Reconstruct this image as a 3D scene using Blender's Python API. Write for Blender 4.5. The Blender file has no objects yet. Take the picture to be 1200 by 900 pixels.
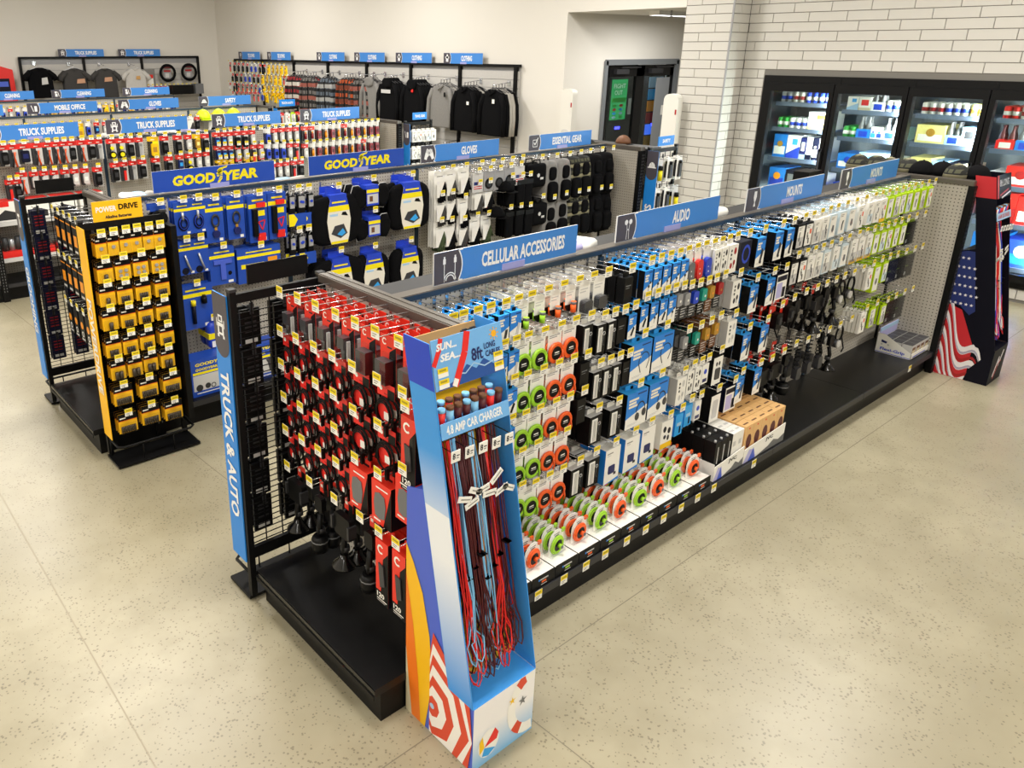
import bpy, math, random
from mathutils import Matrix, Vector
random.seed(7)
scene = bpy.context.scene
COL = scene.collection
PI = math.pi

# ---------------------------------------------------------------- camera
FPX, PPX, PPY = 910.7, 471.6, 374.07
YAW, PITCH = 0.8978, -0.3351
CAM = Vector((-1.7113, -2.2299, 2.362))
DIR = Vector((math.cos(PITCH)*math.cos(YAW), math.cos(PITCH)*math.sin(YAW), math.sin(PITCH)))
RGT = Vector((math.sin(YAW), -math.cos(YAW), 0))
UPV = RGT.cross(DIR)
cd = bpy.data.cameras.new('camera')
cd.sensor_width = 36.0
cd.lens = FPX*36/1200
cd.shift_x = (600-PPX)/1200
cd.shift_y = -(450-PPY)/1200
cd.clip_start = 0.05
cam = bpy.data.objects.new('camera', cd)
COL.objects.link(cam)
cam.matrix_world = Matrix(((RGT.x, UPV.x, -DIR.x, CAM.x), (RGT.y, UPV.y, -DIR.y, CAM.y), (RGT.z, UPV.z, -DIR.z, CAM.z), (0, 0, 0, 1)))
scene.camera = cam

def on(u, v, ax, val):
    """point where the viewing ray of a photo pixel meets the plane axis=val"""
    q = DIR + RGT*((u-PPX)/FPX) - UPV*((v-PPY)/FPX)
    return CAM + q*((val-CAM[ax])/q[ax])

# ---------------------------------------------------------------- light and exposure
world = bpy.data.worlds.new('world')
scene.world = world
world.use_nodes = True
bg = world.node_tree.nodes['Background']
bg.inputs[0].default_value = (1.0, 0.98, 0.95, 1)
bg.inputs[1].default_value = 0.25
vs = scene.view_settings
vs.view_transform = 'Standard'
vs.look = 'None'
vs.exposure = 0.2
vs.gamma = 1.0
vs.use_curve_mapping = False
LAMPZ = 4.15
LAMPS = [(x, y) for x in (-4.6, 0.1, 4.8) for y in (-4.2, -0.1, 3.9, 8.0, 12.0)]
for i, (x, y) in enumerate(LAMPS):
    l = bpy.data.lights.new('ceiling_lamp', 'AREA')
    l.shape = 'RECTANGLE'
    l.size = 1.25
    l.size_y = 0.62
    l.energy = 92
    l.color = (1.0, 0.975, 0.935)
    o = bpy.data.objects.new('ceiling_lamp', l)
    o.location = (x, y, LAMPZ-0.02)
    COL.objects.link(o)

# ---------------------------------------------------------------- materials
def lin(h):
    h = h.lstrip('#')
    r = []
    for i in (0, 2, 4):
        c = int(h[i:i+2], 16)/255
        r.append(c/12.92 if c <= .04045 else ((c+.055)/1.055)**2.4)
    return (*r, 1)
MATS = {}
def mat(name, col, rough=.5, metal=0., emit=None, es=1., noise=0., scale=30., spec=None):
    m = bpy.data.materials.new(name)
    m.use_nodes = True
    nt = m.node_tree
    b = nt.nodes['Principled BSDF']
    b.inputs['Base Color'].default_value = lin(col)
    b.inputs['Roughness'].default_value = rough
    b.inputs['Metallic'].default_value = metal
    if spec is not None:
        b.inputs['Specular IOR Level'].default_value = spec
    if emit:
        b.inputs['Emission Color'].default_value = lin(emit)
        b.inputs['Emission Strength'].default_value = es
    if noise:
        tc = nt.nodes.new('ShaderNodeTexCoord')
        n = nt.nodes.new('ShaderNodeTexNoise')
        n.inputs['Scale'].default_value = scale
        n.inputs['Detail'].default_value = 4
        mx = nt.nodes.new('ShaderNodeMix')
        mx.data_type = 'RGBA'
        c = lin(col)
        mx.inputs['A'].default_value = [v*(1-noise) for v in c[:3]]+[1]
        mx.inputs['B'].default_value = [min(1, v*(1+noise)) for v in c[:3]]+[1]
        nt.links.new(tc.outputs['Object'], n.inputs['Vector'])
        nt.links.new(n.outputs['Fac'], mx.inputs['Factor'])
        nt.links.new(mx.outputs['Result'], b.inputs['Base Color'])
    MATS[name] = m
    return m
def clear(name, tint, amount, rough=.1):
    m = bpy.data.materials.new(name)
    m.use_nodes = True
    nt = m.node_tree
    out = nt.nodes['Material Output']
    nt.nodes.remove(nt.nodes['Principled BSDF'])
    t = nt.nodes.new('ShaderNodeBsdfTransparent')
    t.inputs[0].default_value = lin(tint)
    g = nt.nodes.new('ShaderNodeBsdfGlossy')
    g.inputs['Roughness'].default_value = rough
    fr = nt.nodes.new('ShaderNodeLayerWeight')
    fr.inputs[0].default_value = .5
    pw = nt.nodes.new('ShaderNodeMath')
    pw.operation = 'POWER'
    pw.inputs[1].default_value = 4
    nt.links.new(fr.outputs['Facing'], pw.inputs[0])
    ad = nt.nodes.new('ShaderNodeMath')
    ad.operation = 'MULTIPLY_ADD'
    ad.inputs[1].default_value = .5
    ad.inputs[2].default_value = amount
    mx = nt.nodes.new('ShaderNodeMixShader')
    nt.links.new(pw.outputs[0], ad.inputs[0])
    nt.links.new(ad.outputs[0], mx.inputs[0])
    nt.links.new(t.outputs[0], mx.inputs[1])
    nt.links.new(g.outputs[0], mx.inputs[2])
    nt.links.new(mx.outputs[0], out.inputs[0])
    MATS[name] = m
for a in [('black', '0b0b0c', .45), ('blackgloss', '08080a', .2), ('blackmetal', '0d0d0e', .38, .0), ('deckblack', '121213', .34, 0., None, 1, .25, 60),
          ('darkgrey', '2b2b2e', .5), ('grey', '6d6e70', .5), ('midgrey', '98989a', .5), ('lightgrey', 'c9c8c6', .5), ('white', 'eceae4', .5), ('paper', 'f3f1ea', .6),
          ('railgrey', '625c55', .38, .3), ('railblue', '2f4254', .4, .3), ('chrome', 'd8d9dc', .22, .9), ('silver', 'cfd0d2', .3, .6), ('steel', 'a8a9ab', .35, .7),
          ('signblue', '3f86d6', .45), ('signgrey', '4a4650', .45), ('signwhite', 'f4f4f4', .5), ('holder', '9fa2dc', .25), ('gyblue', '1f4bb0', .4), ('gyyellow', 'f8e400', .5),
          ('stripblue', '1f86e0', .4), ('tagyellow', 'f3d911', .55), ('tagink', 'b09a1a', .6), ('inkgrey', '8c8a84', .6), ('ink', '22222a', .5),
          ('red', 'e5251f', .42), ('cardred', 'e8321f', .4), ('deepred', 'a3161a', .42), ('maroon', '551519', .45), ('orange', 'f2591a', .42), ('coilorange', 'f4601b', .45), ('paleorange', 'f08a4a', .45), ('label', 'f2ead6', .5),
          ('coilgreen', '9fd42c', .45), ('limeborder', 'c2e40c', .45), ('neon', 'dcf21c', .5), ('green', '2f9a3c', .45), ('teal', '1f9a86', .45),
          ('boxblue', '1f82e0', .42), ('skyblue', '35a5ee', .42), ('cableblue', '86c6ee', .4), ('mistblue', 'd3e2ea', .5), ('slab', '9a907a', .5), ('cream', 'e9e4d6', .55), ('royal', '2344c4', .4), ('deepblue', '151f5e', .4), ('navy', '0d1024', .45), ('navycard', '141836', .45), ('paleblue', 'a9cdec', .45), ('lilac', 'b9b6e4', .5),
          ('yellow', 'f6c400', .45), ('batyellow', 'fabd10', .45), ('paleyellow', 'f2e58e', .5), ('gold', 'b98a2c', .4), ('amber', 'f59a12', .35), ('brown', '6b4326', .6), ('tan', 'c79a5c', .6), ('kraft', 'b98b58', .75),
          ('kitgreen', '3c4a2c', .8, 0., None, 1, .6, 25), ('fabricblack', '0c0c0e', .9, 0., None, 1, .3, 80), ('fabricgrey', '7d7b78', .9, 0., None, 1, .15, 40), ('fabricchar', '3b3938', .9, 0., None, 1, .2, 40), ('fabriclight', 'a9a59e', .9, 0., None, 1, .12, 40), ('heather', 'c2bfba', .9, 0., None, 1, .1, 60),
          ('plastic', '3a3a3e', .35), ('battery', '4b4238', .3, .4), ('bulbred', '8c1420', .3), ('bulbamber', 'd98a1a', .3), ('wallwhite', 'deDAd2', .85), ('pedestal', 'dedbd3', .4), ('skin', 'c89878', .6), ('beige', 'cfc4a4', .6),
          ('shelfsteel', '6f7d96', .3, .3), ('coolerwall', '59636a', .5), ('coolled', 'ffffff', .5, 0., 'f4f8ff', 9.), ('lampface', 'ffffff', .5, 0., 'fff4e4', 5.), ('ledstrip', 'ffffff', .5, 0., 'ffffff', 4.),
          ('screen', '123018', .3, 0., '2f9a5a', .8), ('screenblue', '101840', .3, 0., '3a6af0', .9), ('screenled', '3040ff', .3, 0., '3a3aff', 5.), ('doorgrey', '8f9398', .5), ('doorframe', '74787c', .4), ('groutgrey', '77746e', .9), ('tilewhite', 'cbc8c1', .16), ('jointdark', '7d7663', .7),
          ('sea', '1d4f9e', .5), ('sun', 'f5b21c', .5), ('sand', 'f3efe9', .5), ('surforange', 'f07a1e', .42), ('surfyellow', 'f6bd14', .42), ('umbred', 'd9482c', .45), ('periwinkle', '4a63cf', .42), ('cardboard', 'c49a62', .8), ('sky1', '74b4ee', .42), ('sky2', '3f98e6', .42), ('flagred', 'c3202b', .45), ('flagblue', '1c2c6c', .45), ('flagnavy', '0a0a18', .5), ('stripewhite', 'e9e4e6', .5), ('stripeshade', 'a9a4b8', .5)]:
    mat(*a)
for nm_, sp_ in (('black', .2), ('blackmetal', .25), ('deckblack', .3), ('fabricblack', .1), ('navy', .25), ('flagnavy', .15), ('navycard', .25)):
    MATS[nm_].node_tree.nodes['Principled BSDF'].inputs['Specular IOR Level'].default_value = sp_
clear('blister', 'fbfcfd', .03, .1)
clear('blistergrey', 'e4e6e8', .05, .15)
def frosted(name, col, fac):
    m = mat(name, col, .35)
    nt = m.node_tree
    t = nt.nodes.new('ShaderNodeBsdfTransparent')
    mx = nt.nodes.new('ShaderNodeMixShader')
    mx.inputs[0].default_value = fac
    nt.links.new(t.outputs[0], mx.inputs[1])
    nt.links.new(nt.nodes['Principled BSDF'].outputs[0], mx.inputs[2])
    nt.links.new(mx.outputs[0], nt.nodes['Material Output'].inputs[0])
frosted('frost', 'fbfbf8', .2)
clear('glass', 'f4faf6', .02, .02)
def ramp_mat(name, c0, c1, axis, a, b, rough=.42):
    """a print that fades from one ink to another along an object axis"""
    m = mat(name, c0, rough)
    nt = m.node_tree
    tc = nt.nodes.new('ShaderNodeTexCoord')
    sp = nt.nodes.new('ShaderNodeSeparateXYZ')
    mr = nt.nodes.new('ShaderNodeMapRange')
    mr.inputs[1].default_value = a
    mr.inputs[2].default_value = b
    mx = nt.nodes.new('ShaderNodeMix')
    mx.data_type = 'RGBA'
    mx.inputs['A'].default_value = lin(c0)
    mx.inputs['B'].default_value = lin(c1)
    nt.links.new(tc.outputs['Object'], sp.inputs[0])
    nt.links.new(sp.outputs[axis], mr.inputs[0])
    nt.links.new(mr.outputs[0], mx.inputs['Factor'])
    nt.links.new(mx.outputs['Result'], nt.nodes['Principled BSDF'].inputs['Base Color'])
ramp_mat('sidefade', 'eef2f8', '3a93e6', 2, .78, .28)
ramp_mat('sidefade2', '3f98e6', 'eef2f8', 2, 1.15, .80)
ramp_mat('basefade', 'f2f0f0', '7fbcea', 2, .16, .0)
def plaid(name, c0, c1, c2, s=16.):
    m = mat(name, c0, .9)
    nt = m.node_tree
    tc = nt.nodes.new('ShaderNodeTexCoord')
    last = None
    for k, (ax, c, sc, th) in enumerate([('Z', c1, s, .55), ('X', c1, s*1.2, .75), ('Z', c2, s*.5, .8)]):
        w = nt.nodes.new('ShaderNodeTexWave')
        w.bands_direction = ax
        w.inputs['Scale'].default_value = sc/6.28
        w.inputs['Distortion'].default_value = 1.0
        w.inputs['Phase Offset'].default_value = k*1.3
        g = nt.nodes.new('ShaderNodeMath')
        g.operation = 'GREATER_THAN'
        g.inputs[1].default_value = th
        mx = nt.nodes.new('ShaderNodeMix')
        mx.data_type = 'RGBA'
        mx.inputs['A'].default_value = lin(c0)
        mx.inputs['B'].default_value = lin(c)
        nt.links.new(tc.outputs['Object'], w.inputs[0])
        nt.links.new(w.outputs['Fac'], g.inputs[0])
        nt.links.new(g.outputs[0], mx.inputs['Factor'])
        if last:
            nt.links.new(last.outputs['Result'], mx.inputs['A'])
        last = mx
    nt.links.new(last.outputs['Result'], nt.nodes['Principled BSDF'].inputs['Base Color'])
plaid('plaidred', '8a1c24', '14100f', 'b9b2a8')
plaid('plaidgrey', '6a6663', '181616', '8a4b40')
plaid('plaidblue', '5a6470', '14161a', '9a9a98')
plaid('plaidorange', 'a8481c', '120e0c', '6a2c14')
plaid('camo', '4a4a38', '1a1a16', '8a8468', 40.)
def peg_material():
    m = mat('pegboard', 'b9b3a8', .55)
    nt = m.node_tree
    tc = nt.nodes.new('ShaderNodeTexCoord')
    mp = nt.nodes.new('ShaderNodeVectorMath')
    mp.operation = 'SCALE'
    mp.inputs['Scale'].default_value = 1/.0254
    fr = nt.nodes.new('ShaderNodeVectorMath')
    fr.operation = 'FRACTION'
    sb = nt.nodes.new('ShaderNodeVectorMath')
    sb.operation = 'SUBTRACT'
    sb.inputs[1].default_value = (.5, .5, .5)
    ml = nt.nodes.new('ShaderNodeVectorMath')
    ml.operation = 'MULTIPLY'
    ml.inputs[1].default_value = (1, 0, 1)
    ln = nt.nodes.new('ShaderNodeVectorMath')
    ln.operation = 'LENGTH'
    lt = nt.nodes.new('ShaderNodeMath')
    lt.operation = 'LESS_THAN'
    lt.inputs[1].default_value = .16
    mx = nt.nodes.new('ShaderNodeMix')
    mx.data_type = 'RGBA'
    mx.inputs['A'].default_value = lin('bdb7ac')
    mx.inputs['B'].default_value = lin('38352f')
    L = nt.links.new
    L(tc.outputs['Object'], mp.inputs[0])
    L(mp.outputs[0], fr.inputs[0])
    L(fr.outputs[0], sb.inputs[0])
    L(sb.outputs[0], ml.inputs[0])
    L(ml.outputs[0], ln.inputs[0])
    L(ln.outputs['Value'], lt.inputs[0])
    L(lt.outputs[0], mx.inputs['Factor'])
    L(mx.outputs['Result'], nt.nodes['Principled BSDF'].inputs['Base Color'])
peg_material()
def floor_material():
    m = mat('concrete', 'b3a88f', .33)
    nt = m.node_tree
    L = nt.links.new
    b = nt.nodes['Principled BSDF']
    tc = nt.nodes.new('ShaderNodeTexCoord')
    def noise(sc, det=5, rough=.55):
        n = nt.nodes.new('ShaderNodeTexNoise')
        n.inputs['Scale'].default_value = sc
        n.inputs['Detail'].default_value = det
        n.inputs['Roughness'].default_value = rough
        L(tc.outputs['Object'], n.inputs['Vector'])
        return n
    def mix(A, B, fac):
        mx = nt.nodes.new('ShaderNodeMix')
        mx.data_type = 'RGBA'
        for k, v in (('A', A), ('B', B)):
            if isinstance(v, str):
                mx.inputs[k].default_value = lin(v)
            else:
                L(v, mx.inputs[k])
        L(fac, mx.inputs['Factor'])
        return mx.outputs['Result']
    def rng(src, a, b2):
        r = nt.nodes.new('ShaderNodeMapRange')
        r.inputs[1].default_value = a
        r.inputs[2].default_value = b2
        L(src, r.inputs[0])
        return r.outputs[0]
    base = mix('928a72', 'a8a087', rng(noise(.9).outputs['Fac'], .35, .65))
    base = mix(base, '958d74', rng(noise(5, 6).outputs['Fac'], .45, .8))
    vo = nt.nodes.new('ShaderNodeTexVoronoi')
    vo.inputs['Scale'].default_value = 60
    L(tc.outputs['Object'], vo.inputs['Vector'])
    nz = noise(7, 2)
    md = nt.nodes.new('ShaderNodeMath')
    md.operation = 'MULTIPLY_ADD'
    md.inputs[1].default_value = -.5
    md.inputs[2].default_value = .47
    L(nz.outputs['Fac'], md.inputs[0])
    cmp_ = nt.nodes.new('ShaderNodeMath')
    cmp_.operation = 'LESS_THAN'
    L(vo.outputs['Distance'], cmp_.inputs[0])
    L(md.outputs[0], cmp_.inputs[1])
    sc = nt.nodes.new('ShaderNodeMath')
    sc.operation = 'MULTIPLY'
    sc.inputs[1].default_value = .6
    L(cmp_.outputs[0], sc.inputs[0])
    base = mix(base, '625a47', sc.outputs[0])
    L(base, b.inputs['Base Color'])
    L(rng(noise(3).outputs['Fac'], .2, .8), b.inputs['Roughness'])
    rr = nt.nodes.new('ShaderNodeMapRange')
    rr.inputs[3].default_value = .26
    rr.inputs[4].default_value = .44
    L(noise(2.2).outputs['Fac'], rr.inputs[0])
    L(rr.outputs[0], b.inputs['Roughness'])
floor_material()

# ---------------------------------------------------------------- mesh building
TXT = {}
def text2d(s, bold=.012, res=2):
    k = (s, bold)
    if k not in TXT:
        c = bpy.data.curves.new('lettering', 'FONT')
        c.body = s
        c.offset = bold
        c.resolution_u = res
        c.fill_mode = 'FRONT'
        o = bpy.data.objects.new('lettering', c)
        me = o.to_mesh()
        V = [(v.co.x, v.co.y) for v in me.vertices]
        F = [tuple(p.vertices) for p in me.polygons]
        o.to_mesh_clear()
        bpy.data.objects.remove(o)
        bpy.data.curves.remove(c)
        if V:
            x0 = min(v[0] for v in V); x1 = max(v[0] for v in V)
            y0 = min(v[1] for v in V); y1 = max(v[1] for v in V)
            V = [((x-x0)/(x1-x0)-.5, (y-y0)/(y1-y0)-.5) for x, y in V]
        TXT[k] = (V, F)
    return TXT[k]

class MB:
    """collects faces; front of a thing looks along -y, x runs right, z up"""
    def __init__(s):
        s.V = []; s.F = []; s.M = []; s.S = []
    def face(s, pts, m, smooth=False):
        n = len(s.V)
        s.V += [tuple(p) for p in pts]
        s.F.append(tuple(range(n, n+len(pts)))); s.M.append(m); s.S.append(smooth)
    def box(s, x0, x1, y0, y1, z0, z1, m, **k):
        """k: f front(-y) b back r right l left t top d down -> material"""
        n = len(s.V)
        s.V += [(x0, y0, z0), (x1, y0, z0), (x1, y1, z0), (x0, y1, z0), (x0, y0, z1), (x1, y0, z1), (x1, y1, z1), (x0, y1, z1)]
        for c, f in (('d', (0, 3, 2, 1)), ('t', (4, 5, 6, 7)), ('f', (0, 1, 5, 4)), ('r', (1, 2, 6, 5)), ('b', (2, 3, 7, 6)), ('l', (3, 0, 4, 7))):
            s.F.append(tuple(n+i for i in f)); s.M.append(k.get(c, m)); s.S.append(False)
        return s
    def fp(s, pts, m, y):
        a = sum(pts[i][0]*pts[(i+1) % len(pts)][1]-pts[(i+1) % len(pts)][0]*pts[i][1] for i in range(len(pts)))
        if a < 0:
            pts = pts[::-1]
        s.face([(p[0], y, p[1]) for p in pts], m)
        return s
    def fr(s, x0, x1, z0, z1, m, y):
        return s.fp([(x0, z0), (x1, z0), (x1, z1), (x0, z1)], m, y)
    def fd(s, cx, cz, rx, m, y, rz=None, n=12, a0=0, a1=2*PI):
        rz = rz or rx
        k = n if a1-a0 > 6.2 else n+1
        return s.fp([(cx+rx*math.cos(a0+(a1-a0)*i/n), cz+rz*math.sin(a0+(a1-a0)*i/n)) for i in range(k)], m, y)
    def ring(s, cx, cz, r0, r1, m, y, n=14, a0=0, a1=2*PI, e=1.):
        for i in range(n):
            a = a0+(a1-a0)*i/n; b = a0+(a1-a0)*(i+1)/n
            s.fp([(cx+r0*math.cos(a), cz+e*r0*math.sin(a)), (cx+r1*math.cos(a), cz+e*r1*math.sin(a)), (cx+r1*math.cos(b), cz+e*r1*math.sin(b)), (cx+r0*math.cos(b), cz+e*r0*math.sin(b))], m, y)
        return s
    def line(s, pts, w, m, y):
        for (a, b), (c, d) in zip(pts, pts[1:]):
            L = math.hypot(c-a, d-b) or 1
            nx, nz = -(d-b)/L*w/2, (c-a)/L*w/2
            s.fp([(a-nx, b-nz), (c-nx, d-nz), (c+nx, d+nz), (a+nx, b+nz)], m, y)
        return s
    def text(s, t, cx, cz, w, h, m, y, bold=.012, slant=0.):
        V, F = text2d(t, bold)
        n = len(s.V)
        s.V += [(cx+x*w+z*h*slant, y, cz+z*h) for x, z in V]
        for f in F:
            s.F.append(tuple(n+i for i in f)); s.M.append(m); s.S.append(False)
        return s
    def extr(s, pts, y0, y1, m, side=None):
        a = sum(pts[i][0]*pts[(i+1) % len(pts)][1]-pts[(i+1) % len(pts)][0]*pts[i][1] for i in range(len(pts)))
        if a < 0:
            pts = pts[::-1]
        s.face([(x, y0, z) for x, z in pts], m)
        s.face([(x, y1, z) for x, z in pts[::-1]], side or m)
        for i in range(len(pts)):
            p, q = pts[i], pts[(i+1) % len(pts)]
            s.face([(p[0], y1, p[1]), (q[0], y1, q[1]), (q[0], y0, q[1]), (p[0], y0, p[1])], side or m)
        return s
    def rings(s, R, m, cap=True, closed=False, smooth=True):
        n0 = len(s.V); k = len(R[0])
        for r in R:
            s.V += [tuple(p) for p in r]
        nr = len(R)
        for i in range(nr if closed else nr-1):
            a = n0+i*k; b = n0+((i+1) % nr)*k
            for j in range(k):
                j2 = (j+1) % k
                s.F.append((a+j, a+j2, b+j2, b+j)); s.M.append(m); s.S.append(smooth)
        if cap and not closed:
            s.F.append(tuple(n0+j for j in range(k))[::-1]); s.M.append(m); s.S.append(False)
            s.F.append(tuple(n0+(nr-1)*k+j for j in range(k))); s.M.append(m); s.S.append(False)
        return s
    def tube(s, pts, r, m, n=5, closed=False, r1=None):
        P = [Vector(p) for p in pts]; R = []
        nn = len(P)
        ref = None
        for i, p in enumerate(P):
            a = P[i-1] if (i > 0 or closed) else p
            b = P[(i+1) % nn] if (i < nn-1 or closed) else p
            t = (b-a).normalized()
            if ref is None or abs(ref.dot(t)) > .95:
                ref = Vector((0, 0, 1)) if abs(t.z) < .9 else Vector((1, 0, 0))
            u = t.cross(ref).normalized(); w = u.cross(t).normalized(); ref = w
            rr = r if r1 is None else r+(r1-r)*i/(nn-1)
            R.append([p+u*(rr*math.cos(2*PI*j/n))-w*(rr*math.sin(2*PI*j/n)) for j in range(n)])
        return s.rings(R, m, True, closed)
    def cyl(s, c, r, h, m, n=10, ax='z', r2=None, cap=None):
        r2 = r if r2 is None else r2
        R = []
        for q, rr in ((0, r), (h, r2)):
            ring = []
            for j in range(n):
                a = 2*PI*j/n
                x, y = rr*math.cos(a), rr*math.sin(a)
                ring.append({'z': (c[0]+x, c[1]+y, c[2]+q), 'y': (c[0]+x, c[1]+q, c[2]-y), 'x': (c[0]+q, c[1]+x, c[2]+y)}[ax])
            R.append(ring)
        s.rings(R, m)
        if cap:
            s.M[-1] = cap
        return s
    def lathe(s, prof, n, m, c=(0, 0, 0)):
        R = [[(c[0]+r*math.cos(2*PI*j/n), c[1]+r*math.sin(2*PI*j/n), c[2]+z) for j in range(n)] for r, z in prof]
        return s.rings(R, m)
    def torus(s, c, R, r, m, n=14, k=5, ez=1., flat=1.):
        rr = []
        for i in range(n):
            a = 2*PI*i/n
            rr.append([(c[0]+(R+r*math.cos(b))*math.cos(a), c[1]+flat*r*math.sin(b), c[2]+ez*(R+r*math.cos(b))*math.sin(a)) for b in [2*PI*j/k for j in range(k)]])
        return s.rings(rr, m, False, True)
    def pillow(s, out, t, m, y=0., lev=((1, 0), (.97, .5), (.86, .85), (.6, 1)), front=None):
        cx = sum(p[0] for p in out)/len(out); cz = sum(p[1] for p in out)/len(out)
        L = [(f, -d) for f, d in lev[::-1]]+[(f, d) for f, d in lev[1:]]
        R = [[(cx+(p[0]-cx)*f, y+d*t/2, cz+(p[1]-cz)*f) for p in out] for f, d in L]
        a = sum(out[i][0]*out[(i+1) % len(out)][1]-out[(i+1) % len(out)][0]*out[i][1] for i in range(len(out)))
        if a > 0:
            R = [r[::-1] for r in R]
        R = [r[::-1] for r in R]
        return s.rings(R, m)
    def add(s, o, M=None):
        n = len(s.V)
        s.V += [tuple(M @ Vector(v)) for v in o.V] if M else o.V
        s.F += [tuple(n+i for i in f) for f in o.F]; s.M += o.M; s.S += o.S
        return s
    def xf(s, M):
        s.V = [tuple(M @ Vector(v)) for v in s.V]
        return s
    def mesh(s, name):
        me = bpy.data.meshes.new(name)
        me.from_pydata(s.V, [], s.F)
        names = []
        for m in s.M:
            if m not in names:
                names.append(m)
        for m in names:
            me.materials.append(MATS[m])
        ix = {m: i for i, m in enumerate(names)}
        me.polygons.foreach_set('material_index', [ix[m] for m in s.M])
        me.polygons.foreach_set('use_smooth', s.S)
        me.update()
        return me
def arcpts(cx, cz, r, a0, a1, n, e=1.):
    return [(cx+r*math.cos(a0+(a1-a0)*i/n), cz+e*r*math.sin(a0+(a1-a0)*i/n)) for i in range(n+1)]
def rrect(x0, x1, z0, z1, r, n=3):
    P = []
    for cx, cz, a in ((x1-r, z1-r, 0), (x0+r, z1-r, PI/2), (x0+r, z0+r, PI), (x1-r, z0+r, 1.5*PI)):
        P += arcpts(cx, cz, r, a, a+PI/2, n)
    return P

# ---------------------------------------------------------------- objects
def obj(name, mb, parent=None, loc=None, rz=0., kind=None):
    me = mb.mesh(name) if isinstance(mb, MB) else mb
    o = bpy.data.objects.new(name, me)
    COL.objects.link(o)
    if parent:
        o.parent = parent
    if loc is not None:
        o.location = loc
    if rz:
        o.rotation_euler = (0, 0, rz)
    if kind:
        o['kind'] = kind
    return o
def tag(o, label, cat, group=None):
    o['label'] = label; o['category'] = cat
    if group:
        o['group'] = group
    return o
def thing(name, label, cat, loc=(0, 0, 0), rz=0., group=None):
    o = bpy.data.objects.new(name, None)
    o.empty_display_size = .05
    COL.objects.link(o)
    o.location = loc; o.rotation_euler = (0, 0, rz)
    return tag(o, label, cat, group)
def struct(name, mb, parent=None, loc=None):
    o = obj(name, mb, parent, loc)
    if not parent:
        o['kind'] = 'structure'
    return o
ORD = ['first', 'second', 'third', 'fourth', 'fifth', 'sixth', 'seventh', 'eighth', 'ninth', 'tenth', 'eleventh', 'twelfth', 'thirteenth', 'fourteenth', 'fifteenth', 'sixteenth', 'seventeenth', 'eighteenth', 'nineteenth', 'twentieth']
ROWN = ['top', 'second', 'third', 'fourth', 'fifth', 'sixth', 'seventh', 'lowest']
# ================================================================ the room
XW, YB, XC, YI, XP, YPL, YO = 7.18, 16.07, 7.55, 2.863, 7.18, 3.475, 5.29
ZC = 4.3
fl = MB().box(-7, 12, -7.5, 16.4, -.1, 0, 'concrete')
floor = struct('floor', fl)
# saw-cut joints in the slab
for name_, a, b in [('floor_joint', (-6.9, -.6), (7.4, -.585)), ('floor_joint', (.11, -1.7), (-.27, 6.2)), ('floor_joint', (.11, -1.7), (.3, -7)), ('floor_joint', (-1.11, 3), (-1.11, -.6))]:
    a = Vector((*a, 0)); b = Vector((*b, 0)); d = (b-a).normalized(); n = Vector((-d.y, d.x, 0))*.0022
    mb = MB(); mb.face([a-n, b-n, b+n, a+n], 'slab' if a.x < -1 and b.x < -1 else 'jointdark')
    mb.V = [(x, y, .0008) for x, y, z in mb.V]
    struct(name_, mb, floor)
struct('ceiling', MB().box(-7, 12, -7.5, 16.4, ZC, ZC+.1, 'wallwhite'))
struct('wall_back', MB().box(-7, XW+.2, YB, YB+.2, 0, ZC, 'wallwhite'))
wr = MB().box(XW, XW+.2, YO, YB, 0, ZC, 'wallwhite')
wr.box(XW, XW+.2, YPL, YO, 2.83, ZC, 'wallwhite')
struct('wall_right', wr)
struct('wall_left', MB().box(-7.1, -7, -7.5, 16.4, 0, ZC, 'wallwhite'))
struct('wall_front', MB().box(-7, 9, -7.6, -7.5, 0, ZC, 'wallwhite'))
# side passage behind the opening
DX0, DX1, DZ = on(709, 74, 1, YO).x, on(794, 72, 1, YO).x, 2.16
wp = MB().box(XW+.2, DX0, YO, YO+.15, 0, 2.83, 'wallwhite')
wp.box(DX1, 11, YO, YO+.15, 0, 2.83, 'wallwhite').box(DX0, DX1, YO, YO+.15, DZ, 2.83, 'wallwhite')
struct('wall_passage', wp)
struct('wall_passage_end', MB().box(11, 11.1, YPL-.6, YO+1.5, 0, 2.83, 'wallwhite'))
struct('ceiling_passage', MB().box(XP+.2, 11, YPL-.3, YO, 2.83, 2.9, 'wallwhite'))
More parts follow.
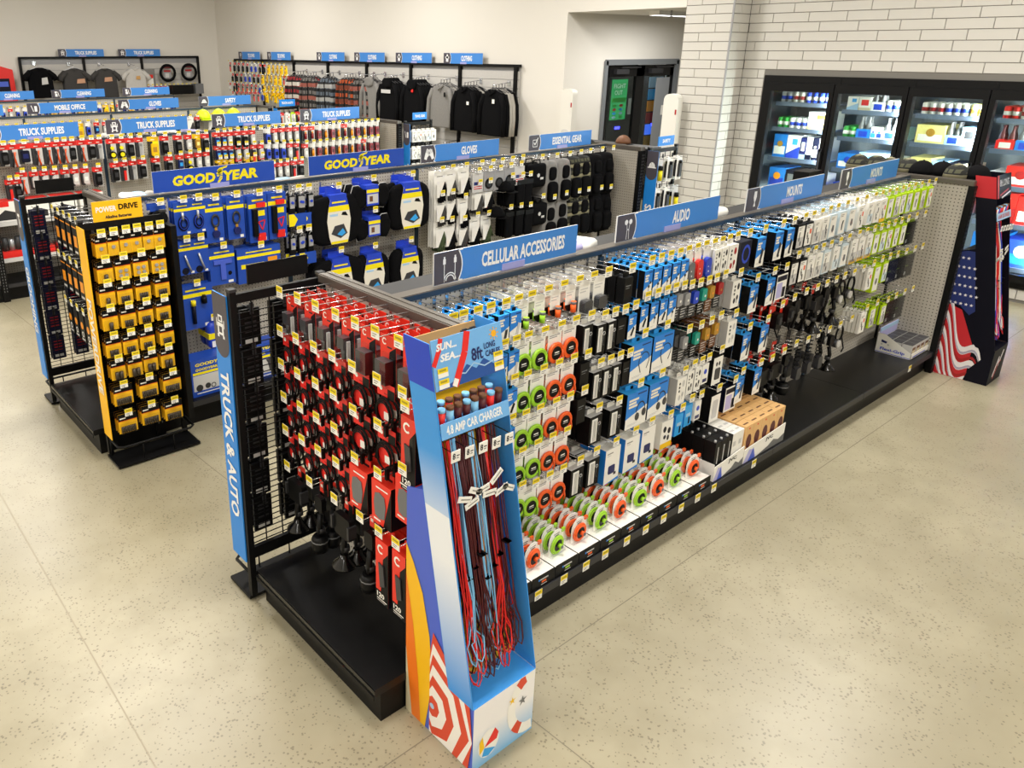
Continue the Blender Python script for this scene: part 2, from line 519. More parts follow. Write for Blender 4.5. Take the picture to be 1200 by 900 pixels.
# tiled pillar and cooler wall: backing in grout colour, every tile a part
PY0, PY1 = YI, YPL
bk = MB().box(XP+.006, XP+.5, PY0+.006, PY1, 0, ZC, 'groutgrey')
pill = struct('wall_pillar', bk)
bk2 = MB().box(XC+.006, XC+.14, 2.58, PY0+.3, 0, ZC, 'groutgrey').box(XC+.006, XC+.14, -7.5, 2.58, 2.05, ZC, 'groutgrey').box(XC+.006, XC+.14, -7.5, 2.58, 0, .135, 'groutgrey')
cwall = struct('wall_cooler', bk2)
TP, TL, GR = .1016, .405, .004
tile_cache = {}
def tile(parent, ax, off, a0, a1, z0, joined=None):
    """one glazed tile; ax 0 looks to -x, ax 1 looks to -y"""
    w = a1-a0
    if w < .012:
        return
    key = (ax, round(w, 3))
    def geo(mb, ox, oy, oz):
        b = .003; h = TP-GR; t = .009
        A = [(b, b), (w-b, b), (w-b, h-b), (b, h-b)]; B = [(0, 0), (w, 0), (w, h), (0, h)]
        def P(p, d):
            return (ox-d, oy+p[0], oz+p[1]) if ax == 0 else (ox+p[0], oy-d, oz+p[1])
        mb.face([P(p, t) for p in (A if ax else A[::-1])], 'tilewhite')
        for i in range(4):
            j = (i+1) % 4
            mb.face([P(B[i], 0), P(B[j], 0), P(A[j], t), P(A[i], t)], 'tilewhite')
    if joined is not None:
        geo(joined, *((off, a0, z0) if ax == 0 else (a0, off, z0)))
        return
    if key not in tile_cache:
        mb = MB(); geo(mb, 0, 0, 0)
        tile_cache[key] = mb.mesh('tile')
    obj('tile', tile_cache[key], parent, (off, a0, z0) if ax == 0 else (a0, off, z0))
def course(parent, ax, off, a0, a1, z0, phase, joined=None):
    p = a0-phase
    while p < a1:
        tile(parent, ax, off, max(p, a0), min(p+TL, a1)-GR, z0, joined)
        p += TL
nrow = int(ZC/TP)
jp, jc = MB(), MB()
for r in range(nrow):
    z0 = r*TP+.002
    near = .5 < z0 < 3.02
    ph = [.0, .2, .07, .3][r % 4]
    w = PY1-PY0
    cut = [.4*w/.6, .2*w/.6, .36*w/.6, .22*w/.6][r % 4]
    tile(pill, 0, XP+.006, PY0, PY0+cut-GR, z0, None if near else jp)
    tile(pill, 0, XP+.006, PY0+cut, PY1-GR, z0, None if near else jp)
    wx = XC-XP
    c2 = [.0, .17][r % 2]
    tile(pill, 1, PY0+.006, XP, XP+c2-GR, z0, None if near else jp)
    tile(pill, 1, PY0+.006, XP+c2, XC-GR, z0, None if near else jp)
    if z0 > 2.05:
        vis = z0 < 3.02
        course(cwall, 0, XC+.006, -1.4, PY0, z0, ph, None if vis else jc)
        course(cwall, 0, XC+.006, -7.4, -1.4, z0, ph, jc)
    else:
        course(cwall, 0, XC+.006, 2.585, PY0, z0, .2 if r % 2 else .32, None if near else jc)
for r in range(1):
    course(cwall, 0, XC+.006, -1.4, 2.58, .03, .1)
    course(cwall, 0, XC+.006, -7.4, -1.4, .03, .1, jc)
obj('tile', jp, pill, kind='stuff')
obj('tile', jc, cwall, kind='stuff')
struct('trim_1', MB().box(XP-.006, XP+.012, PY0-.006, PY0+.012, 0, ZC, 'midgrey'))
# slab lamps on the ceiling (the area lamps sit in them)
lm_ = MB().box(-.65, .65, -.34, .34, 0, .1, 'white', d='lampface')
lm_me = lm_.mesh('housing')
for i, (x, y) in enumerate(LAMPS):
    o = tag(obj('ceiling_light', lm_me, loc=(x, y, LAMPZ+.02)), f'white ceiling light panel, {ORD[i % 5]} of its row, {ORD[i//5]} row from the left wall', 'ceiling light', 'ceiling light panels')
# strip light in the passage
t = tag(obj('strip_light', MB().box(7.7, 9.2, 4.2, 4.35, 2.775, 2.83, 'white', d='ledstrip')), 'bright strip light on the low passage ceiling', 'light')
l = bpy.data.lights.new('passage_lamp', 'AREA'); l.shape = 'RECTANGLE'; l.size = 1.5; l.size_y = .15; l.energy = 32; l.color = (1, .98, .93)
o = bpy.data.objects.new('passage_lamp', l); o.location = (8.45, 4.27, 2.76); COL.objects.link(o)
# sprinkler head
tag(obj('sprinkler', MB().cyl((7.75, 4.05, 2.76), .012, .07, 'steel', 8).cyl((7.75, 4.05, 2.75), .03, .008, 'steel', 10)), 'small steel sprinkler head on passage ceiling', 'sprinkler')
# ---- doorway with grey leaf and dark opening
df = MB()
df.box(DX0-.02, DX0+.05, YO-.03, YO+.17, 0, DZ+.03, 'doorframe').box(DX1-.05, DX1+.02, YO-.03, YO+.17, 0, DZ+.03, 'doorframe').box(DX0, DX1, YO-.03, YO+.17, DZ-.03, DZ+.05, 'doorframe')
door = struct('door_1', df)
mid = (DX0+DX1)/2
def leaf(x0, x1, glassmat, nm):
    mb = MB().box(x0, x0+.1, YO+.02, YO+.07, .02, DZ-.04, 'blackmetal').box(x1-.1, x1, YO+.02, YO+.07, .02, DZ-.04, 'blackmetal').box(x0, x1, YO+.02, YO+.07, DZ-.2, DZ-.04, 'blackmetal').box(x0, x1, YO+.02, YO+.07, .02, .25, 'blackmetal')
    f = obj(nm, mb, door)
    obj('pane', MB().box(x0+.1, x1-.1, YO+.04, YO+.046, .25, DZ-.2, glassmat), f)
    obj('door_closer', MB().box(x0+.2, x0+.5, YO-.04, YO+.02, DZ-.16, DZ-.09, 'darkgrey').box(x0+.35, x1-.05, YO-.02, YO, DZ-.075, DZ-.06, 'darkgrey'), f)
leaf(DX0+.05, mid, 'glass', 'door_leaf')
leaf(mid, DX1-.05, 'glass', 'door_leaf')
# room behind the doors
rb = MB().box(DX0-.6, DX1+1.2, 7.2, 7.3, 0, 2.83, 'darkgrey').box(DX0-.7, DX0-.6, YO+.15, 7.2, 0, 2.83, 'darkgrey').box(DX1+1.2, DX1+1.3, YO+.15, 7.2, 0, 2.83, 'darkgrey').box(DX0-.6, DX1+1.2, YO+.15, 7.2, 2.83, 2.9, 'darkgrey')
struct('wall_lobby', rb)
def machine(x, lab, kind):
    t = thing('vending_machine', lab, 'vending machine', (x, YO+.7, 0))
    obj('cabinet', MB().box(-.42, .42, -.3, .5, 0, 1.95, 'plastic', f='darkgrey'), t)
    if kind:
        s = obj('screen', MB().box(-.38, .02, -.306, -.3, 1.28, 1.9, 'screen'), t)
        mb = MB().text('FIGHT', -.18, 1.8, .3, .07, 'signwhite', -.3075).text('OUT', -.2, 1.7, .2, .07, 'signwhite', -.3075).fr(-.36, 0, 1.55, 1.62, 'green', -.3075)
        for i in range(4):
            for j in range(2):
                mb.fd(-.28+j*.17, 1.5-i*.06, .05, ['green', 'deepred', 'skyblue', 'paleblue'][(i+j) % 4], -.3075, .022, 10)
        obj('menu', mb, s)
        obj('coin_panel', MB().box(.08, .36, -.306, -.3, 1.35, 1.6, 'midgrey'), t)
    else:
        for i, c in enumerate(['paleblue', 'skyblue', 'amber', 'deepred', 'screenblue', 'gold']):
            obj('poster', MB().box(-.38, .0, -.306, -.3, 1.75-i*.19, 1.92-i*.19, c), t)
    obj('button_light', MB().box(-.22, -.1, -.31, -.3, 1.13, 1.17, 'screenled'), t)
    obj('pickup_tray', MB().box(-.3, .3, -.312, -.3, .3, .6, 'black'), t)
machine(DX0+1.12, 'dark vending machine with a green menu screen behind glass door', 1)
machine(DX0+2.1, 'dark vending machine with stacked coloured picture panels behind right door leaf', 0)
tag(obj('notice_board', MB().box(DX1-.5, DX1-.14, YO+.015, YO+.02, .6, 1.93, 'doorgrey').box(DX1-.3, DX1-.22, YO+.01, YO+.016, 1.35, 1.5, 'paper')), 'pale grey panel fixed on the right door leaf', 'panel')
l = bpy.data.lights.new('lobby_fill', 'AREA'); l.shape = 'RECTANGLE'; l.size = 1.2; l.size_y = .3; l.energy = 25; l.color = (.95, .98, 1)  # added fill light without a fixture, brightens the machines behind the doors
o = bpy.data.objects.new('lobby_fill', l); o.location = (DX0+.9, YO+.3, 2.8); COL.objects.link(o)
# anti-theft gates beside the opening
def gate(y, lab):
    t = thing('security_gate', lab, 'security gate', (7.03, y, 0))
    b = MB()
    out = rrect(-.1, .1, .0, 1.84, .07, 4)
    b.extr(out, -.05, .05, 'pedestal')
    b.xf(Matrix.Rotation(-PI/2, 4, 'Z'))
    obj('panel', b, t)
    obj('inset', MB().extr(rrect(-.07, .07, .25, 1.3, .05, 3), -.056, .056, 'lightgrey').xf(Matrix.Rotation(-PI/2, 4, 'Z')), t)
    obj('indicator', MB().box(-.053, -.05, -.09, -.07, 1.6, 1.66, 'deepred'), t)
    obj('foot', MB().box(-.12, .12, -.16, .16, 0, .03, 'lightgrey'), t)
gate(on(668, 105, 0, 7.03).y, 'white rounded security gate at the left side of the passage opening')
gate(on(790.5, 105, 0, 7.03).y, 'white rounded security gate against the tiled pillar')

# ================================================================ drinks cooler
CY1, CZ0, CZ1 = 2.53, .14, 2.05
edges = [2.5, 1.745, 1.01, .30, -.42, -1.14, -1.86]
cool = thing('drinks_cooler', 'black framed reach-in drinks cooler set in the white tiled wall', 'cooler', (XC, 0, 0))
cy0 = edges[-1]-.05
obj('frame', MB().box(-.015, .05, cy0, CY1+.04, CZ1-.12, CZ1+.02, 'black').box(-.015, .05, cy0, CY1+.04, CZ0, CZ0+.12, 'black').box(-.015, .05, CY1-.06, CY1+.04, CZ0+.12, CZ1-.12, 'black').box(-.015, .05, cy0, cy0+.08, CZ0+.12, CZ1-.12, 'black'), cool)
obj('liner', MB().box(.9, .95, cy0, CY1+.04, 0, CZ1+.1, 'coolerwall').box(.05, .95, cy0-.05, cy0, 0, CZ1+.1, 'coolerwall').box(.05, .95, CY1+.04, CY1+.09, 0, CZ1+.1, 'coolerwall').box(.05, .95, cy0, CY1+.04, CZ1+.02, CZ1+.1, 'coolerwall').box(.05, .95, cy0, CY1+.04, .05, CZ0, 'coolerwall'), cool)
SHZ = [.30, .72, 1.08, 1.425, 1.715]
for a, b in zip(edges, edges[1:]):
    fr = MB().box(-.06, -.02, b+.005, b+.05, CZ0+.06, CZ1-.06, 'black').box(-.06, -.02, a-.05, a-.005, CZ0+.06, CZ1-.06, 'black').box(-.06, -.02, b+.05, a-.05, CZ1-.15, CZ1-.06, 'black').box(-.06, -.02, b+.05, a-.05, CZ0+.06, CZ0+.14, 'black')
    d = obj('cooler_door', fr, cool)
    obj('pane', MB().box(-.045, -.04, b+.05, a-.05, CZ0+.14, CZ1-.15, 'glass'), d)
    obj('handle', MB().box(-.1, -.085, b+.02, b+.04, .8, 1.3, 'darkgrey').box(-.1, -.06, b+.02, b+.04, .8, .83, 'darkgrey').box(-.1, -.06, b+.02, b+.04, 1.27, 1.3, 'darkgrey'), d)
    obj('mullion', MB().box(-.02, .06, b-.04, b+.04, CZ0, CZ1, 'black'), cool)
    obj('led_strip', MB().box(.07, .085, b+.045, b+.06, CZ0+.12, CZ1-.12, 'coolled'), cool)
    for j, z in enumerate(SHZ):
        off = [.05, .0, .0, 0, 0, 0][edges.index(a)] if j else 0
        obj('shelf', MB().box(.12, .8, b+.05, a-.05, z-.02+off, z+off, 'shelfsteel').box(.105, .12, b+.05, a-.05, z-.035+off, z+.012+off, 'shelfsteel'), cool)
def can_mesh(c, c2, h=.122, r=.033):
    return MB().lathe([(r*.78, 0), (r, .008), (r, h-.012), (r*.8, h)], 9, c).lathe([(r+.0005, h*.3), (r+.0005, h*.62)], 9, c2).mesh('can')
def bottle_mesh(c, c2):
    return MB().lathe([(.028, 0), (.03, .01), (.03, .13), (.013, .18), (.012, .22), (.014, .222), (.014, .23)], 8, c).lathe([(.0305, .04), (.0305, .1)], 8, c2).mesh('bottle')
def case_mesh(w, h, d, c, c2, c3, style=0):
    mb = MB().box(-w/2, w/2, -d, 0, 0, h, c)
    y = -d-.001
    if style == 0:
        mb.fr(-w*.42, w*.42, h*.15, h*.5, c2, y).fd(0, h*.6, min(w, h)*.22, c3, y-.001, None, 12)
    elif style == 1:
        mb.fr(-w*.5, w*.5, 0, h*.25, c2, y).fr(-w*.3, w*.3, h*.4, h*.8, c3, y)
    else:
        mb.fp([(-w/2, 0), (w/2, 0), (w/2, h*.55), (-w/2, h*.2)], c2, y).fr(-w*.1, w*.3, h*.6, h*.85, c3, y)
    return mb.mesh('case')
CAN = {k: can_mesh(*v) for k, v in dict(blue=('royal', 'paper'), silver=('silver', 'royal'), white=('paper', 'deepred'), green=('green', 'paper'), gold=('paleyellow', 'gold'), red=('red', 'paper'), lite=('paper', 'royal'), sky=('skyblue', 'paper')).items()}
BOT = {k: bottle_mesh(*v) for k, v in dict(dark=('brown', 'paper'), clear=('grey', 'paleblue'), red=('maroon', 'red')).items()}
CASE = {}
RZX = -PI/2      # fronts that look along -x
DOORN = ['leftmost', 'second', 'third', 'fourth', 'fifth', 'sixth']
SHN = ['bottom', 'second lowest', 'middle', 'second highest', 'top']
def cool_item(me, nm, y, z, xo, lab, cat, grp):
    o = obj(nm, me, None, (XC+.135+xo, y, z), RZX)
    return tag(o, lab, cat, grp)
rc = random.Random(11)
PLAN = {  # door -> shelf -> list of (kind, colour, count or size)
 0: {4: [('can', 'silver', 2), ('can', 'white', 2), ('can', 'blue', 4), ('can', 'lite', 1)], 3: [('can', 'green', 2), ('can', 'lite', 3), ('case', ('paper', 'paleyellow', 'gold', 2), .24, .2), ('case', ('paper', 'deepred', 'brown', 1), .1, .16)],
     2: [('case', ('boxblue', 'paper', 'gold', 0), .16, .27), ('case', ('paper', 'royal', 'skyblue', 2), .16, .27), ('case', ('deepblue', 'paleblue', 'paper', 1), .07, .25), ('case', ('paper', 'navy', 'silver', 1), .07, .26), ('case', ('navy', 'silver', 'paper', 0), .07, .26), ('case', ('silver', 'navy', 'paper', 1), .07, .26)],
     1: [('case', ('boxblue', 'royal', 'amber', 0), .2, .24), ('case', ('navy', 'silver', 'grey', 1), .13, .23), ('case', ('paper', 'lightgrey', 'boxblue', 2), .2, .22), ('case', ('paper', 'red', 'red', 0), .1, .2)]},
 1: {4: [('case', ('paper', 'paleblue', 'skyblue', 2), .12, .15), ('case', ('paper', 'beige', 'red', 1), .13, .15), ('six', ('paper', 'clear'), .14, .1), ('can', 'lite', 2), ('six', ('paper', 'dark'), .13, .08)], 3: [('can', 'green', 2), ('six', ('boxblue', 'clear'), .15, .1), ('case', ('paper', 'skyblue', 'royal', 0), .06, .13), ('case', ('paper', 'royal', 'skyblue', 0), .06, .13), ('six', ('paleblue', 'clear'), .14, .1), ('case', ('paleblue', 'paper', 'royal', 0), .07, .13)],
     2: [('case', ('boxblue', 'paper', 'royal', 0), .22, .17), ('case', ('paleblue', 'paper', 'skyblue', 0), .28, .2), ('case', ('paper', 'skyblue', 'orange', 0), .12, .16)], 1: [('case', ('royal', 'paper', 'amber', 1), .3, .2), ('case', ('paper', 'skyblue', 'royal', 2), .28, .2)]},
 2: {4: [('can', 'white', 3), ('can', 'lite', 3), ('can', 'gold', 2), ('six', ('gold', 'dark'), .1, .07)], 3: [('case', ('paleyellow', 'paper', 'gold', 0), .27, .19), ('six', ('paleblue', 'clear'), .14, .1), ('case', ('paleblue', 'paper', 'darkgrey', 1), .14, .19), ('six', ('paper', 'dark'), .09, .08)],
     2: [('case', ('paleyellow', 'paper', 'amber', 0), .2, .2), ('case', ('paleblue', 'paper', 'orange', 0), .14, .18), ('case', ('navy', 'paper', 'deepblue', 1), .14, .17), ('case', ('beige', 'darkgrey', 'paper', 0), .12, .17)], 1: [('case', ('royal', 'paper', 'red', 0), .3, .2), ('case', ('paper', 'red', 'gold', 1), .28, .22)]},
 3: {4: [('can', 'red', 2), ('can', 'white', 2), ('can', 'blue', 4)], 3: [('six', ('red', 'red'), .16, .09), ('six', ('boxblue', 'clear'), .16, .1), ('six', ('red', 'dark'), .15, .1), ('can', 'blue', 1)],
     2: [('case', ('paper', 'darkgrey', 'red', 1), .14, .13), ('case', ('red', 'paper', 'deepred', 0), .26, .2), ('case', ('red', 'deepred', 'paper', 2), .16, .22)], 1: [('case', ('red', 'deepred', 'paper', 2), .3, .3), ('case', ('red', 'paper', 'deepred', 0), .28, .28)], 0: [('case', ('boxblue', 'royal', 'paper', 2), .28, .3), ('case', ('royal', 'boxblue', 'paper', 0), .3, .28)]}}
PLAN[4] = PLAN[1]; PLAN[5] = PLAN[0]
CN = dict(boxblue='blue', paper='white', deepblue='dark blue', navy='navy', silver='silver', royal='royal blue', paleblue='pale blue', paleyellow='cream', beige='beige', red='red', gold='gold', skyblue='sky blue')
for dn, shelves in PLAN.items():
    y1 = edges[dn]-.075
    for sh, row in shelves.items():
        off = ([.05, 0, 0, 0, 0, 0][dn]) if sh else 0
        z = SHZ[sh]+off+.001; y = y1; seen = {}
        for it in row:
            kind = it[0]
            if kind == 'can':
                for q in range(it[2]):
                    if y-.07 < edges[dn+1]+.05:
                        break
                    yy = y-.035
                    seen[it[1]] = seen.get(it[1], 0)+1
                    lb = f"{ORD[seen[it[1]]-1]} {it[1].replace('lite','white and blue')} drink can on {SHN[sh]} shelf behind {DOORN[dn]} cooler door"
                    cool_item(CAN[it[1]], 'drink_can', yy, z, .04, lb, 'can', 'drink cans in the cooler')
                    for dd in (1, 2, 3):
                        cool_item(CAN[it[1]], 'drink_can', yy, z, .04+dd*.075, f"{ORD[dd]}-from-front can, {ORD[seen[it[1]]-1]} {it[1].replace('lite','white and blue')} column, {SHN[sh]} shelf, {DOORN[dn]} cooler door", 'can', 'drink cans in the cooler')
                    y -= .072
            else:
                c, w, h = it[1], it[2], it[3]
                if y-w < edges[dn+1]+.05:
                    w = y-edges[dn+1]-.055
                    if w < .04:
                        continue
                key = (kind, c, round(w, 3), h)
                nm = CN.get(c[0], c[0])
                seen[nm] = seen.get(nm, 0)+1
                if kind == 'case':
                    if key not in CASE:
                        CASE[key] = case_mesh(w-.006, h, .38, c[0], c[1], c[2], c[3])
                    cool_item(CASE[key], 'beverage_case', y-w/2, z, .39, f"{ORD[seen[nm]-1]} {nm} printed drink carton on {SHN[sh]} shelf behind {DOORN[dn]} cooler door", 'carton', 'drink cartons in the cooler')
                else:
                    if key not in CASE:
                        CASE[key] = MB().box(-w/2+.003, w/2-.003, -.13, 0, 0, h, c[0]).fr(-w*.3, w*.3, h*.2, h*.8, 'royal' if c[0] != 'red' else 'paper', -.1305).mesh('carrier')
                    t = cool_item(CASE[key], 'bottle_carrier', y-w/2, z, .14, f"{ORD[seen[nm]-1]} {nm} bottle carrier on {SHN[sh]} shelf behind {DOORN[dn]} cooler door", 'carrier', 'bottle carriers in the cooler')
                    for a in (-1, 1):
                        for b in (0, 1):
                            obj('bottle', BOT[c[1]], t, (a*w*.25, -.035-b*.06, .002))
                y -= w
for a, b in zip(edges[:-1], edges[1:]):
    for yy_, sy_ in ((b+.066, 1),):
        l = bpy.data.lights.new('cooler_lamp', 'AREA'); l.shape = 'RECTANGLE'; l.size = .03; l.size_y = 1.6; l.energy = 42; l.color = (.95, .98, 1)
        o = bpy.data.objects.new('cooler_lamp', l); COL.objects.link(o)
        o.matrix_world = Matrix.Translation((XC+.09, yy_, 1.1)) @ Matrix(((-sy_*.876, 0, -.482, 0), (.482, 0, -sy_*.876, 0), (0, 1, 0, 0), (0, 0, 0, 1)))
# ================================================================ gondolas
S, H, WE, HD, YD, XD = 1.2192, 1.468, .441, .173, .43, .41
def gondola(name, lab, x0, y0, nsec, front_rail='railgrey', price=True):
    t = thing(name, lab, 'display shelving', (x0, y0, 0))
    pan = MB().box(.015, S-.015, -.018, .018, .16, H-.022, 'pegboard').mesh('back_panel')
    rail = MB().box(0, S-.002, -.033, .033, H-.022, H, 'railgrey', f='railblue', b='railblue').box(.0, S-.002, -.03, -.012, H-.002, H+.003, 'railgrey').mesh('top_rail')
    for i in range(nsec):
        obj('back_panel', pan, t, (i*S, 0, 0))
        obj('top_rail', rail, t, (i*S, 0, 0))
        for sgn in (-1, 1):
            ya, yb = (-YD, -.02) if sgn < 0 else (.02, YD)
            obj('base_deck', MB().box(i*S+.001, (i+1)*S-.001, ya, yb, HD-.03, HD, 'deckblack'), t)
            f = ya if sgn < 0 else yb
            obj('kick_plate', MB().box(i*S, (i+1)*S, min(f-sgn*.05, f-sgn*.035), max(f-sgn*.05, f-sgn*.035), 0, HD-.03, 'black'), t)
            if price:
                obj('price_rail', MB().box(i*S+.002, (i+1)*S-.002, f-.006 if sgn < 0 else f, f if sgn < 0 else f+.006, HD-.04, HD-.002, 'darkgrey'), t)
    for i in range(nsec+1):
        obj('upright', MB().box(i*S-.016, i*S+.016, -.03, .03, 0, H-.036, 'railblue' if 0 < i < nsec else 'black'), t)
    return t
def endcap(lab, x0, y0, side):
    """side -1: looks along -x at the near end; +1 at the far end. Local front is -y."""
    t = thing('end_rack', lab, 'display shelving', (x0, y0, 0), -PI/2 if side < 0 else PI/2)
    obj('back_panel', MB().box(-WE+.02, WE-.02, -.018, .018, .1, H-.03, 'pegboard'), t)
    obj('top_rail', MB().box(-WE, WE, -.035, .035, H-.03, H+.002, 'railgrey').box(-WE, WE, -.028, -.008, H, H+.005, 'railgrey').box(-WE, WE, .008, .028, H, H+.005, 'railgrey'), t)
    for s in (-1, 1):
        p = obj('upright', MB().box(s*WE-.02*(s > 0)-.012, s*WE+.02*(s < 0)+.012, -.03, .03, 0, H-.03, 'black'), t)
        mb = MB()
        for k in range(44):
            z = .1+k*.03
            for yy in (-.012, .012):
                x = s*(WE+.0125)
                mb.face([(x, yy-.003, z), (x, yy+.003, z), (x, yy+.003, z+.014), (x, yy-.003, z+.014)], 'grey')
        obj('slot_strip', mb, p, kind='stuff')
    obj('base_deck', MB().box(-WE, WE, -XD, -.02, HD-.035, HD, 'deckblack').box(-WE, WE, -XD-.004, -XD, HD-.026, HD-.006, 'blackgloss').box(-WE+.002, WE-.002, -XD-.008, -XD-.004, HD-.05, HD-.03, 'black'), t)
    obj('kick_plate', MB().box(-WE+.01, WE-.01, -XD+.03, -.03, 0, HD-.035, 'black'), t)
    return t
G1 = gondola('gondola_shelving', 'long black gondola of phone accessories nearest the camera', 0.03, 0, 4)
G2 = gondola('gondola_shelving', 'pegboard gondola under the yellow-lettered blue signs', -.10, 2.686, 4)
G3 = gondola('gondola_shelving', 'pegboard gondola of carded tools and bulbs under the truck supplies signs', -.176, 6.352, 4)
G4 = gondola('gondola_shelving', 'gondola under the mobile office sign behind the truck supplies row', -.1, 9.85, 4)
G5 = gondola('gondola_shelving', 'farthest free-standing gondola under the cleaning signs', 0.0, 13.5, 4)
E1 = endcap('pegboard end rack of red carded chargers with a black deck', 0.0, 0, -1)
E1F = endcap('far end rack of the accessory gondola, its bare back in view', 4.935, 0, 1)
E2 = endcap('end rack between the grooming wing and the battery rack', -.13, 2.686, -1)
E2F = endcap('far end rack beside the backpacks', 4.80, 2.686, 1)
E3 = endcap('end rack at the near end of the tools gondola', -.206, 6.352, -1)
E3F = endcap('far end rack of the bulbs gondola', 4.73, 6.352, 1)
E4F = endcap('far end rack of the mobile office gondola', 4.80, 9.85, 1)
GY = {'G1': 0, 'G2': 2.686, 'G3': 6.352, 'G4': 9.85, 'G5': 13.5}

# ---------------------------------------------------------------- signs
def icon_mb(kind, w, h, cx, cz, y):
    m = 'signwhite'; mb = MB(); s = h
    if kind == 'cable':
        for dx in (-.26, .22):
            mb.fr(cx+dx*s-.06*s, cx+dx*s+.06*s, cz+.12*s, cz+.3*s, m, y).fr(cx+dx*s-.035*s, cx+dx*s+.035*s, cz+.3*s, cz+.38*s, m, y).fr(cx+dx*s-.015*s, cx+dx*s+.015*s, cz-.5*s, cz+.12*s, m, y)
        mb.ring(cx, cz-.46*s, .16*s, .2*s, m, y, 8, 0, PI).ring(cx, cz-.46*s, .24*s, .28*s, m, y, 8, 0, PI)
    elif kind == 'buds':
        for dx in (-.14, .14):
            mb.fd(cx+dx*s, cz+.22*s, .11*s, m, y).line([(cx+dx*s*.7, cz+.15*s), (cx+dx*s*.4, cz-.1*s), (cx+dx*s*.6, cz-.5*s)], .03*s, m, y)
        mb.ring(cx, cz-.16*s, .05*s, .09*s, m, y, 8, 0, PI)
    elif kind == 'mount':
        mb.fp([(cx-.12*s, cz+.38*s), (cx+.12*s, cz+.38*s), (cx+.14*s, cz+.1*s), (cx+.07*s, cz-.1*s), (cx-.07*s, cz-.1*s), (cx-.14*s, cz+.1*s)], m, y).fr(cx-.04*s, cx+.04*s, cz-.22*s, cz-.1*s, m, y).fp([(cx-.1*s, cz-.36*s), (cx+.1*s, cz-.36*s), (cx+.05*s, cz-.2*s), (cx-.05*s, cz-.2*s)], m, y)
    elif kind == 'truck':
        mb.fr(cx-.2*s, cx+.2*s, cz-.3*s, cz+.1*s, m, y).fr(cx-.15*s, cx+.15*s, cz+.13*s, cz+.36*s, m, y).fr(cx-.27*s, cx-.22*s, cz-.05*s, cz+.22*s, m, y).fr(cx+.22*s, cx+.27*s, cz-.05*s, cz+.22*s, m, y).fr(cx-.24*s, cx-.12*s, cz-.4*s, cz-.3*s, m, y).fr(cx+.12*s, cx+.24*s, cz-.4*s, cz-.3*s, m, y)
        mb.fr(cx-.1*s, cx+.1*s, cz-.22*s, cz-.02*s, 'signgrey', y-.0006).fr(cx-.08*s, cx+.08*s, cz+.18*s, cz+.3*s, 'signgrey', y-.0006)
    elif kind == 'gloves':
        for sg, rot in ((-1, .35), (1, -.35)):
            def R(x, z):
                c, q = math.cos(rot*-1), math.sin(rot*-1)
                return (cx+sg*.2*s+(x*c-z*q)*s, cz+(x*q+z*c)*s)
            mb.fp([R(-.11, -.36), R(.11, -.36), R(.14, .05), R(-.14, .05)], m, y)
            for k in range(4):
                x = -.12+k*.065
                mb.fp([R(x, .05), R(x+.05, .05), R(x+.05, .3+.05*math.sin(k+.6)), R(x, .3+.05*math.sin(k+.6))], m, y)
            mb.fp([R(sg*-.13, -.15), R(sg*-.13, .0), R(sg*-.24, .14), R(sg*-.26, .06)], m, y)
    elif kind == 'check':
        mb.line([(cx-.25*s, cz-.28*s), (cx+.2*s, cz-.28*s), (cx+.2*s, cz+.2*s), (cx-.25*s, cz+.2*s), (cx-.25*s, cz-.28*s)], .04*s, m, y).line([(cx-.15*s, cz+.02*s), (cx-.04*s, cz-.15*s), (cx+.28*s, cz+.34*s)], .07*s, m, y)
    elif kind == 'hat':
        mb.fd(cx, cz-.1*s, .26*s, m, y, .34*s, 10, 0, PI).fr(cx-.36*s, cx+.36*s, cz-.18*s, cz-.1*s, m, y)
        mb.line([(cx-.08*s, cz-.08*s), (cx-.06*s, cz+.2*s)], .02*s, 'signgrey', y-.0006).line([(cx+.08*s, cz-.08*s), (cx+.06*s, cz+.2*s)], .02*s, 'signgrey', y-.0006)
    elif kind == 'note':
        mb.fr(cx+.02*s, cx+.28*s, cz-.3*s, cz+.25*s, m, y).line([(cx-.28*s, cz+.32*s), (cx-.1*s, cz-.3*s)], .07*s, m, y)
    elif kind == 'spray':
        mb.fr(cx-.26*s, cx+.05*s, cz-.32*s, cz+.05*s, m, y).fp([(cx-.26*s, cz+.1*s), (cx-.05*s, cz+.1*s), (cx+.05*s, cz+.36*s), (cx-.3*s, cz+.36*s)], m, y).line([(cx+.12*s, cz+.3*s), (cx+.25*s, cz-.3*s)], .08*s, m, y)
    elif kind == 'tie':
        mb.ring(cx, cz+.1*s, .12*s, .22*s, m, y).fr(cx-.04*s, cx+.04*s, cz-.4*s, cz-.08*s, m, y)
    elif kind == 'shirt':
        mb.fr(cx-.18*s, cx+.18*s, cz-.36*s, cz+.2*s, m, y).fd(cx, cz+.28*s, .12*s, m, y).fr(cx-.3*s, cx+.3*s, cz-.02*s, cz+.18*s, m, y)
    elif kind == 'razor':
        mb.fr(cx-.05*s, cx+.05*s, cz-.36*s, cz+.2*s, m, y).fr(cx-.2*s, cx+.2*s, cz+.2*s, cz+.34*s, m, y).fr(cx+.12*s, cx+.2*s, cz-.3*s, cz+.1*s, m, y)
    return mb
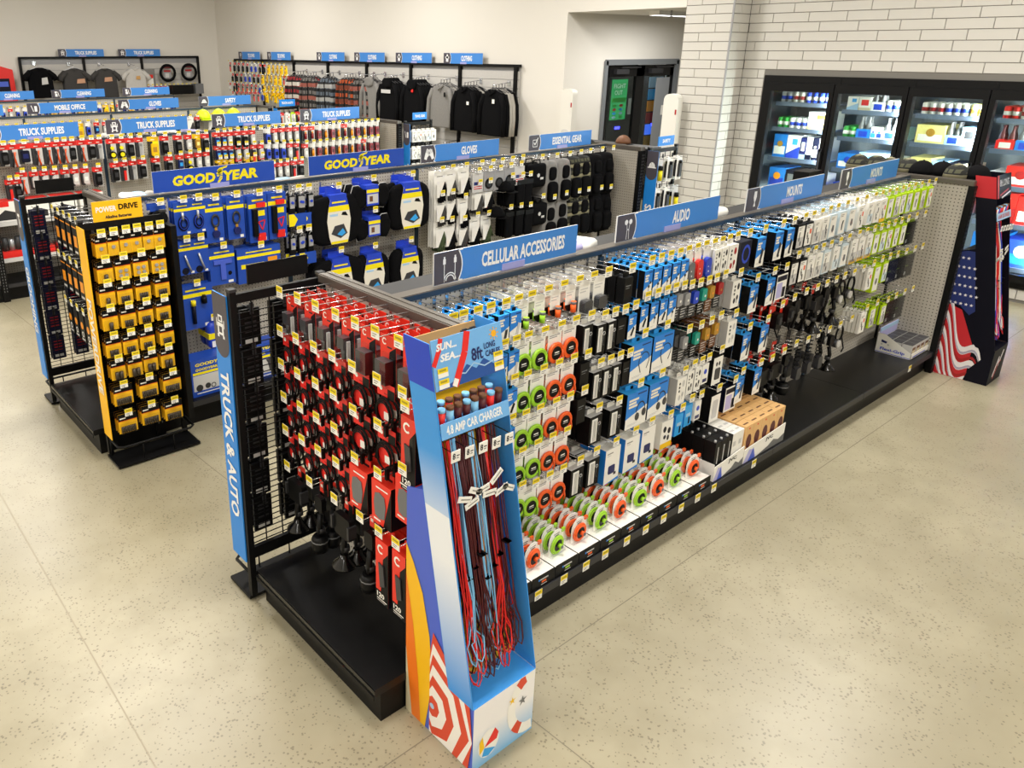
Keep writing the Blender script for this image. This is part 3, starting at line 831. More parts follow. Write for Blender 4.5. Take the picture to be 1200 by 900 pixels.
def wingfoot(mb, cx, cz, s, m, y):
    """winged boot between the two halves of the word"""
    def P(l):
        return [(cx+a*s, cz+b*s) for a, b in l]
    mb.fp(P([(-.28, -.62), (-.18, -.62), (.18, -.2), (.2, -.02), (.02, -.05), (-.12, -.3)]), m, y)
    mb.fp(P([(.0, .0), (.2, .03), (.24, .25), (.1, .42), (-.12, .34), (-.1, .12)]), m, y)
    mb.fp(P([(-.18, .36), (.02, .5), (.62, .62), (.55, .5), (.2, .42), (-.1, .28)]), m, y)
    mb.fp(P([(-.22, .2), (-.02, .28), (.3, .44), (.2, .3), (-.04, .14), (-.2, .08)]), m, y)
    mb.fp(P([(-.22, .0), (-.06, .1), (.1, .16), (.04, .05), (-.1, -.06)]), m, y)
    mb.line([(cx-.1*s, cz-.28*s), (cx+.16*s, cz-.1*s)], .03*s, 'gyblue', y-.0006)
    mb.line([(cx-.08*s, cz+.02*s), (cx+.2*s, cz+.12*s)], .03*s, 'gyblue', y-.0006)
def sign(text, icon, loc, w, lab, rz=0., h=.146, grp='blue category signs'):
    t = thing('aisle_sign', lab, 'sign', loc, rz, grp)
    gy = icon == 'gy'
    obj('board', MB().box(0, w, -.004, .004, 0, h, 'gyblue' if gy else 'signblue', t='lightgrey', l='lightgrey', r='lightgrey', b='signgrey'), t)
    if gy:
        mb = MB()
        mb.text('GOOD', w*.32, h*.47, w*.34, h*.5, 'gyyellow', -.0052, .05, .12).text('YEAR', w*.70, h*.49, w*.31, h*.5, 'gyyellow', -.0052, .05, .12)
        wingfoot(mb, w*.525, h*.52, h*.74, 'gyyellow', -.006)
        obj('lettering', mb, t)
    else:
        ip = .215*w
        pts = [(0, 0), (ip*.82, 0)]+arcpts(ip*.2, h/2, h*.86, -.6, .6, 6, .98)[0:]+[(ip*.82, h), (0, h)]
        pts = [(max(0, min(x, ip)), max(0.001, min(z, h-.001))) for x, z in pts]
        obj('icon_panel', MB().fp(pts, 'signgrey', -.0048), t)
        obj('panel_edge', MB().line([(p[0], p[1]) for p in pts[1:-1]], .006, 'signwhite', -.0054), t)
        obj('icon', icon_mb(icon, ip, h*.92, ip*.45, h*.5, -.0056), t)
        lw = w*min(.6, .034*len(text))
        obj('lettering', MB().text(text, w*.6, h*.5, lw, h*.5, 'signwhite', -.0052, .035), t)
    obj('clip_holder', MB().box(w*.44, w*.6, -.007, .007, -.0045, .026, 'holder'), t)
    return t
for (a, b), tx, ic, lb in [((.222, 1.085), 'CELLULAR ACCESSORIES', 'cable', 'blue cellular accessories sign with a white cable icon'), ((1.38, 2.285), 'AUDIO', 'buds', 'blue audio sign with a white earbuds icon'), ((2.576, 3.518), 'MOUNTS', 'mount', 'blue mounts sign next to the audio sign'), ((3.778, 4.70), 'MOUNTS', 'mount', 'blue mounts sign farthest along the accessory gondola')]:
    sign(tx, ic, (a, 0, 1.475), b-a, lb, h=.13)
for (a, b), tx, ic, lb in [((.152, 1.042), '', 'gy', 'blue sign with yellow lettering and winged foot above the battery rack end'), ((1.328, 2.219), '', 'gy', 'blue sign with yellow lettering and winged foot above the seat cushions'), ((2.397, 3.29), 'GLOVES', 'gloves', 'blue gloves sign above the carded work gloves'), ((3.674, 4.562), 'ESSENTIAL GEAR', 'check', 'blue essential gear sign with a tick box above the backpacks')]:
    sign(tx, ic, (a, 2.686, 1.478), b-a, lb, h=.138)
for (a, b), lb in zip([(-.09, .82), (1.101, 2.016), (2.317, 3.221), (3.502, 4.402)], ['leftmost of the four truck supplies signs over the tools gondola', 'second truck supplies sign over the tools gondola, above the first yellow-lettered sign', 'third truck supplies sign over the tools gondola, below the yellow caps', 'rightmost of the four truck supplies signs over the tools gondola']):
    sign('TRUCK SUPPLIES', 'truck', (a, 6.352, 1.50), b-a, 'blue '+lb)
for (a, b), tx, ic, lb in [((-.03, .88), 'MOBILE OFFICE', 'note', 'blue mobile office sign cut by the left picture edge'), ((1.19, 2.16), 'MOBILE OFFICE', 'note', 'blue mobile office sign with white pen and pad icon'), ((2.47, 3.42), 'GLOVES', 'gloves', 'blue gloves sign in the row behind the truck supplies signs'), ((3.76, 4.68), 'SAFETY', 'hat', 'blue safety sign above the neon caps')]:
    sign(tx, ic, (a, 9.85, 1.49), b-a, lb)
for (a, b), lb in [((1.30, 2.22), 'blue cleaning sign nearest the left picture edge'), ((2.53, 3.5), 'blue cleaning sign in the middle of the far row'), ((3.85, 4.8), 'blue cleaning sign rightmost in the far row')]:
    sign('CLEANING', 'spray', (a, 13.5, 1.49), b-a, lb)
for (u0, u1), lb in [((68.5, 122), 'left of the two truck supplies signs on the back wall'), ((139, 188), 'right of the two truck supplies signs on the back wall')]:
    a = on(u0, 66, 1, 15.97); b = on(u1, 66, 1, 15.97)
    sign('TRUCK SUPPLIES', 'truck', (a.x, 15.97, 2.2), b.x-a.x, 'small blue '+lb, h=.15)
for (u0, u1, v), tx, ic, lb in [((280, 305, 68.5), 'TIE DOWNS', 'tie', 'blue sign on the right wall nearest the room corner'), ((313.5, 341, 69.5), 'TIE DOWNS', 'tie', 'blue sign on the right wall second from the room corner'), ((371.5, 404, 71.2), 'CLOTHING', 'shirt', 'blue clothing sign above the orange flannel shirts'), ((415.5, 451, 73), 'CLOTHING', 'shirt', 'blue clothing sign above the first black hooded tops'), ((464, 506, 75), 'CLOTHING', 'shirt', 'blue clothing sign above the grey pullover'), ((520, 565.7, 76.7), 'CLOTHING', 'shirt', 'blue clothing sign rightmost on the wall above the navy tops')]:
    a = on(u0, v, 0, 7.10); b = on(u1, v, 0, 7.10)
    sign(tx, ic, (7.10, a.y, 2.135), a.y-b.y, lb, -PI/2, .16)

# ---------------------------------------------------------------- peg hooks with price tags
HOOKL = .25
hook_me = MB().tube([(0, 0, -.02), (0, -HOOKL, -.016)], .0022, 'chrome', 4).tube([(0, 0, -.006), (0, -HOOKL+.004, .008)], .0018, 'chrome', 4).box(-.008, .008, -.004, .004, -.045, -.002, 'chrome').mesh('peg_hook')
tag_me = MB().box(-.019, .019, -.0015, 0, -.022, .02, 'paper').fr(-.019, .019, -.001, .02, 'tagyellow', -.002).fr(-.013, .013, .006, .013, 'tagink', -.0024).fr(-.013, .008, -.009, -.006, 'inkgrey', -.002).fr(-.013, .002, -.016, -.013, 'inkgrey', -.002).xf(Matrix.Diagonal((1.18, 1, 1.12, 1))).mesh('price_tag')
hook_black = MB().tube([(0, 0, 0), (0, -.16, 0)], .0022, 'darkgrey', 4).box(-.008, .008, -.004, .004, -.02, .03, 'darkgrey').mesh('peg_hook')
class Face:
    """a pegboard face: products hang on hooks that stick out of it"""
    def __init__(s, fixture, ax, val, rz, place, hookl=HOOKL):
        s.fix, s.ax, s.val, s.rz, s.place, s.hl = fixture, ax, val, rz, place, hookl
        s.out = Vector((math.sin(rz), -math.cos(rz), 0))
        s.inv = fixture.matrix_world.inverted() if False else None
        s.row = 0
    def tagplane(s):
        return s.val+s.out[s.ax]*s.hl
    def hook(s, P):
        """P: tag position in the world; hook is a part of the fixture"""
        fl, fr = s.fix.location, s.fix.rotation_euler.z
        root = P-s.out*s.hl
        q = Matrix.Rotation(-fr, 4, 'Z') @ (root-fl)
        h = obj('peg_hook', hook_me, s.fix, q, s.rz-fr)
        obj('price_tag', tag_me, h, (0, -s.hl-.001, .006))
        return h
PROTO = {}
def proto(kind):
    if kind not in PROTO:
        d = KINDS[kind]()
        root = d['parts'][0][1].mesh(d['name'])
        kids = [(n, m.mesh(n)) for n, m in d['parts'][1:]]
        allm = MB()
        for n, m in d['parts']:
            allm.add(m)
        PROTO[kind] = (d, root, kids, allm.mesh(d['name']))
    return PROTO[kind]
def place(kind, P, rz, lab, grp, front=True, tilt=0.):
    d, root, kids, allm = proto(kind)
    if front:
        o = obj(d['name'], root, None, P, rz)
        for n, m in kids:
            obj(n, m, o)
    else:
        o = obj(d['name'], allm, None, P, rz)
    if tilt:
        o.rotation_euler = (0, 0, rz+tilt)
    return tag(o, lab, d['cat'], grp)
def hang(face, P, kind, n, where, rowname, idx):
    face.hook(P)
    if not kind:
        return
    d = proto(kind)[0]
    sp = d['d']+.004
    n = max(1, min(n, int((face.hl-.03)/sp)))
    for k in range(n):
        Q = P-face.out*(.008+d['d']+k*sp)
        Q.z = P.z-.033
        pos = f"{ORD[idx]} hook of {rowname} row, {where}"
        if k == 0:
            lab = f"{d['desc']} on {pos}"
        else:
            lab = f"{ORD[k]}-from-front {d['desc']} on {pos}"
        place(kind, Q, face.rz, lab, d['grp'], k == 0, random.uniform(-.06, .06) if k else random.uniform(-.02, .02))
def rows(face, data, secname, rown0=0):
    """data: list of rows; row: list of (u, v, kind, n) with the price tag's pixel"""
    for r, row in enumerate(data):
        pts = [on(u, v, face.ax, face.tagplane()) for u, v, *_ in row]
        cnt = {}
        for (u, v, kind, n), P in zip(row, pts):
            w = secname(P)
            i = cnt.get(w, 0); cnt[w] = i+1
            hang(face, P, kind, n, w, ROWN[min(r+rown0, 7)], i)
# ================================================================ products
KINDS = {}
def kind(name, **meta):
    def deco(f):
        KINDS[name] = lambda: dict(parts=f(), **meta)
        return f
    return deco
def K(key, name, cat, desc, grp, d, parts):
    KINDS[key] = lambda: dict(name=name, cat=cat, desc=desc, grp=grp, d=d, parts=parts())
def bars(mb, x0, x1, z, n, m, y, dz=.008, h=.004, rnd=None):
    for i in range(n):
        mb.fr(x0, x1-(x1-x0)*([0, .25, .1, .35][i % 4]), z-i*dz-h, z-i*dz, m, y)
def euro(mb, w, z, m, y):
    mb.fr(-w*.18, w*.18, z-.004, z+.004, 'darkgrey', y)
# ---- blue and white boxes with black sides
def bluebox(w, h, d, art, side='black'):
    def f():
        b = MB().box(-w/2, w/2, -d, 0, -h, -.012, 'boxblue', l=side, r=side, b=side, t='skyblue', d='paper')
        y = -d-.0006
        b.fp([(-w/2, -h), (w/2, -h), (w/2, -h*.5), (-w/2, -h*.72)], 'paper', y)
        # hang tab with the black clip
        b.box(-w*.28, w*.28, -d/2-.002, -d/2+.002, -.013, .01, 'skyblue').box(-.009, .009, -d/2-.006, -d/2+.006, -.012, .002, 'black')
        p = MB()
        y -= .0006
        bars(p, -w*.4, w*.06, -h*.22, 3, 'label', y, h*.085, h*.06)
        p.fr(w*.0, w*.42, -.012-h*.09, -.012-h*.06, 'deepblue', y)
        bars(p, -w*.4, w*.1, -h*.88, 2, 'lightgrey', y, h*.03, h*.012)
        q = MB()
        if art == 'phone':
            q.extr([(w*.05, -h*.86), (w*.25, -h*.86), (w*.36, -h*.58), (w*.16, -h*.58)], y-.002, y, 'darkgrey')
        elif art == 'white':
            q.extr([(w*.0, -h*.9), (w*.2, -h*.9), (w*.4, -h*.5), (w*.2, -h*.46)], y-.002, y, 'lightgrey')
        elif art == 'plug':
            q.extr([(-w*.15, -h*.86), (w*.0, -h*.9), (w*.28, -h*.62), (w*.15, -h*.56)], y-.002, y, 'black')
        elif art == 'buds':
            q.fd(w*.12, -h*.62, w*.12, 'ink', y).fd(w*.3, -h*.5, w*.1, 'ink', y).line([(w*.12, -h*.62), (w*.05, -h*.8)], .003, 'ink', y)
        elif art == 'bt':
            q.extr([(-w*.05, -h*.88), (w*.1, -h*.9), (w*.3, -h*.5), (w*.14, -h*.42)], y-.003, y, 'darkgrey').fd(w*.08, -h*.86, w*.1, 'ink', y-.0035)
        elif art == 'car':
            for dx, dz, s in ((-.12, -.5, .7), (.2, -.5, 1.1), (.12, -.74, 1.)):
                q.extr([(w*dx, -h*(-dz+.12*s)), (w*(dx+.16), -h*(-dz+.12*s)), (w*(dx+.22), -h*(-dz-.12*s)), (w*(dx+.08), -h*(-dz-.12*s))], y-.002, y, 'plastic')
        elif art == 'neck':
            q.ring(w*.16, -h*.55, w*.24, w*.27, 'ink', y, 10, -.2, PI+.2).line([(w*-.1, -h*.6), (w*.02, -h*.84)], .006, 'ink', y).line([(w*.42, -h*.58), (w*.3, -h*.78)], .006, 'ink', y)
        elif art == 'head':
            q.ring(w*.2, -h*.6, w*.19, w*.225, 'ink', y, 10, -.1, PI+.1, 1.3).extr(arcpts(w*.04, -h*.74, w*.1, 0, 2*PI, 9, 1.3)[:-1], y-.002, y, 'plastic').extr(arcpts(w*.36, -h*.68, w*.1, 0, 2*PI, 9, 1.3)[:-1], y-.002, y, 'plastic')
        return [('box', b), ('print', p), ('picture', q)]
    return f
for key, w, h, d, art, ds in [('bb_phone', .062, .128, .034, 'phone', 'blue boxed charger'), ('bb_white', .062, .128, .034, 'white', 'blue boxed power bank'), ('bb_plug', .06, .13, .034, 'plug', 'blue boxed car plug'), ('bb_buds', .062, .145, .032, 'buds', 'blue boxed earphones'), ('bb_bt', .085, .17, .05, 'bt', 'blue boxed headset'), ('bb_car', .085, .165, .05, 'car', 'blue boxed adapter'), ('bb_neck', .165, .2, .06, 'neck', 'blue boxed neckband headset'), ('bb_head', .165, .2, .085, 'head', 'blue boxed headphones')]:
    K(key, 'accessory_box', 'box', ds, ds.replace('blue boxed', 'boxed')+' boxes', d, bluebox(w, h, d, art))
# ---- coiled cable on a white card
def coilcard(c, mini=False):
    def f():
        w, h = .085, .085
        b = MB().box(-w/2, w/2, -.0015, 0, -h, .012, 'paper')
        bars(b, -w*.4, w*.35, -.012, 2, 'midgrey', -.002, .008, .004)
        q = MB()
        for i, rr in enumerate((.041, .034)):
            q.torus((0, -.012+i*.002, -.091), rr, .0072, c, 18, 6)
        k = MB().cyl((0, -.0175, -.091), .03, .004, 'black', 14, 'y')
        k.fr(-.014, .014, -.089, -.084, 'paper', -.0182).fr(-.016, .016, -.097, -.094, 'lightgrey', -.0182)
        return [('card', b), ('cable_coil', q), ('badge', k), ('tie', MB().tube([(.03, -.02, -.08), (.036, -.024, -.12), (.034, -.02, -.14)], .004, c, 5))]
    return f
K('coil_g', 'cable_pack', 'cable', 'lime green coiled cable card', 'coiled cable cards', .024, coilcard('coilgreen'))
K('coil_o', 'cable_pack', 'cable', 'orange coiled cable card', 'coiled cable cards', .024, coilcard('coilorange'))
def plugcard(c):
    def f():
        w = .062
        b = MB().box(-w/2, w/2, -.0015, 0, -.075, .012, 'paper')
        bars(b, -w*.4, w*.3, -.02, 2, 'lightgrey', -.002, .012, .005)
        k = MB().extr(arcpts(0, -.075, w/2, PI, 2*PI, 8), -.006, 0, 'black')
        q = MB().cyl((0, -.02, -.105), .012, .035, c, 9, 'z').cyl((0, -.02, -.07), .0125, .012, 'grey', 9, 'z', cap=c)
        return [('card', b), ('insert', k), ('plug', q)]
    return f
K('plug_g', 'charger_pack', 'charger', 'lime green car charger card', 'car charger cards', .034, plugcard('coilgreen'))
K('plug_o', 'charger_pack', 'charger', 'orange car charger card', 'car charger cards', .034, plugcard('coilorange'))
def blackblister():
    w = .075
    b = MB().box(-w/2, w/2, -.0015, 0, -.14, .012, 'paper')
    bars(b, -w*.4, w*.3, -.025, 2, 'lightgrey', -.002, .012, .005)
    q = MB().extr(rrect(-.028, .028, -.13, -.075, .01, 2), -.03, -.002, 'plastic')
    return [('card', b), ('charger', q), ('blister', MB().extr(rrect(-.034, .034, -.136, -.07, .012, 2), -.034, -.0025, 'blister'))]
K('blk_blister', 'charger_pack', 'charger', 'black wall charger on white card', 'white carded chargers', .036, blackblister)
def stickbox(w=.064, h=.15, d=.05):
    def f():
        b = MB().box(-w/2, w/2, -d, 0, -h, -.01, 'black', t='lightgrey').box(-w*.3, w*.3, -d/2-.002, -d/2+.002, -.012, .012, 'paper')
        p = MB().box(-w*.34, w*.1, -d-.002, -d, -h*.92, -h*.16, 'paper').box(-w*.22, -w*.02, -d-.006, -d-.002, -h*.88, -h*.2, 'silver')
        q = MB().torus((w*.26, -d-.002, -h*.36), .008, .002, 'silver', 10, 4).tube([(w*.26, -d-.002, -h*.42), (w*.2, -d-.002, -h*.62), (w*.3, -d-.002, -h*.75)], .0015, 'grey', 4)
        return [('box', b), ('power_stick', p), ('key_ring', q)]
    return f
K('stick', 'power_bank_box', 'box', 'black boxed silver power stick', 'boxed power sticks', .052, stickbox())
K('stickbig', 'power_bank_box', 'box', 'large black boxed power stick', 'boxed power sticks', .072, stickbox(.09, .155, .07))
K('blackbox', 'accessory_box', 'box', 'plain black accessory box', 'plain black boxes', .045, lambda: [('box', MB().box(-.03, .03, -.043, 0, -.13, -.01, 'black').box(-.018, .018, -.024, -.02, -.012, .012, 'black')), ('print', MB().fr(-.022, .016, -.05, -.045, 'grey', -.0436).fr(-.022, .006, -.06, -.057, 'grey', -.0436))])
K('darkbig', 'headset_box', 'box', 'large dark headset box', 'dark headset boxes', .1, lambda: [('box', MB().box(-.055, .055, -.098, 0, -.16, -.01, 'navy', l='darkgrey')), ('picture', MB().ring(0.01, -.08, .028, .04, 'royal', -.0986, 12, 0, 2*PI, 1.3)), ('window', MB().box(-.0555, -.055, -.06, -.015, -.15, -.05, 'royal'))])
# ---- small bubble packs
def capsule(c, c2='paper'):
    def f():
        b = MB().box(-.028, .028, -.0015, 0, -.05, .012, c2)
        q = MB().extr(rrect(-.024, .024, -.14, -.04, .02, 3), -.022, -.002, c)
        q.fd(0, -.11, .005, 'signwhite', -.0226, None, 6).fd(-.005, -.085, .004, 'signwhite', -.0226, None, 6)
        return [('card', b), ('earphones', q), ('blister', MB().extr(rrect(-.028, .028, -.146, -.034, .022, 3), -.026, -.0025, 'blister'))]
    return f
for k_, c in (('grey', 'grey'), ('red', 'red'), ('blue', 'royal')):
    K('caps_'+k_, 'earphone_pack', 'earphones', f'{k_} earphone bubble pack', 'earphone bubble packs', .028, capsule(c))
def pack2(c, c2, c3):
    def f():
        w, h = .062, .15
        b = MB().box(-w/2, w/2, -.002, 0, -h, .012, c2)
        bars(b, -w*.4, w*.4, -h*.62, 4, 'lightgrey', -.0026, h*.09, .004)
        q = MB().extr(rrect(-.022, .022, -.075, -.012, .008, 2), -.02, -.002, c).fd(.004, -.05, .007, c3, -.0206, None, 8)
        return [('card', b), ('gadget', q)]
    return f
for k_, c, c2, c3 in (('g', 'midgrey', 'darkgrey', 'paper'), ('b', 'royal', 'darkgrey', 'paper'), ('t', 'teal', 'black', 'paper'), ('o', 'gold', 'brown', 'amber'), ('r', 'deepred', 'darkgrey', 'gold')):
    K('pk_'+k_, 'gadget_pack', 'gadget', dict(g='grey', b='blue', t='teal', o='gold', r='dark red')[k_]+' carded phone gadget', 'carded phone gadgets', .024, pack2(c, c2, c3))
# ---- white printed cards and boxes with pictures of mounts and buds
def blob(mb, cx, cz, s, m, y, v):
    sh = [[(-.4, -.9), (.2, -.9), (.4, .1), (.1, .9), (-.3, .5)], [(-.5, -.6), (.5, -.8), (.3, .2), (.6, .8), (-.1, .5), (-.6, .7)], [(-.2, -1), (.2, -1), (.2, 0), (.5, .9), (-.1, .8), (-.3, 0)], [(-.5, -.4), (.0, -.9), (.5, -.4), (.4, .5), (-.3, .6)]][v % 4]
    mb.fp([(cx+a*s, cz+b*s) for a, b in sh], m, y)
def whitecard(v, border='paper', foot=None, w=.085, h=.15, d=.02, face='paper'):
    def f():
        b = MB().box(-w/2, w/2, -d, 0, -h, -.006, border, f=border)
        y = -d-.0006
        b.fr(-w*.43, w*.43, -h*.95, -h*.12, face, y)
        b.box(-w*.25, w*.25, -d/2-.001, -d/2+.001, -.007, .014, border)
        if foot:
            b.fr(-w/2, w/2, -h, -h*.84, foot, y-.0004)
        p = MB()
        r = random.Random(v)
        bars(p, -w*.36, w*.1, -h*.17, 2, 'inkgrey', y-.0008, .009, .004)
        n = [1, 3, 5, 2][v % 4]
        if v % 2:
            p.fr(-w*.43, w*.43, -h*.95, -h*.55, 'lightgrey' if v % 3 else 'mistblue', y-.0004)
        for i in range(n):
            blob(p, w*(r.uniform(-.22, .22) if n > 1 else .02), -h*(.36+.5*(i+.5)/n), w*([.36, .2, .17, .26][v % 4]), ['ink', 'darkgrey', 'plastic', 'grey'][r.randrange(4)], y-.0008, r.randrange(4))
        if v % 5 == 2:
            p.fr(w*.1, w*.3, -h*.5, -h*.32, 'orange', y-.001)
        return [('box', b), ('picture', p)]
    return f
for v in range(8):
    K(f'wc{v}', 'mount_pack', 'phone mount', ['white boxed phone mount', 'white carded vent mount', 'white carded accessory set', 'white boxed mount pair'][v % 4], 'white mount packs', .022, whitecard(v))
    K(f'lc{v}', 'mount_pack', 'phone mount', 'lime bordered mount card', 'lime mount cards', .018, whitecard(v, 'limeborder', None, .085, .15, .012))
    K(f'yc{v}', 'mount_pack', 'phone mount', 'white mount card, yellow foot', 'yellow footed mount cards', .018, whitecard(v, 'paper', 'yellow', .09, .16, .012))
    K(f'kc{v}', 'mount_pack', 'phone mount', 'black edged white mount box', 'black edged mount boxes', .03, whitecard(v, 'black', None, .085, .15, .028))
    K(f'gc{v}', 'mount_pack', 'phone mount', 'pale green edged mount box', 'green edged mount boxes', .022, whitecard(v, 'mistblue', None, .09, .15, .02))
K('lctall', 'mount_pack', 'phone mount', 'tall lime mount box', 'lime mount cards', .04, whitecard(0, 'limeborder', None, .09, .2, .035))
def budbox(c, h=.16, w=.085, d=.045, sidec='lightgrey'):
    def f():
        b = MB().box(-w/2, w/2, -d, 0, -h, -.01, 'paper', l=sidec).box(-w*.25, w*.25, -d/2-.001, -d/2+.001, -.012, .014, 'paper')
        p = MB(); y = -d-.0006
        for dx in (-.2,):
            for i in range(3):
                p.fd(w*dx, -h*(.25+.13*i), w*.09, 'darkgrey', y, None, 8)
        p.fd(w*.2, -h*.28, w*.14, c, y, h*.12, 10).fd(w*-.12, -h*.75, w*.13, c, y, h*.1, 10).fd(w*.2, -h*.66, w*.12, c, y, h*.09, 10).line([(w*.2, -h*.66), (w*.16, -h*.85)], .006, c, y)
        return [('box', b), ('picture', p)]
    return f
K('bud_r', 'earbud_box', 'earbuds', 'white boxed red earbuds', 'boxed wireless earbuds', .047, budbox('deepred'))
K('bud_k', 'earbud_box', 'earbuds', 'white boxed black earbuds', 'boxed wireless earbuds', .047, budbox('ink'))
K('bud_w', 'earbud_box', 'earbuds', 'white boxed pale earbuds', 'boxed wireless earbuds', .047, budbox('lightgrey'))
K('bud_t', 'earbud_box', 'earbuds', 'thin white earbud card', 'boxed wireless earbuds', .018, budbox('ink', .14, .06, .014))
K('budcase', 'earbud_box', 'earbuds', 'black sided white earbud box', 'boxed wireless earbuds', .09, lambda: [('box', MB().box(-.045, .045, -.088, 0, -.17, -.01, 'black', f='paper')), ('picture', MB().extr(rrect(-.022, .024, -.14, -.075, .006, 2), -.0925, -.0885, 'plastic').fd(-.012, -.05, .009, 'ink', -.0888, .013, 8).fd(.014, -.05, .009, 'ink', -.0888, .013, 8))])
K('plaincase', 'earbud_box', 'earbuds', 'black sided pale grey box', 'boxed wireless earbuds', .09, lambda: [('box', MB().box(-.045, .045, -.088, 0, -.17, -.01, 'black', f='paper')), ('picture', MB().extr(rrect(-.024, .024, -.15, -.04, .008, 2), -.0895, -.0885, 'lightgrey'))])
K('greybox', 'speaker_box', 'box', 'grey windowed speaker box', 'grey speaker boxes', .1, lambda: [('box', MB().box(-.05, .05, -.098, 0, -.17, -.01, 'grey', f='midgrey', t='black')), ('print', MB().fr(-.03, .02, -.05, -.04, 'limeborder', -.0986))])
K('spkbox', 'speaker_box', 'box', 'white speaker box, dark speaker print', 'white speaker boxes', .05, lambda: [('box', MB().box(-.058, .058, -.048, 0, -.19, -.004, 'paper', l='boxblue', d='boxblue')), ('picture', MB().extr(rrect(-.03, .02, -.14, -.095, .006, 2), -.051, -.0485, 'deepblue').fr(.015, .035, -.155, -.14, 'ink', -.0486)), ('print', MB().fr(-.045, .0, -.03, -.024, 'inkgrey', -.0486).fr(-.045, -.015, -.04, -.036, 'lightgrey', -.0486).fp([(-.058, -.19), (.058, -.19), (.058, -.175)], 'boxblue', -.0487))])
K('ybud', 'earbud_box', 'earbuds', 'white earbud box, yellow foot', 'boxed wireless earbuds', .05, lambda: [('box', MB().box(-.05, .05, -.048, 0, -.16, -.004, 'paper', d='yellow')), ('picture', MB().fd(-.02, -.05, .014, 'ink', -.0486, .018).fd(.02, -.065, .014, 'ink', -.0486, .018).fd(-.015, -.095, .012, 'ink', -.0486).fd(.015, -.105, .01, 'ink', -.0486, .016)), ('foot_band', MB().fr(-.05, .05, -.16, -.13, 'yellow', -.0487))])
K('dotbox', 'phone_box', 'box', 'dark boxed tablet holder', 'dark tablet boxes', .05, lambda: [('box', MB().box(-.06, .06, -.045, 0, -.16, -.01, 'paper', t='navy', l='navy')), ('picture', MB().fr(-.05, .01, -.15, -.06, 'lilac', -.0456).fr(.015, .05, -.15, -.09, 'navy', -.0456).fr(-.055, .055, -.05, -.02, 'navy', -.0456))])
K('smallblue', 'accessory_box', 'box', 'small blue accessory box', 'small blue boxes', .04, lambda: [('box', MB().box(-.035, .035, -.038, 0, -.13, -.008, 'skyblue', l='boxblue')), ('picture', MB().fr(-.02, .02, -.075, -.055, 'paleblue', -.0386).fr(.005, .02, -.12, -.08, 'navy', -.0386))])
K('smallwhite', 'accessory_box', 'box', 'small white blue accessory box', 'small blue boxes', .04, lambda: [('box', MB().box(-.03, .03, -.038, 0, -.12, -.008, 'paper')), ('picture', MB().fd(0, -.05, .015, 'royal', -.0386).fr(-.02, .02, -.11, -.09, 'deepblue', -.0386))])
K('blkpouch', 'phone_case_pack', 'phone case', 'black pouch in clear sleeve', 'black pouches', .03, lambda: [('pouch', MB().box(-.075, .075, -.02, 0, -.17, -.012, 'black').fr(-.06, -.01, -.09, -.086, 'coilgreen', -.0206).fr(-.06, -.03, -.155, -.13, 'paper', -.0206)), ('sleeve', MB().box(-.08, .08, -.024, -.021, -.175, .01, 'blistergrey')), ('header', MB().box(-.07, .07, -.012, -.01, -.012, .01, 'limeborder'))])
# ---- black mounts with small cards
def mount(head, card='cardred', cup=True):
    def f():
        c = MB().box(-.03, .03, -.002, 0, -.045, .012, card).box(.0, .03, -.0026, -.002, -.045, -.012, 'black')
        c.fr(-.022, -.006, -.02, -.006, 'paper', -.003)
        b = MB()
        if head == 'cradle':
            b.extr(rrect(-.045, .045, -.14, -.05, .012, 2), -.035, -.01, 'black').box(-.052, -.042, -.045, -.01, -.12, -.07, 'darkgrey').box(.042, .052, -.045, -.01, -.12, -.07, 'darkgrey')
        else:
            b.extr(rrect(-.022, .022, -.11, -.045, .01, 2), -.03, -.01, 'black')
        a = MB().tube([(0, -.02, -.12), (0.004, -.03, -.17), (0, -.025, -.225)], .011, 'black', 7).cyl((0, -.022, -.2), .017, .02, 'darkgrey', 8)
        G_ = Matrix.Diagonal((1.25, 1.1, 1.1, 1))
        for q_ in (b, a):
            q_.xf(G_)
        p = [('card', c), ('cradle', b), ('arm', a)]
        if cup:
            p.append(('suction_cup', MB().lathe([(.052, -.29), (.05, -.282), (.022, -.255), (.016, -.235)], 16, 'blackgloss', (0, -.03, 0))))
        else:
            p.append(('cup_base', MB().lathe([(.032, -.31), (.037, -.29), (.037, -.25), (.028, -.235)], 12, 'black', (0, -.03, 0)).lathe([(.0375, -.262), (.0375, -.256)], 12, 'grey', (0, -.03, 0))))
        return p
    return f
K('mnt_cup', 'suction_mount', 'phone mount', 'black suction cup phone mount', 'black phone mounts', .06, mount('cradle'))
K('mnt_bot', 'cup_holder_mount', 'phone mount', 'black cup holder phone mount', 'black phone mounts', .06, mount('slim', 'cardred', False))
K('mnt_slim', 'dash_mount', 'phone mount', 'black slim dash mount', 'black phone mounts', .055, mount('slim', 'darkgrey', True))
def longmount():
    c = MB().box(-.03, .03, -.002, 0, -.03, .012, 'darkgrey')
    b = MB().tube([(-.02, -.02, -.03), (.0, -.03, -.12), (-.02, -.02, -.2)], .009, 'black', 6).extr(rrect(-.04, .03, -.11, -.03, .012, 2), -.03, -.015, 'black')
    q = MB().tube([(.03, -.02, -.02), (.005, -.03, -.16)], .003, 'steel', 4)
    return [('card', c), ('arm', b), ('rod', q)]
K('mnt_long', 'arm_mount', 'phone mount', 'black long arm phone mount', 'black phone mounts', .055, longmount)
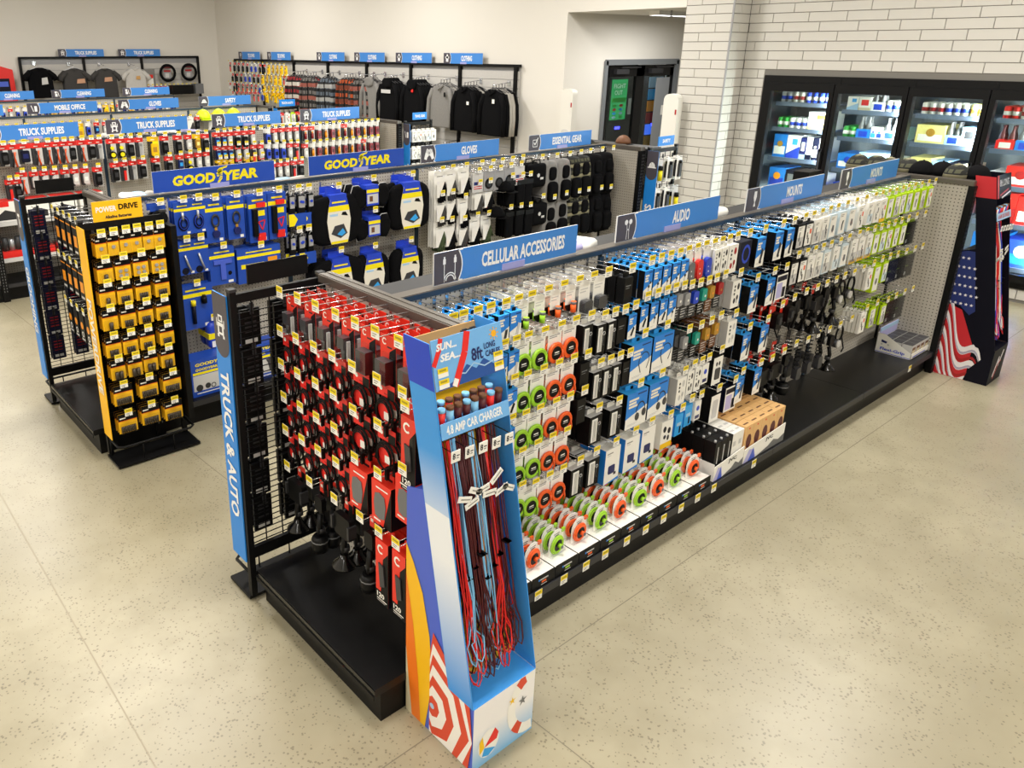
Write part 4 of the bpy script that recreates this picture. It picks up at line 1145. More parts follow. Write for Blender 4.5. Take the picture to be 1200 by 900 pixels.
def redtool():
    c = MB().extr([(-.03, .012), (.05, .012), (.05, -.03), (.0, -.035), (.0, -.12), (-.015, -.15), (-.03, -.12)], -.002, 0, 'cardred')
    c.fr(-.02, -.002, -.03, -.01, 'paper', -.0026)
    return [('card', c), ('mount', MB().extr(rrect(.0, .07, -.13, -.035, .012, 2), -.04, -.003, 'black').box(.02, .05, -.05, -.04, -.1, -.06, 'darkgrey')), ('cable', MB().tube([(.06, -.02, -.05), (.08, -.03, -.12), (.06, -.03, -.19), (.03, -.02, -.13)], .005, 'black', 5))]
K('redtool', 'mount_pack', 'phone mount', 'red carded black holder', 'black phone mounts', .05, redtool)
def headset():
    b = MB().torus((0, -.03, -.09), .05, .007, 'black', 16, 5, 1.15).cyl((-.055, -.05, -.14), .03, .03, 'darkgrey', 12, 'y').tube([(.05, -.03, -.12), (.03, -.06, -.19), (-.02, -.07, -.2)], .005, 'black', 5)
    return [('headband', b), ('ear_pad', MB().cyl((-.055, -.062, -.14), .026, .012, 'lightgrey', 12, 'y')), ('card', MB().box(-.03, .03, -.002, 0, -.06, .012, 'darkgrey'))]
K('headset', 'trucker_headset', 'headset', 'black over-head headset', 'black headsets', .08, headset)
def curly():
    b = MB()
    P = [(.03*math.cos(i*1.1), -.02+.014*math.sin(i*1.1), -.05-i*.0045) for i in range(30)]
    b.tube(P, .0035, 'black', 4)
    return [('card', MB().box(-.028, .028, -.002, 0, -.05, .012, 'darkgrey')), ('coiled_cord', b), ('microphone', MB().extr(rrect(-.028, .028, -.24, -.16, .012, 2), -.045, -.01, 'plastic'))]
K('mic', 'radio_microphone', 'microphone', 'black radio microphone on curly cord', 'black radio microphones', .055, curly)
# ---- red carded goods of the end rack
def redcharger(big):
    def f():
        w, h = (.088, .2) if big else (.078, .19)
        out = [(-w/2, .012), (w/2, .012), (w/2, -h), (w*.1, -h*1.02), (-w*.25, -h*.75), (-w/2, -h*.4)]
        b = MB().extr([(-w/2, .012), (w/2, .012), (w/2, -h), (-w/2, -h)], -.0015, 0, 'cardred')
        y = -.0022
        b.fp([(w/2, -.02), (w*.1, -.045), (-w*.02, -h*.6), (w*.1, -h), (w/2, -h)], 'black', y)
        b.ring(-w*.22, -.012, .008, .013, 'paper', y, 8, .6, 5.6).fr(-w*.05, w*.25, -.032, -.026, 'darkgrey', y-.0005)
        q = MB()
        if big:
            q.box(-.028, .03, -.038, -.003, -.155, -.07, 'plastic', r='maroon').box(.0, .03, -.0385, -.038, -.15, -.075, 'maroon')
        else:
            q.box(-.024, .014, -.034, -.003, -.1, -.055, 'plastic').cyl((-.005, -.018, -.14), .011, .04, 'plastic', 8)
            q.box(.014, .02, -.02, -.005, -.145, -.07, 'lightgrey')
        k = MB().extr(rrect(-.034, .036, -.165, -.05, .008, 2), -.042, -.0025, 'blister')
        return [('card', b), ('charger', q), ('blister', k)]
    return f
K('rc', 'charger_pack', 'charger', 'red carded black car charger', 'red carded chargers', .044, redcharger(False))
K('rcb', 'charger_pack', 'charger', 'red carded large power adapter', 'red carded chargers', .046, redcharger(True))
def redcable(big):
    def f():
        w = .1 if big else .078
        b = MB().box(-w/2, w/2, -.0015, 0, -.04, .012, 'red').box(w*.1, w/2, -.002, -.0015, -.04, -.006, 'black').fd(-w*.28, -.012, .009, 'paper', -.0022, None, 8).fr(-w*.1, w*.1, -.03, -.025, 'deepred', -.0022)
        R, e = (.05, 1.15) if big else (.034, 1.2)
        q = MB()
        for i in range(4 if big else 3):
            q.torus((.004*(i % 2), -.006-.004*i, -.04-R*e), R-.004*i, .0032, 'black', 16, 4, e)
        k = MB().extr(arcpts(-R*.2, -.045-R*e*.8, R*.62, 0, 2*PI, 10, 1.3)[:-1], -.006, -.003, 'red').box(-.004, R*.6, -.0075, -.006, -.05-R*e*1.25, -.05-R*e*.75, 'paper')
        return [('card', b), ('cable_coil', q), ('insert', k), ('connector', MB().box(R*.35, R*.6, -.026, -.012, -.06-R*2.0*e, -.05-R*e*1.4, 'black'))]
    return f
K('rw', 'cable_pack', 'cable', 'black cable on red card', 'red carded cables', .026, redcable(False))
K('rwb', 'cable_pack', 'cable', 'thick black cable, red card', 'red carded cables', .03, redcable(True))
def redbox():
    w, h, d = .115, .185, .075
    b = MB().box(-w/2, w/2, -d, 0, -h, -.01, 'cardred', r='black').box(-.03, .03, -d/2-.002, -d/2+.002, -.012, .016, 'cardred')
    b.box(-.022, .022, -d/2-.004, -d/2+.004, -.01, -.002, 'black')
    y = -d-.0006
    b.fp([(w/2, -.02), (w/2, -h), (w*.1, -h)], 'black', y)
    return [('box', b), ('speaker_print', MB().extr([(-.035, -.06), (-.01, -.05), (.02, -.06), (.028, -.1), (.02, -.15), (-.01, -.16), (-.035, -.15), (-.042, -.1)], -d-.003, -d-.0008, 'grey')), ('print', MB().fr(-.03, .04, -.036, -.03, 'paper', y-.0004).fr(-.045, -.005, -.172, -.165, 'paper', y-.0004))]
K('redbox', 'speaker_box', 'box', 'large red boxed speaker', 'red boxes', .08, redbox)
def psibox():
    w, h, d = .078, .29, .09
    b = MB().box(-w/2, w/2, -d, 0, -h, -.012, 'cardred', r='black', d='black', t='cardred').box(-.02, .02, -d/2-.002, -d/2+.002, -.014, .014, 'cardred')
    y = -d-.0006
    b.fp([(w/2, -.05), (w/2, -h), (-w*.5, -h), (-w*.5, -h*.82), (-w*.1, -h*.82), (w*.1, -h*.3)], 'black', y)
    q = MB().extr([(-.016, -.11), (.014, -.115), (.022, -.2), (-.006, -.215)], -d-.006, -d-.001, 'plastic')
    return [('box', b), ('tool_picture', q), ('logo', MB().ring(-.006, -.05, .012, .02, 'paper', y-.0006, 10, .7, 5.5)), ('lettering', MB().text('120', -.008, -.255, .045, .022, 'paper', y-.0008, .03).fr(-.03, .03, -.276, -.272, 'paper', y-.0008).fr(-.03, .02, -.284, -.281, 'lightgrey', y-.0008))]
K('psi', 'inflator_box', 'box', 'tall red and black inflator box', 'red boxes', .095, psibox)
# ---- batteries
def battery(n, w, shape):
    def f():
        h = .112
        b = MB().box(-w/2, w/2, -.0015, 0, -h, .012, 'batyellow').fr(-w/2, w/2, -h*.28, .012, 'black', -.002)
        b.fr(-w/2, w/2, -h*.31, -h*.28, 'orange', -.0021).fr(-w*.42, -w*.1, -.02, -.012, 'paper', -.0026)
        q = MB()
        if shape == 'coin':
            for i in range(n):
                q.cyl(((i % 2-.5*(n > 1))*w*.36, -.008, -h*.55-(i//2)*.028), .0105, .004, 'silver', 10, 'y')
        else:
            r, L = {'aa': (.0062, .038), 'c': (.012, .045), '9v': (.012, .042)}[shape]
            for i in range(n):
                q.cyl(((i-(n-1)/2)*r*2.05, -.002-r, -h*.94), r, L, 'battery', 7)
        k = MB().box(-w*.42, w*.42, -.02, -.0025, -h*.98, -h*.45, 'blister')
        return [('card', b), ('batteries', q), ('blister', k)]
    return f
for key, n, w, sh, ds in [('bt1', 1, .062, 'coin', 'single coin battery card'), ('bt4', 4, .088, 'coin', 'four coin battery card'), ('bt9', 1, .088, '9v', 'single cell battery card'), ('btaa', 4, .088, 'aa', 'four cell battery card'), ('btc', 2, .085, 'c', 'two large cell battery card'), ('btaa8', 7, .112, 'aa', 'multi cell battery card')]:
    K(key, 'battery_pack', 'batteries', 'yellow '+ds, 'carded batteries', .024, battery(n, w, sh))
# ---- back sides of dark cards seen through the wire wing
def backcard(c, w=.11, h=.2, lab=True, redt=False):
    def f():
        b = MB().box(-w/2, w/2, -.012, 0, -h, .012, c)
        p = MB(); y = .0008
        if lab:
            b2 = [(-w*.32, -h*.92), (-w*.32, -h*.78), (w*.32, -h*.78), (w*.32, -h*.92)]
            p.face([(a, y, z) for a, z in b2], 'lightgrey')
        for i in range(4):
            z = -h*(.2+.13*i)
            p.face([(-w*.3, y, z), (-w*.3, y, z+.008), (w*.3, y, z+.008), (w*.3, y, z)], 'deepred' if redt else 'darkgrey')
        return [('card', b), ('print', p)]
    return f
K('bc_k', 'carded_pack', 'carded pack', 'black carded pack seen from behind', 'black packs on the wire wing', .02, backcard('black', .088, .15))
K('bc_n', 'carded_pack', 'carded pack', 'navy carded pack seen from behind', 'navy packs on the wire wing', .02, backcard('navycard', .088, .155, True, True))
K('bc_y', 'lamp_pack', 'lamp', 'black yellow boxed work lamp', 'boxed work lamps', .05, lambda: [('box', MB().box(-.045, .045, -.045, 0, -.2, .0, 'black')), ('picture', MB().fr(-.03, .03, -.15, -.08, 'amber', -.0456)), ('print', MB().fr(-.045, .045, -.03, -.022, 'amber', -.0456).fr(-.03, .03, -.19, -.175, 'lightgrey', -.0456))])
K('bc_y2', 'lamp_pack', 'lamp', 'black boxed round lamp', 'boxed work lamps', .05, lambda: [('box', MB().box(-.045, .045, -.045, 0, -.2, .0, 'black')), ('picture', MB().fd(0, -.09, .026, 'amber', -.0456).ring(0, -.15, .012, .02, 'paper', -.0456)), ('print', MB().fr(-.03, .03, -.19, -.178, 'lightgrey', -.0456))])
# ---- blue cards with a yellow band
def gycard(w, h, art, d=.02, box=False):
    def f():
        b = MB().box(-w/2, w/2, -d, 0, -h, .012, 'gyblue')
        y = -d-.0006
        b.fr(-w/2, w/2, -h*.24, -h*.15, 'gyyellow', y).fr(-w*.3, w*.3, -h*.09, -h*.05, 'gyyellow', y)
        b.fr(w*.2, w*.4, -h*.97, -h*.9, 'paper', y)
        q = MB()
        if art == 'lock':
            q.torus((0, -d-.01, -h*.46), w*.2, .006, 'darkgrey', 14, 5, 1.5).cyl((.0, -d-.02, -h*.78), w*.2, .02, 'deepblue', 12, 'y').box(-.008, .008, -d-.012, -d-.002, -h*.7, -h*.6, 'gold')
        elif art == 'hose':
            for i in range(3):
                q.torus((.0, -d-.006-.004*i, -h*.62), w*.3-.006*i, .004, 'royal' if i % 2 else 'navy', 14, 4, 1.35)
            q.cyl((-w*.05, -d-.016, -h*.5), .008, .05, 'silver', 7)
        elif art == 'gauge':
            q.tube([(-w*.1, -d-.01, -h*.36), (0, -d-.014, -h*.6), (w*.2, -d-.01, -h*.9)], .007, 'silver', 6).fd(-w*.1, -h*.88, w*.2, 'navy', -d-.001)
        elif art == 'tri':
            q.box(-w*.36, -w*.12, -d-.03, -d-.002, -h*.85, -h*.25, 'black').box(-w*.1, w*.35, -d-.02, -d-.002, -h*.22, -h*.12, 'red').box(-w*.1, w*.3, -d-.02, -d-.002, -h*.96, -h*.8, 'red')
            q.line([(0, -h*.55), (w*.35, -h*.52), (w*.2, -h*.74), (0, -h*.55)], .008, 'red', -d-.003).fr(0, w*.36, -h*.42, -h*.3, 'gyyellow', -d-.002)
        elif art == 'torch':
            q.cyl((-w*.12, -d-.016, -h*.85), .014, h*.5, 'navy', 9).cyl((-w*.12, -d-.016, -h*.42), .017, h*.12, 'gyyellow', 9).cyl((w*.2, -d-.016, -h*.4), .02, h*.15, 'black', 9).cyl((w*.2, -d-.016, -h*.28), .012, h*.07, 'black', 9)
        elif art == 'tee':
            q.box(-w*.36, w*.36, -d-.012, -d-.002, -h*.4, -h*.28, 'periwinkle').box(-w*.1, w*.1, -d-.012, -d-.002, -h*.85, -h*.4, 'periwinkle').fd(w*.28, -h*.7, w*.08, 'black', -d-.002)
        elif art == 'wide':
            q.fr(-w*.42, w*.1, -h*.55, -h*.42, 'gyyellow', y-.0004).fp([(w*.2, -h*.3), (w*.42, -h*.3), (w*.42, -h*.6), (w*.31, -h*.75), (w*.2, -h*.6)], 'amber', y-.0004)
        return [('card', b), ('tool', q)]
    return f
for key, w, h, art, d, ds in [('gy_h', .11, .2, 'hose', .006, 'blue carded coiled hose'), ('gy_l', .125, .27, 'lock', .006, 'blue carded padlock'), ('gy_t', .14, .31, 'tri', .02, 'blue boxed warning triangle'), ('gy_g', .12, .21, 'gauge', .006, 'blue carded tyre gauge'), ('gy_b', .18, .24, 'tee', .04, 'blue boxed squeegee'), ('gy_w', .33, .23, 'wide', .05, 'wide blue boxed tool kit'), ('gy_f', .24, .29, 'torch', .02, 'blue boxed torch set')]:
    K(key, 'carded_tool', 'carded tool', ds, 'blue carded goods', d+.03, gycard(w, h, art, d))
K('gy_r', 'carded_tool', 'carded tool', 'black round carded gauge', 'blue carded goods', .05, lambda: [('card', MB().box(-.05, .05, -.002, 0, -.03, .012, 'gyblue')), ('gauge', MB().cyl((0, -.03, -.075), .05, .028, 'black', 14, 'y')), ('dial', MB().fr(-.03, -.006, -.07, -.055, 'coilgreen', -.0315).fr(.004, .026, -.066, -.052, 'coilgreen', -.0315).fr(-.02, .015, -.095, -.09, 'lightgrey', -.0315))])
def strap():
    q = MB()
    for dx in (-.035, .035):
        q.box(dx-.022, dx+.022, -.03, -.006, -.21, -.02, 'black').box(dx-.018, dx+.018, -.036, -.03, -.11, -.03, 'silver').cyl((dx, -.046, -.07), .01, .012, 'royal', 8, 'y').tube([(dx-.015, -.035, -.02), (dx, -.04, .005), (dx+.015, -.035, -.02)], .004, 'silver', 5)
    return [('card', MB().box(-.07, .07, -.04, -.03, -.235, -.15, 'gyblue').fp([(-.07, -.235), (-.03, -.235), (0, -.19), (-.03, -.15), (-.07, -.15)], 'gyyellow', -.0406)), ('straps', q)]
K('gy_s', 'ratchet_strap', 'strap', 'black silver ratchet strap pair', 'ratchet straps', .06, strap)
K('gy_n', 'tow_strap', 'strap', 'blue and yellow rolled strap', 'ratchet straps', .08, lambda: [('roll', MB().pillow(rrect(-.045, .045, -.2, 0, .04, 4), .08, 'royal', -.04)), ('band', MB().box(-.047, .047, -.084, .002, -.12, -.08, 'gyyellow')), ('label', MB().fr(-.025, .025, -.18, -.135, 'paper', -.082))])
def cushion(w, h, card_w, t, notch=False):
    def f():
        out = rrect(-w/2, w/2, -h, -.04, min(w, h)*.28, 4)
        if notch:
            out = []
            for cx, cz, a in ((w/2-.1, -.14, 0), (-w/2+.1, -.14, PI/2), (-w/2+.08, -h+.08, PI)):
                out += arcpts(cx, cz, .1 if a < 3 else .08, a, a+PI/2, 4)
            out += [(-.03, -h+.01), (0, -h+.08), (.03, -h+.01)]+arcpts(w/2-.08, -h+.08, .08, 1.5*PI, 2*PI, 4)
        b = MB().pillow(out, t, 'fabricblack', -t/2)
        y = -t-.002
        c = MB().box(-card_w*.34, card_w*.34, -.006, -.003, -.06, .012, 'royal').box(-card_w*.36, card_w*.36, -t-.002, -.003, -.075, -.03, 'royal')
        L = [(-card_w*.36, -.06), (card_w*.36, -.06), (card_w*.46, -.14), (card_w*.52, -h*.55), (card_w*.44, -h*.85), (card_w*.36, -h+.01), (-card_w*.36, -h+.01), (-card_w*.44, -h*.85), (-card_w*.52, -h*.55), (-card_w*.46, -.14)]
        c.extr(L, y-.002, y, 'cream')
        y -= .003
        c.fp([(-card_w*.36, -.058), (card_w*.36, -.058), (card_w*.43, -.11), (-card_w*.43, -.11)], 'royal', y).fp([(-card_w*.43, -.11), (card_w*.43, -.11), (card_w*.47, -.15), (-card_w*.47, -.15)], 'gyyellow', y).fr(-card_w*.3, card_w*.3, -.09, -.078, 'gyyellow', y-.0005)
        q = MB().fp([(-card_w*.36, -h*.78), (card_w*.05, -h*.88), (card_w*.36, -h*.8), (card_w*.2, -h*.62), (-card_w*.2, -h*.64)], 'plastic', y).fp([(-card_w*.1, -h*.8), (card_w*.1, -h*.84), (card_w*.28, -h*.79), (card_w*.15, -h*.7)], 'skyblue', y-.0006).fp([(card_w*.1, -h*.45), (card_w*.4, -h*.48), (card_w*.3, -h*.4), (card_w*.16, -h*.4)], 'black', y).fr(-card_w*.4, -card_w*.05, -h*.46, -h*.42, 'paleblue', y).fr(-card_w*.37, card_w*.37, -h+.012, -h+.03, 'gyyellow', y)
        return [('cushion', b), ('wrap_card', c), ('picture', q)]
    return f
K('cu1', 'seat_cushion', 'cushion', 'black seat cushion with wrap card', 'black seat cushions', .075, cushion(.46, .40, .2, .07))
K('cu2', 'seat_cushion', 'cushion', 'notched black seat cushion', 'black seat cushions', .085, cushion(.40, .40, .22, .08, True))
K('cu3', 'lumbar_cushion', 'cushion', 'black lumbar cushion', 'black seat cushions', .11, cushion(.33, .37, .19, .1))
def neck():
    b = MB()
    for sg in (-1, 1):
        out = [(sg*(.035+.0), -.15), (sg*.07, -.19), (sg*.13, -.2), (sg*.165, -.14), (sg*.17, -.07), (sg*.15, -.02), (sg*.1, -.02), (sg*.05, -.06)]
        b.pillow(out, .09, 'fabricblack', -.045)
    b.box(-.06, .06, -.07, -.02, -.15, -.06, 'fabricblack')
    p = MB()
    for sg in (-1, 1):
        out = [(sg*.05, -.15), (sg*.08, -.195), (sg*.13, -.205), (sg*.165, -.14), (sg*.17, -.07), (sg*.15, -.018), (sg*.1, -.018), (sg*.055, -.06)]
        p.tube([(x, -.05, z) for x, z in out], .0035, 'lightgrey', 4, True)
    c = MB().box(-.055, .055, -.006, -.003, -.03, .012, 'royal').box(-.055, .055, -.088, -.003, -.05, -.02, 'royal').box(-.055, .055, -.094, -.088, -.17, -.03, 'royal').fr(-.055, .055, -.075, -.05, 'gyyellow', -.0945).fr(-.05, .05, -.155, -.085, 'lightgrey', -.0945).fr(-.03, .0, -.14, -.1, 'brown', -.095)
    return [('pillow', b), ('piping', p), ('wrap_card', c)]
K('neck', 'neck_pillow', 'pillow', 'black piped neck pillow', 'black neck pillows', .1, neck)
# ---- gloves, caps, bags
def glove(v):
    def f():
        b = MB().extr([(-.06, .012), (.06, .012), (.06, -.06), (-.015, -.2), (-.06, -.2)], -.002, 0, 'paper').fp([(-.058, -.06), (.03, -.06), (-.03, -.19), (-.058, -.19)], 'white', -.034)
        b.fr(-.03, .03, -.03, -.024, 'inkgrey', -.0026)
        m = ['fabricblack', 'fabricchar', 'kitgreen'][v]
        g = MB().pillow([(-.045, -.22), (-.05, -.12), (-.02, -.05), (.04, -.05), (.055, -.12), (.05, -.22)], .025, m, -.016)
        for k in range(4):
            g.tube([(-.036+k*.024, -.016, -.2), (-.04+k*.027, -.02, -.285-.012*math.sin(k+.5))], .011, m, 5)
        g.tube([(.045, -.016, -.12), (.07, -.02, -.2)], .012, m, 5)
        g.xf(Matrix.Translation((.012, 0, -.035)) @ Matrix.Diagonal((.82, 1, .68, 1)))
        return [('card', b), ('glove', g)]
    return f
for v, n in enumerate(('black', 'charcoal', 'camouflage')):
    K(f'glove{v}', 'work_gloves', 'gloves', f'{n} work gloves on white card', 'carded work gloves', .03, glove(v))
K('patch_f', 'patch_pack', 'patch', 'flag patch in clear sleeve', 'patches in sleeves', .012, lambda: [('sleeve', MB().box(-.06, .06, -.004, 0, -.15, .012, 'lightgrey')), ('patch', MB().box(-.045, .045, -.007, -.004, -.12, -.06, 'stripewhite').box(-.045, -.005, -.008, -.007, -.088, -.06, 'flagblue').fr(-.045, .045, -.12, -.112, 'flagred', -.0076).fr(-.005, .045, -.075, -.067, 'flagred', -.0086).fr(-.045, .045, -.104, -.096, 'flagred', -.0076))])
K('patch_k', 'patch_pack', 'patch', 'black badge in clear sleeve', 'patches in sleeves', .012, lambda: [('sleeve', MB().box(-.06, .06, -.004, 0, -.15, .012, 'midgrey')), ('patch', MB().cyl((0, -.009, -.09), .045, .005, 'black', 14, 'y').cyl((0, -.01, -.09), .03, .002, 'darkgrey', 12, 'y'))])
K('keyr', 'key_strap', 'key strap', 'small black key strap', 'key straps', .03, lambda: [('strap', MB().tube([(0, -.01, 0), (.02, -.014, -.03), (0, -.01, -.06), (-.02, -.014, -.03)], .006, 'black', 5, True)), ('clip', MB().box(-.02, .02, -.02, -.006, -.075, -.055, 'black'))])
def cap(m, vis='fabricblack'):
    def f():
        b = MB()
        R = []
        for i in range(6):
            a = i/5*PI/2
            R.append([(.085*math.cos(a)*math.cos(t), .095*math.cos(a)*math.sin(t), .1*math.sin(a)+.0) for t in [2*PI*j/12 for j in range(12)]])
        b.rings(R, m)
        v = MB().rings([[(.08*math.cos(t)*s, -.06*s2-.07*abs(math.sin(t))*s, -.0-.01*(s > .9)) for t in [PI+PI*j/8 for j in range(9)]] for s, s2 in ((.6, .4), (1, 1))], vis, False)
        return [('crown', b), ('visor', v), ('button', MB().cyl((0, 0, .098), .008, .006, m, 6))]
    return f
for key, m, vis, ds in [('cap_neon', 'neon', 'neon', 'neon yellow cap'), ('cap_camo', 'camo', 'brown', 'brown camouflage mesh cap'), ('cap_black', 'fabricblack', 'fabricblack', 'black cap'), ('cap_white', 'brown', 'fabricblack', 'plain brown cap')]:
    K(key, 'cap', 'cap', ds, ds+'s', .2, cap(m, vis))
def backpack(m, m2):
    def f():
        b = MB().pillow([(-.09, -.42), (-.1, -.3), (-.097, -.12), (-.06, -.02), (.06, -.02), (.097, -.12), (.1, -.3), (.09, -.42)], .17, m, -.085, ((1, 0), (1, .5), (.94, .85), (.8, 1)))
        p = MB().pillow(rrect(-.06, .06, -.39, -.2, .04, 3), .06, m2, -.18)
        p2 = MB().pillow(rrect(-.045, .045, -.19, -.07, .03, 3), .04, m2, -.17)
        h = MB().tube([(-.03, -.08, -.03), (-.025, -.08, .01), (.025, -.08, .01), (.03, -.08, -.03)], .007, 'fabricblack', 5)
        s = MB().tube([(-.05, -.01, -.05), (-.08, .02, -.2), (-.075, .0, -.4)], .013, 'fabricblack', 5).tube([(.05, -.01, -.05), (.08, .02, -.2), (.075, .0, -.4)], .013, 'fabricblack', 5)
        return [('body', b), ('pocket', p), ('upper_pocket', p2), ('handle', h), ('shoulder_straps', s), ('logo', MB().fr(-.02, .03, -.16, -.14, 'silver', -.1875))]
    return f
K('bp_g', 'backpack', 'backpack', 'grey and black backpack', 'backpacks', .2, backpack('fabricgrey', 'fabricblack'))
K('bp_c', 'backpack', 'backpack', 'camouflage backpack', 'backpacks', .2, backpack('camo', 'fabricblack'))
K('bp_k', 'backpack', 'backpack', 'black backpack', 'backpacks', .2, backpack('fabricblack', 'fabricblack'))
def tote():
    return [('body', MB().pillow(rrect(-.11, .11, -.24, -.03, .03, 3), .07, 'fabricblack', -.035)), ('handle', MB().tube([(-.05, -.03, -.04), (-.04, -.03, .0), (.04, -.03, .0), (.05, -.03, -.04)], .006, 'fabricblack', 5)), ('logo', MB().fd(-.01, -.13, .018, 'lightgrey', -.0715).fr(.015, .055, -.17, -.15, 'lightgrey', -.0715))]
K('tote', 'cooler_bag', 'bag', 'black zip bag with pale logo', 'black bags', .09, tote)
K('sock', 'sock_pack', 'socks', 'black hanging sock pack', 'black sock packs', .03, lambda: [('socks', MB().pillow(rrect(-.05, .05, -.24, -.01, .02, 3), .028, 'fabricblack', -.015)), ('band', MB().box(-.051, .051, -.03, .0, -.05, -.01, 'black'))])
# ---- carded tools and bulbs of the third gondola
def toolcard(hd, body, c, w=.1, h=.2, shape=0, band='paper'):
    def f():
        b = MB().box(-w/2, w/2, -.002, 0, -h, .012, band).fr(-w/2, w/2, -.035, .012, hd, -.0026).fr(-w*.3, w*.1, -.022, -.014, 'paper', -.003)
        b.box(-w/2-.0005, -w*.1, -.0022, -.002, -h, -.035, 'darkgrey')
        q = MB()
        if shape == 0:
            q.tube([(-.012, -.012, -h*.3), (0, -.014, -h*.55), (-w*.22, -.012, -h*1.02)], .009, body, 5).tube([(.012, -.012, -h*.3), (0, -.014, -h*.55), (w*.18, -.012, -h*1.02)], .009, c, 5)
        elif shape == 1:
            q.extr(rrect(-w*.32, w*.32, -h*.9, -h*.28, .012, 2), -.03, -.003, body).box(-w*.2, w*.2, -.033, -.03, -h*.7, -h*.45, c)
        elif shape == 2:
            q.cyl((0, -.018, -h*.85), w*.2, h*.4, c, 8).cyl((0, -.018, -h*.45), w*.12, h*.15, body, 8)
        elif shape == 3:
            q.box(-.01, .014, -.02, -.003, -h*.95, -h*.25, c).box(-.016, .02, -.022, -.002, -h*.4, -h*.25, body)
        elif shape == 4:
            q.cyl((0, -.03, -h*.78), w*.4, .025, body, 12, 'y').cyl((0, -.034, -h*.78), w*.25, .006, c, 10, 'y').cyl((0, -.024, -h*.42), w*.2, .02, c, 9, 'y')
        return [('card', b), ('tool', q)]
    return f
TOOLS = [('tl_p', 'red', 'darkgrey', 'orange', .105, .21, 0, 'red carded orange handled pliers'), ('tl_k', 'red', 'black', 'darkgrey', .1, .2, 1, 'red carded black tool'), ('tl_r', 'red', 'darkgrey', 'red', .085, .2, 3, 'red carded red scraper'), ('tl_s', 'red', 'steel', 'silver', .085, .2, 3, 'red carded silver wrench'), ('tl_y', 'yellow', 'yellow', 'gold', .12, .22, 1, 'yellow carded knife'), ('tl_t', 'red', 'black', 'gyyellow', .1, .2, 4, 'red carded tape measure'), ('tl_b', 'cardred', 'deepblue', 'skyblue', .09, .16, 1, 'blue carded fuse pack'), ('tl_w', 'red', 'lightgrey', 'paper', .085, .17, 1, 'red headed white pack'), ('bulb_r', 'paper', 'bulbred', 'maroon', .085, .17, 1, 'red marker light pack'), ('bulb_a', 'paper', 'bulbamber', 'amber', .085, .17, 2, 'amber marker light pack'), ('bulb_o', 'cardred', 'amber', 'bulbred', .085, .17, 2, 'red carded lamp pack'), ('tl_g', 'yellow', 'gold', 'paleyellow', .085, .16, 1, 'gold carded connector pack'), ('tl_u', 'paper', 'royal', 'navy', .085, .18, 1, 'blue printed pack'), ('tl_d', 'red', 'navy', 'deepblue', .13, .19, 1, 'navy bubble pack')]
for key, hd, bd, c, w, h, sh, ds in TOOLS:
    K(key, 'carded_tool', 'carded tool', ds, 'carded goods on the tools gondola', .032, toolcard(hd, bd, c, w*.92, h*.95, sh, 'lightgrey' if hd != 'yellow' else 'gyyellow'))
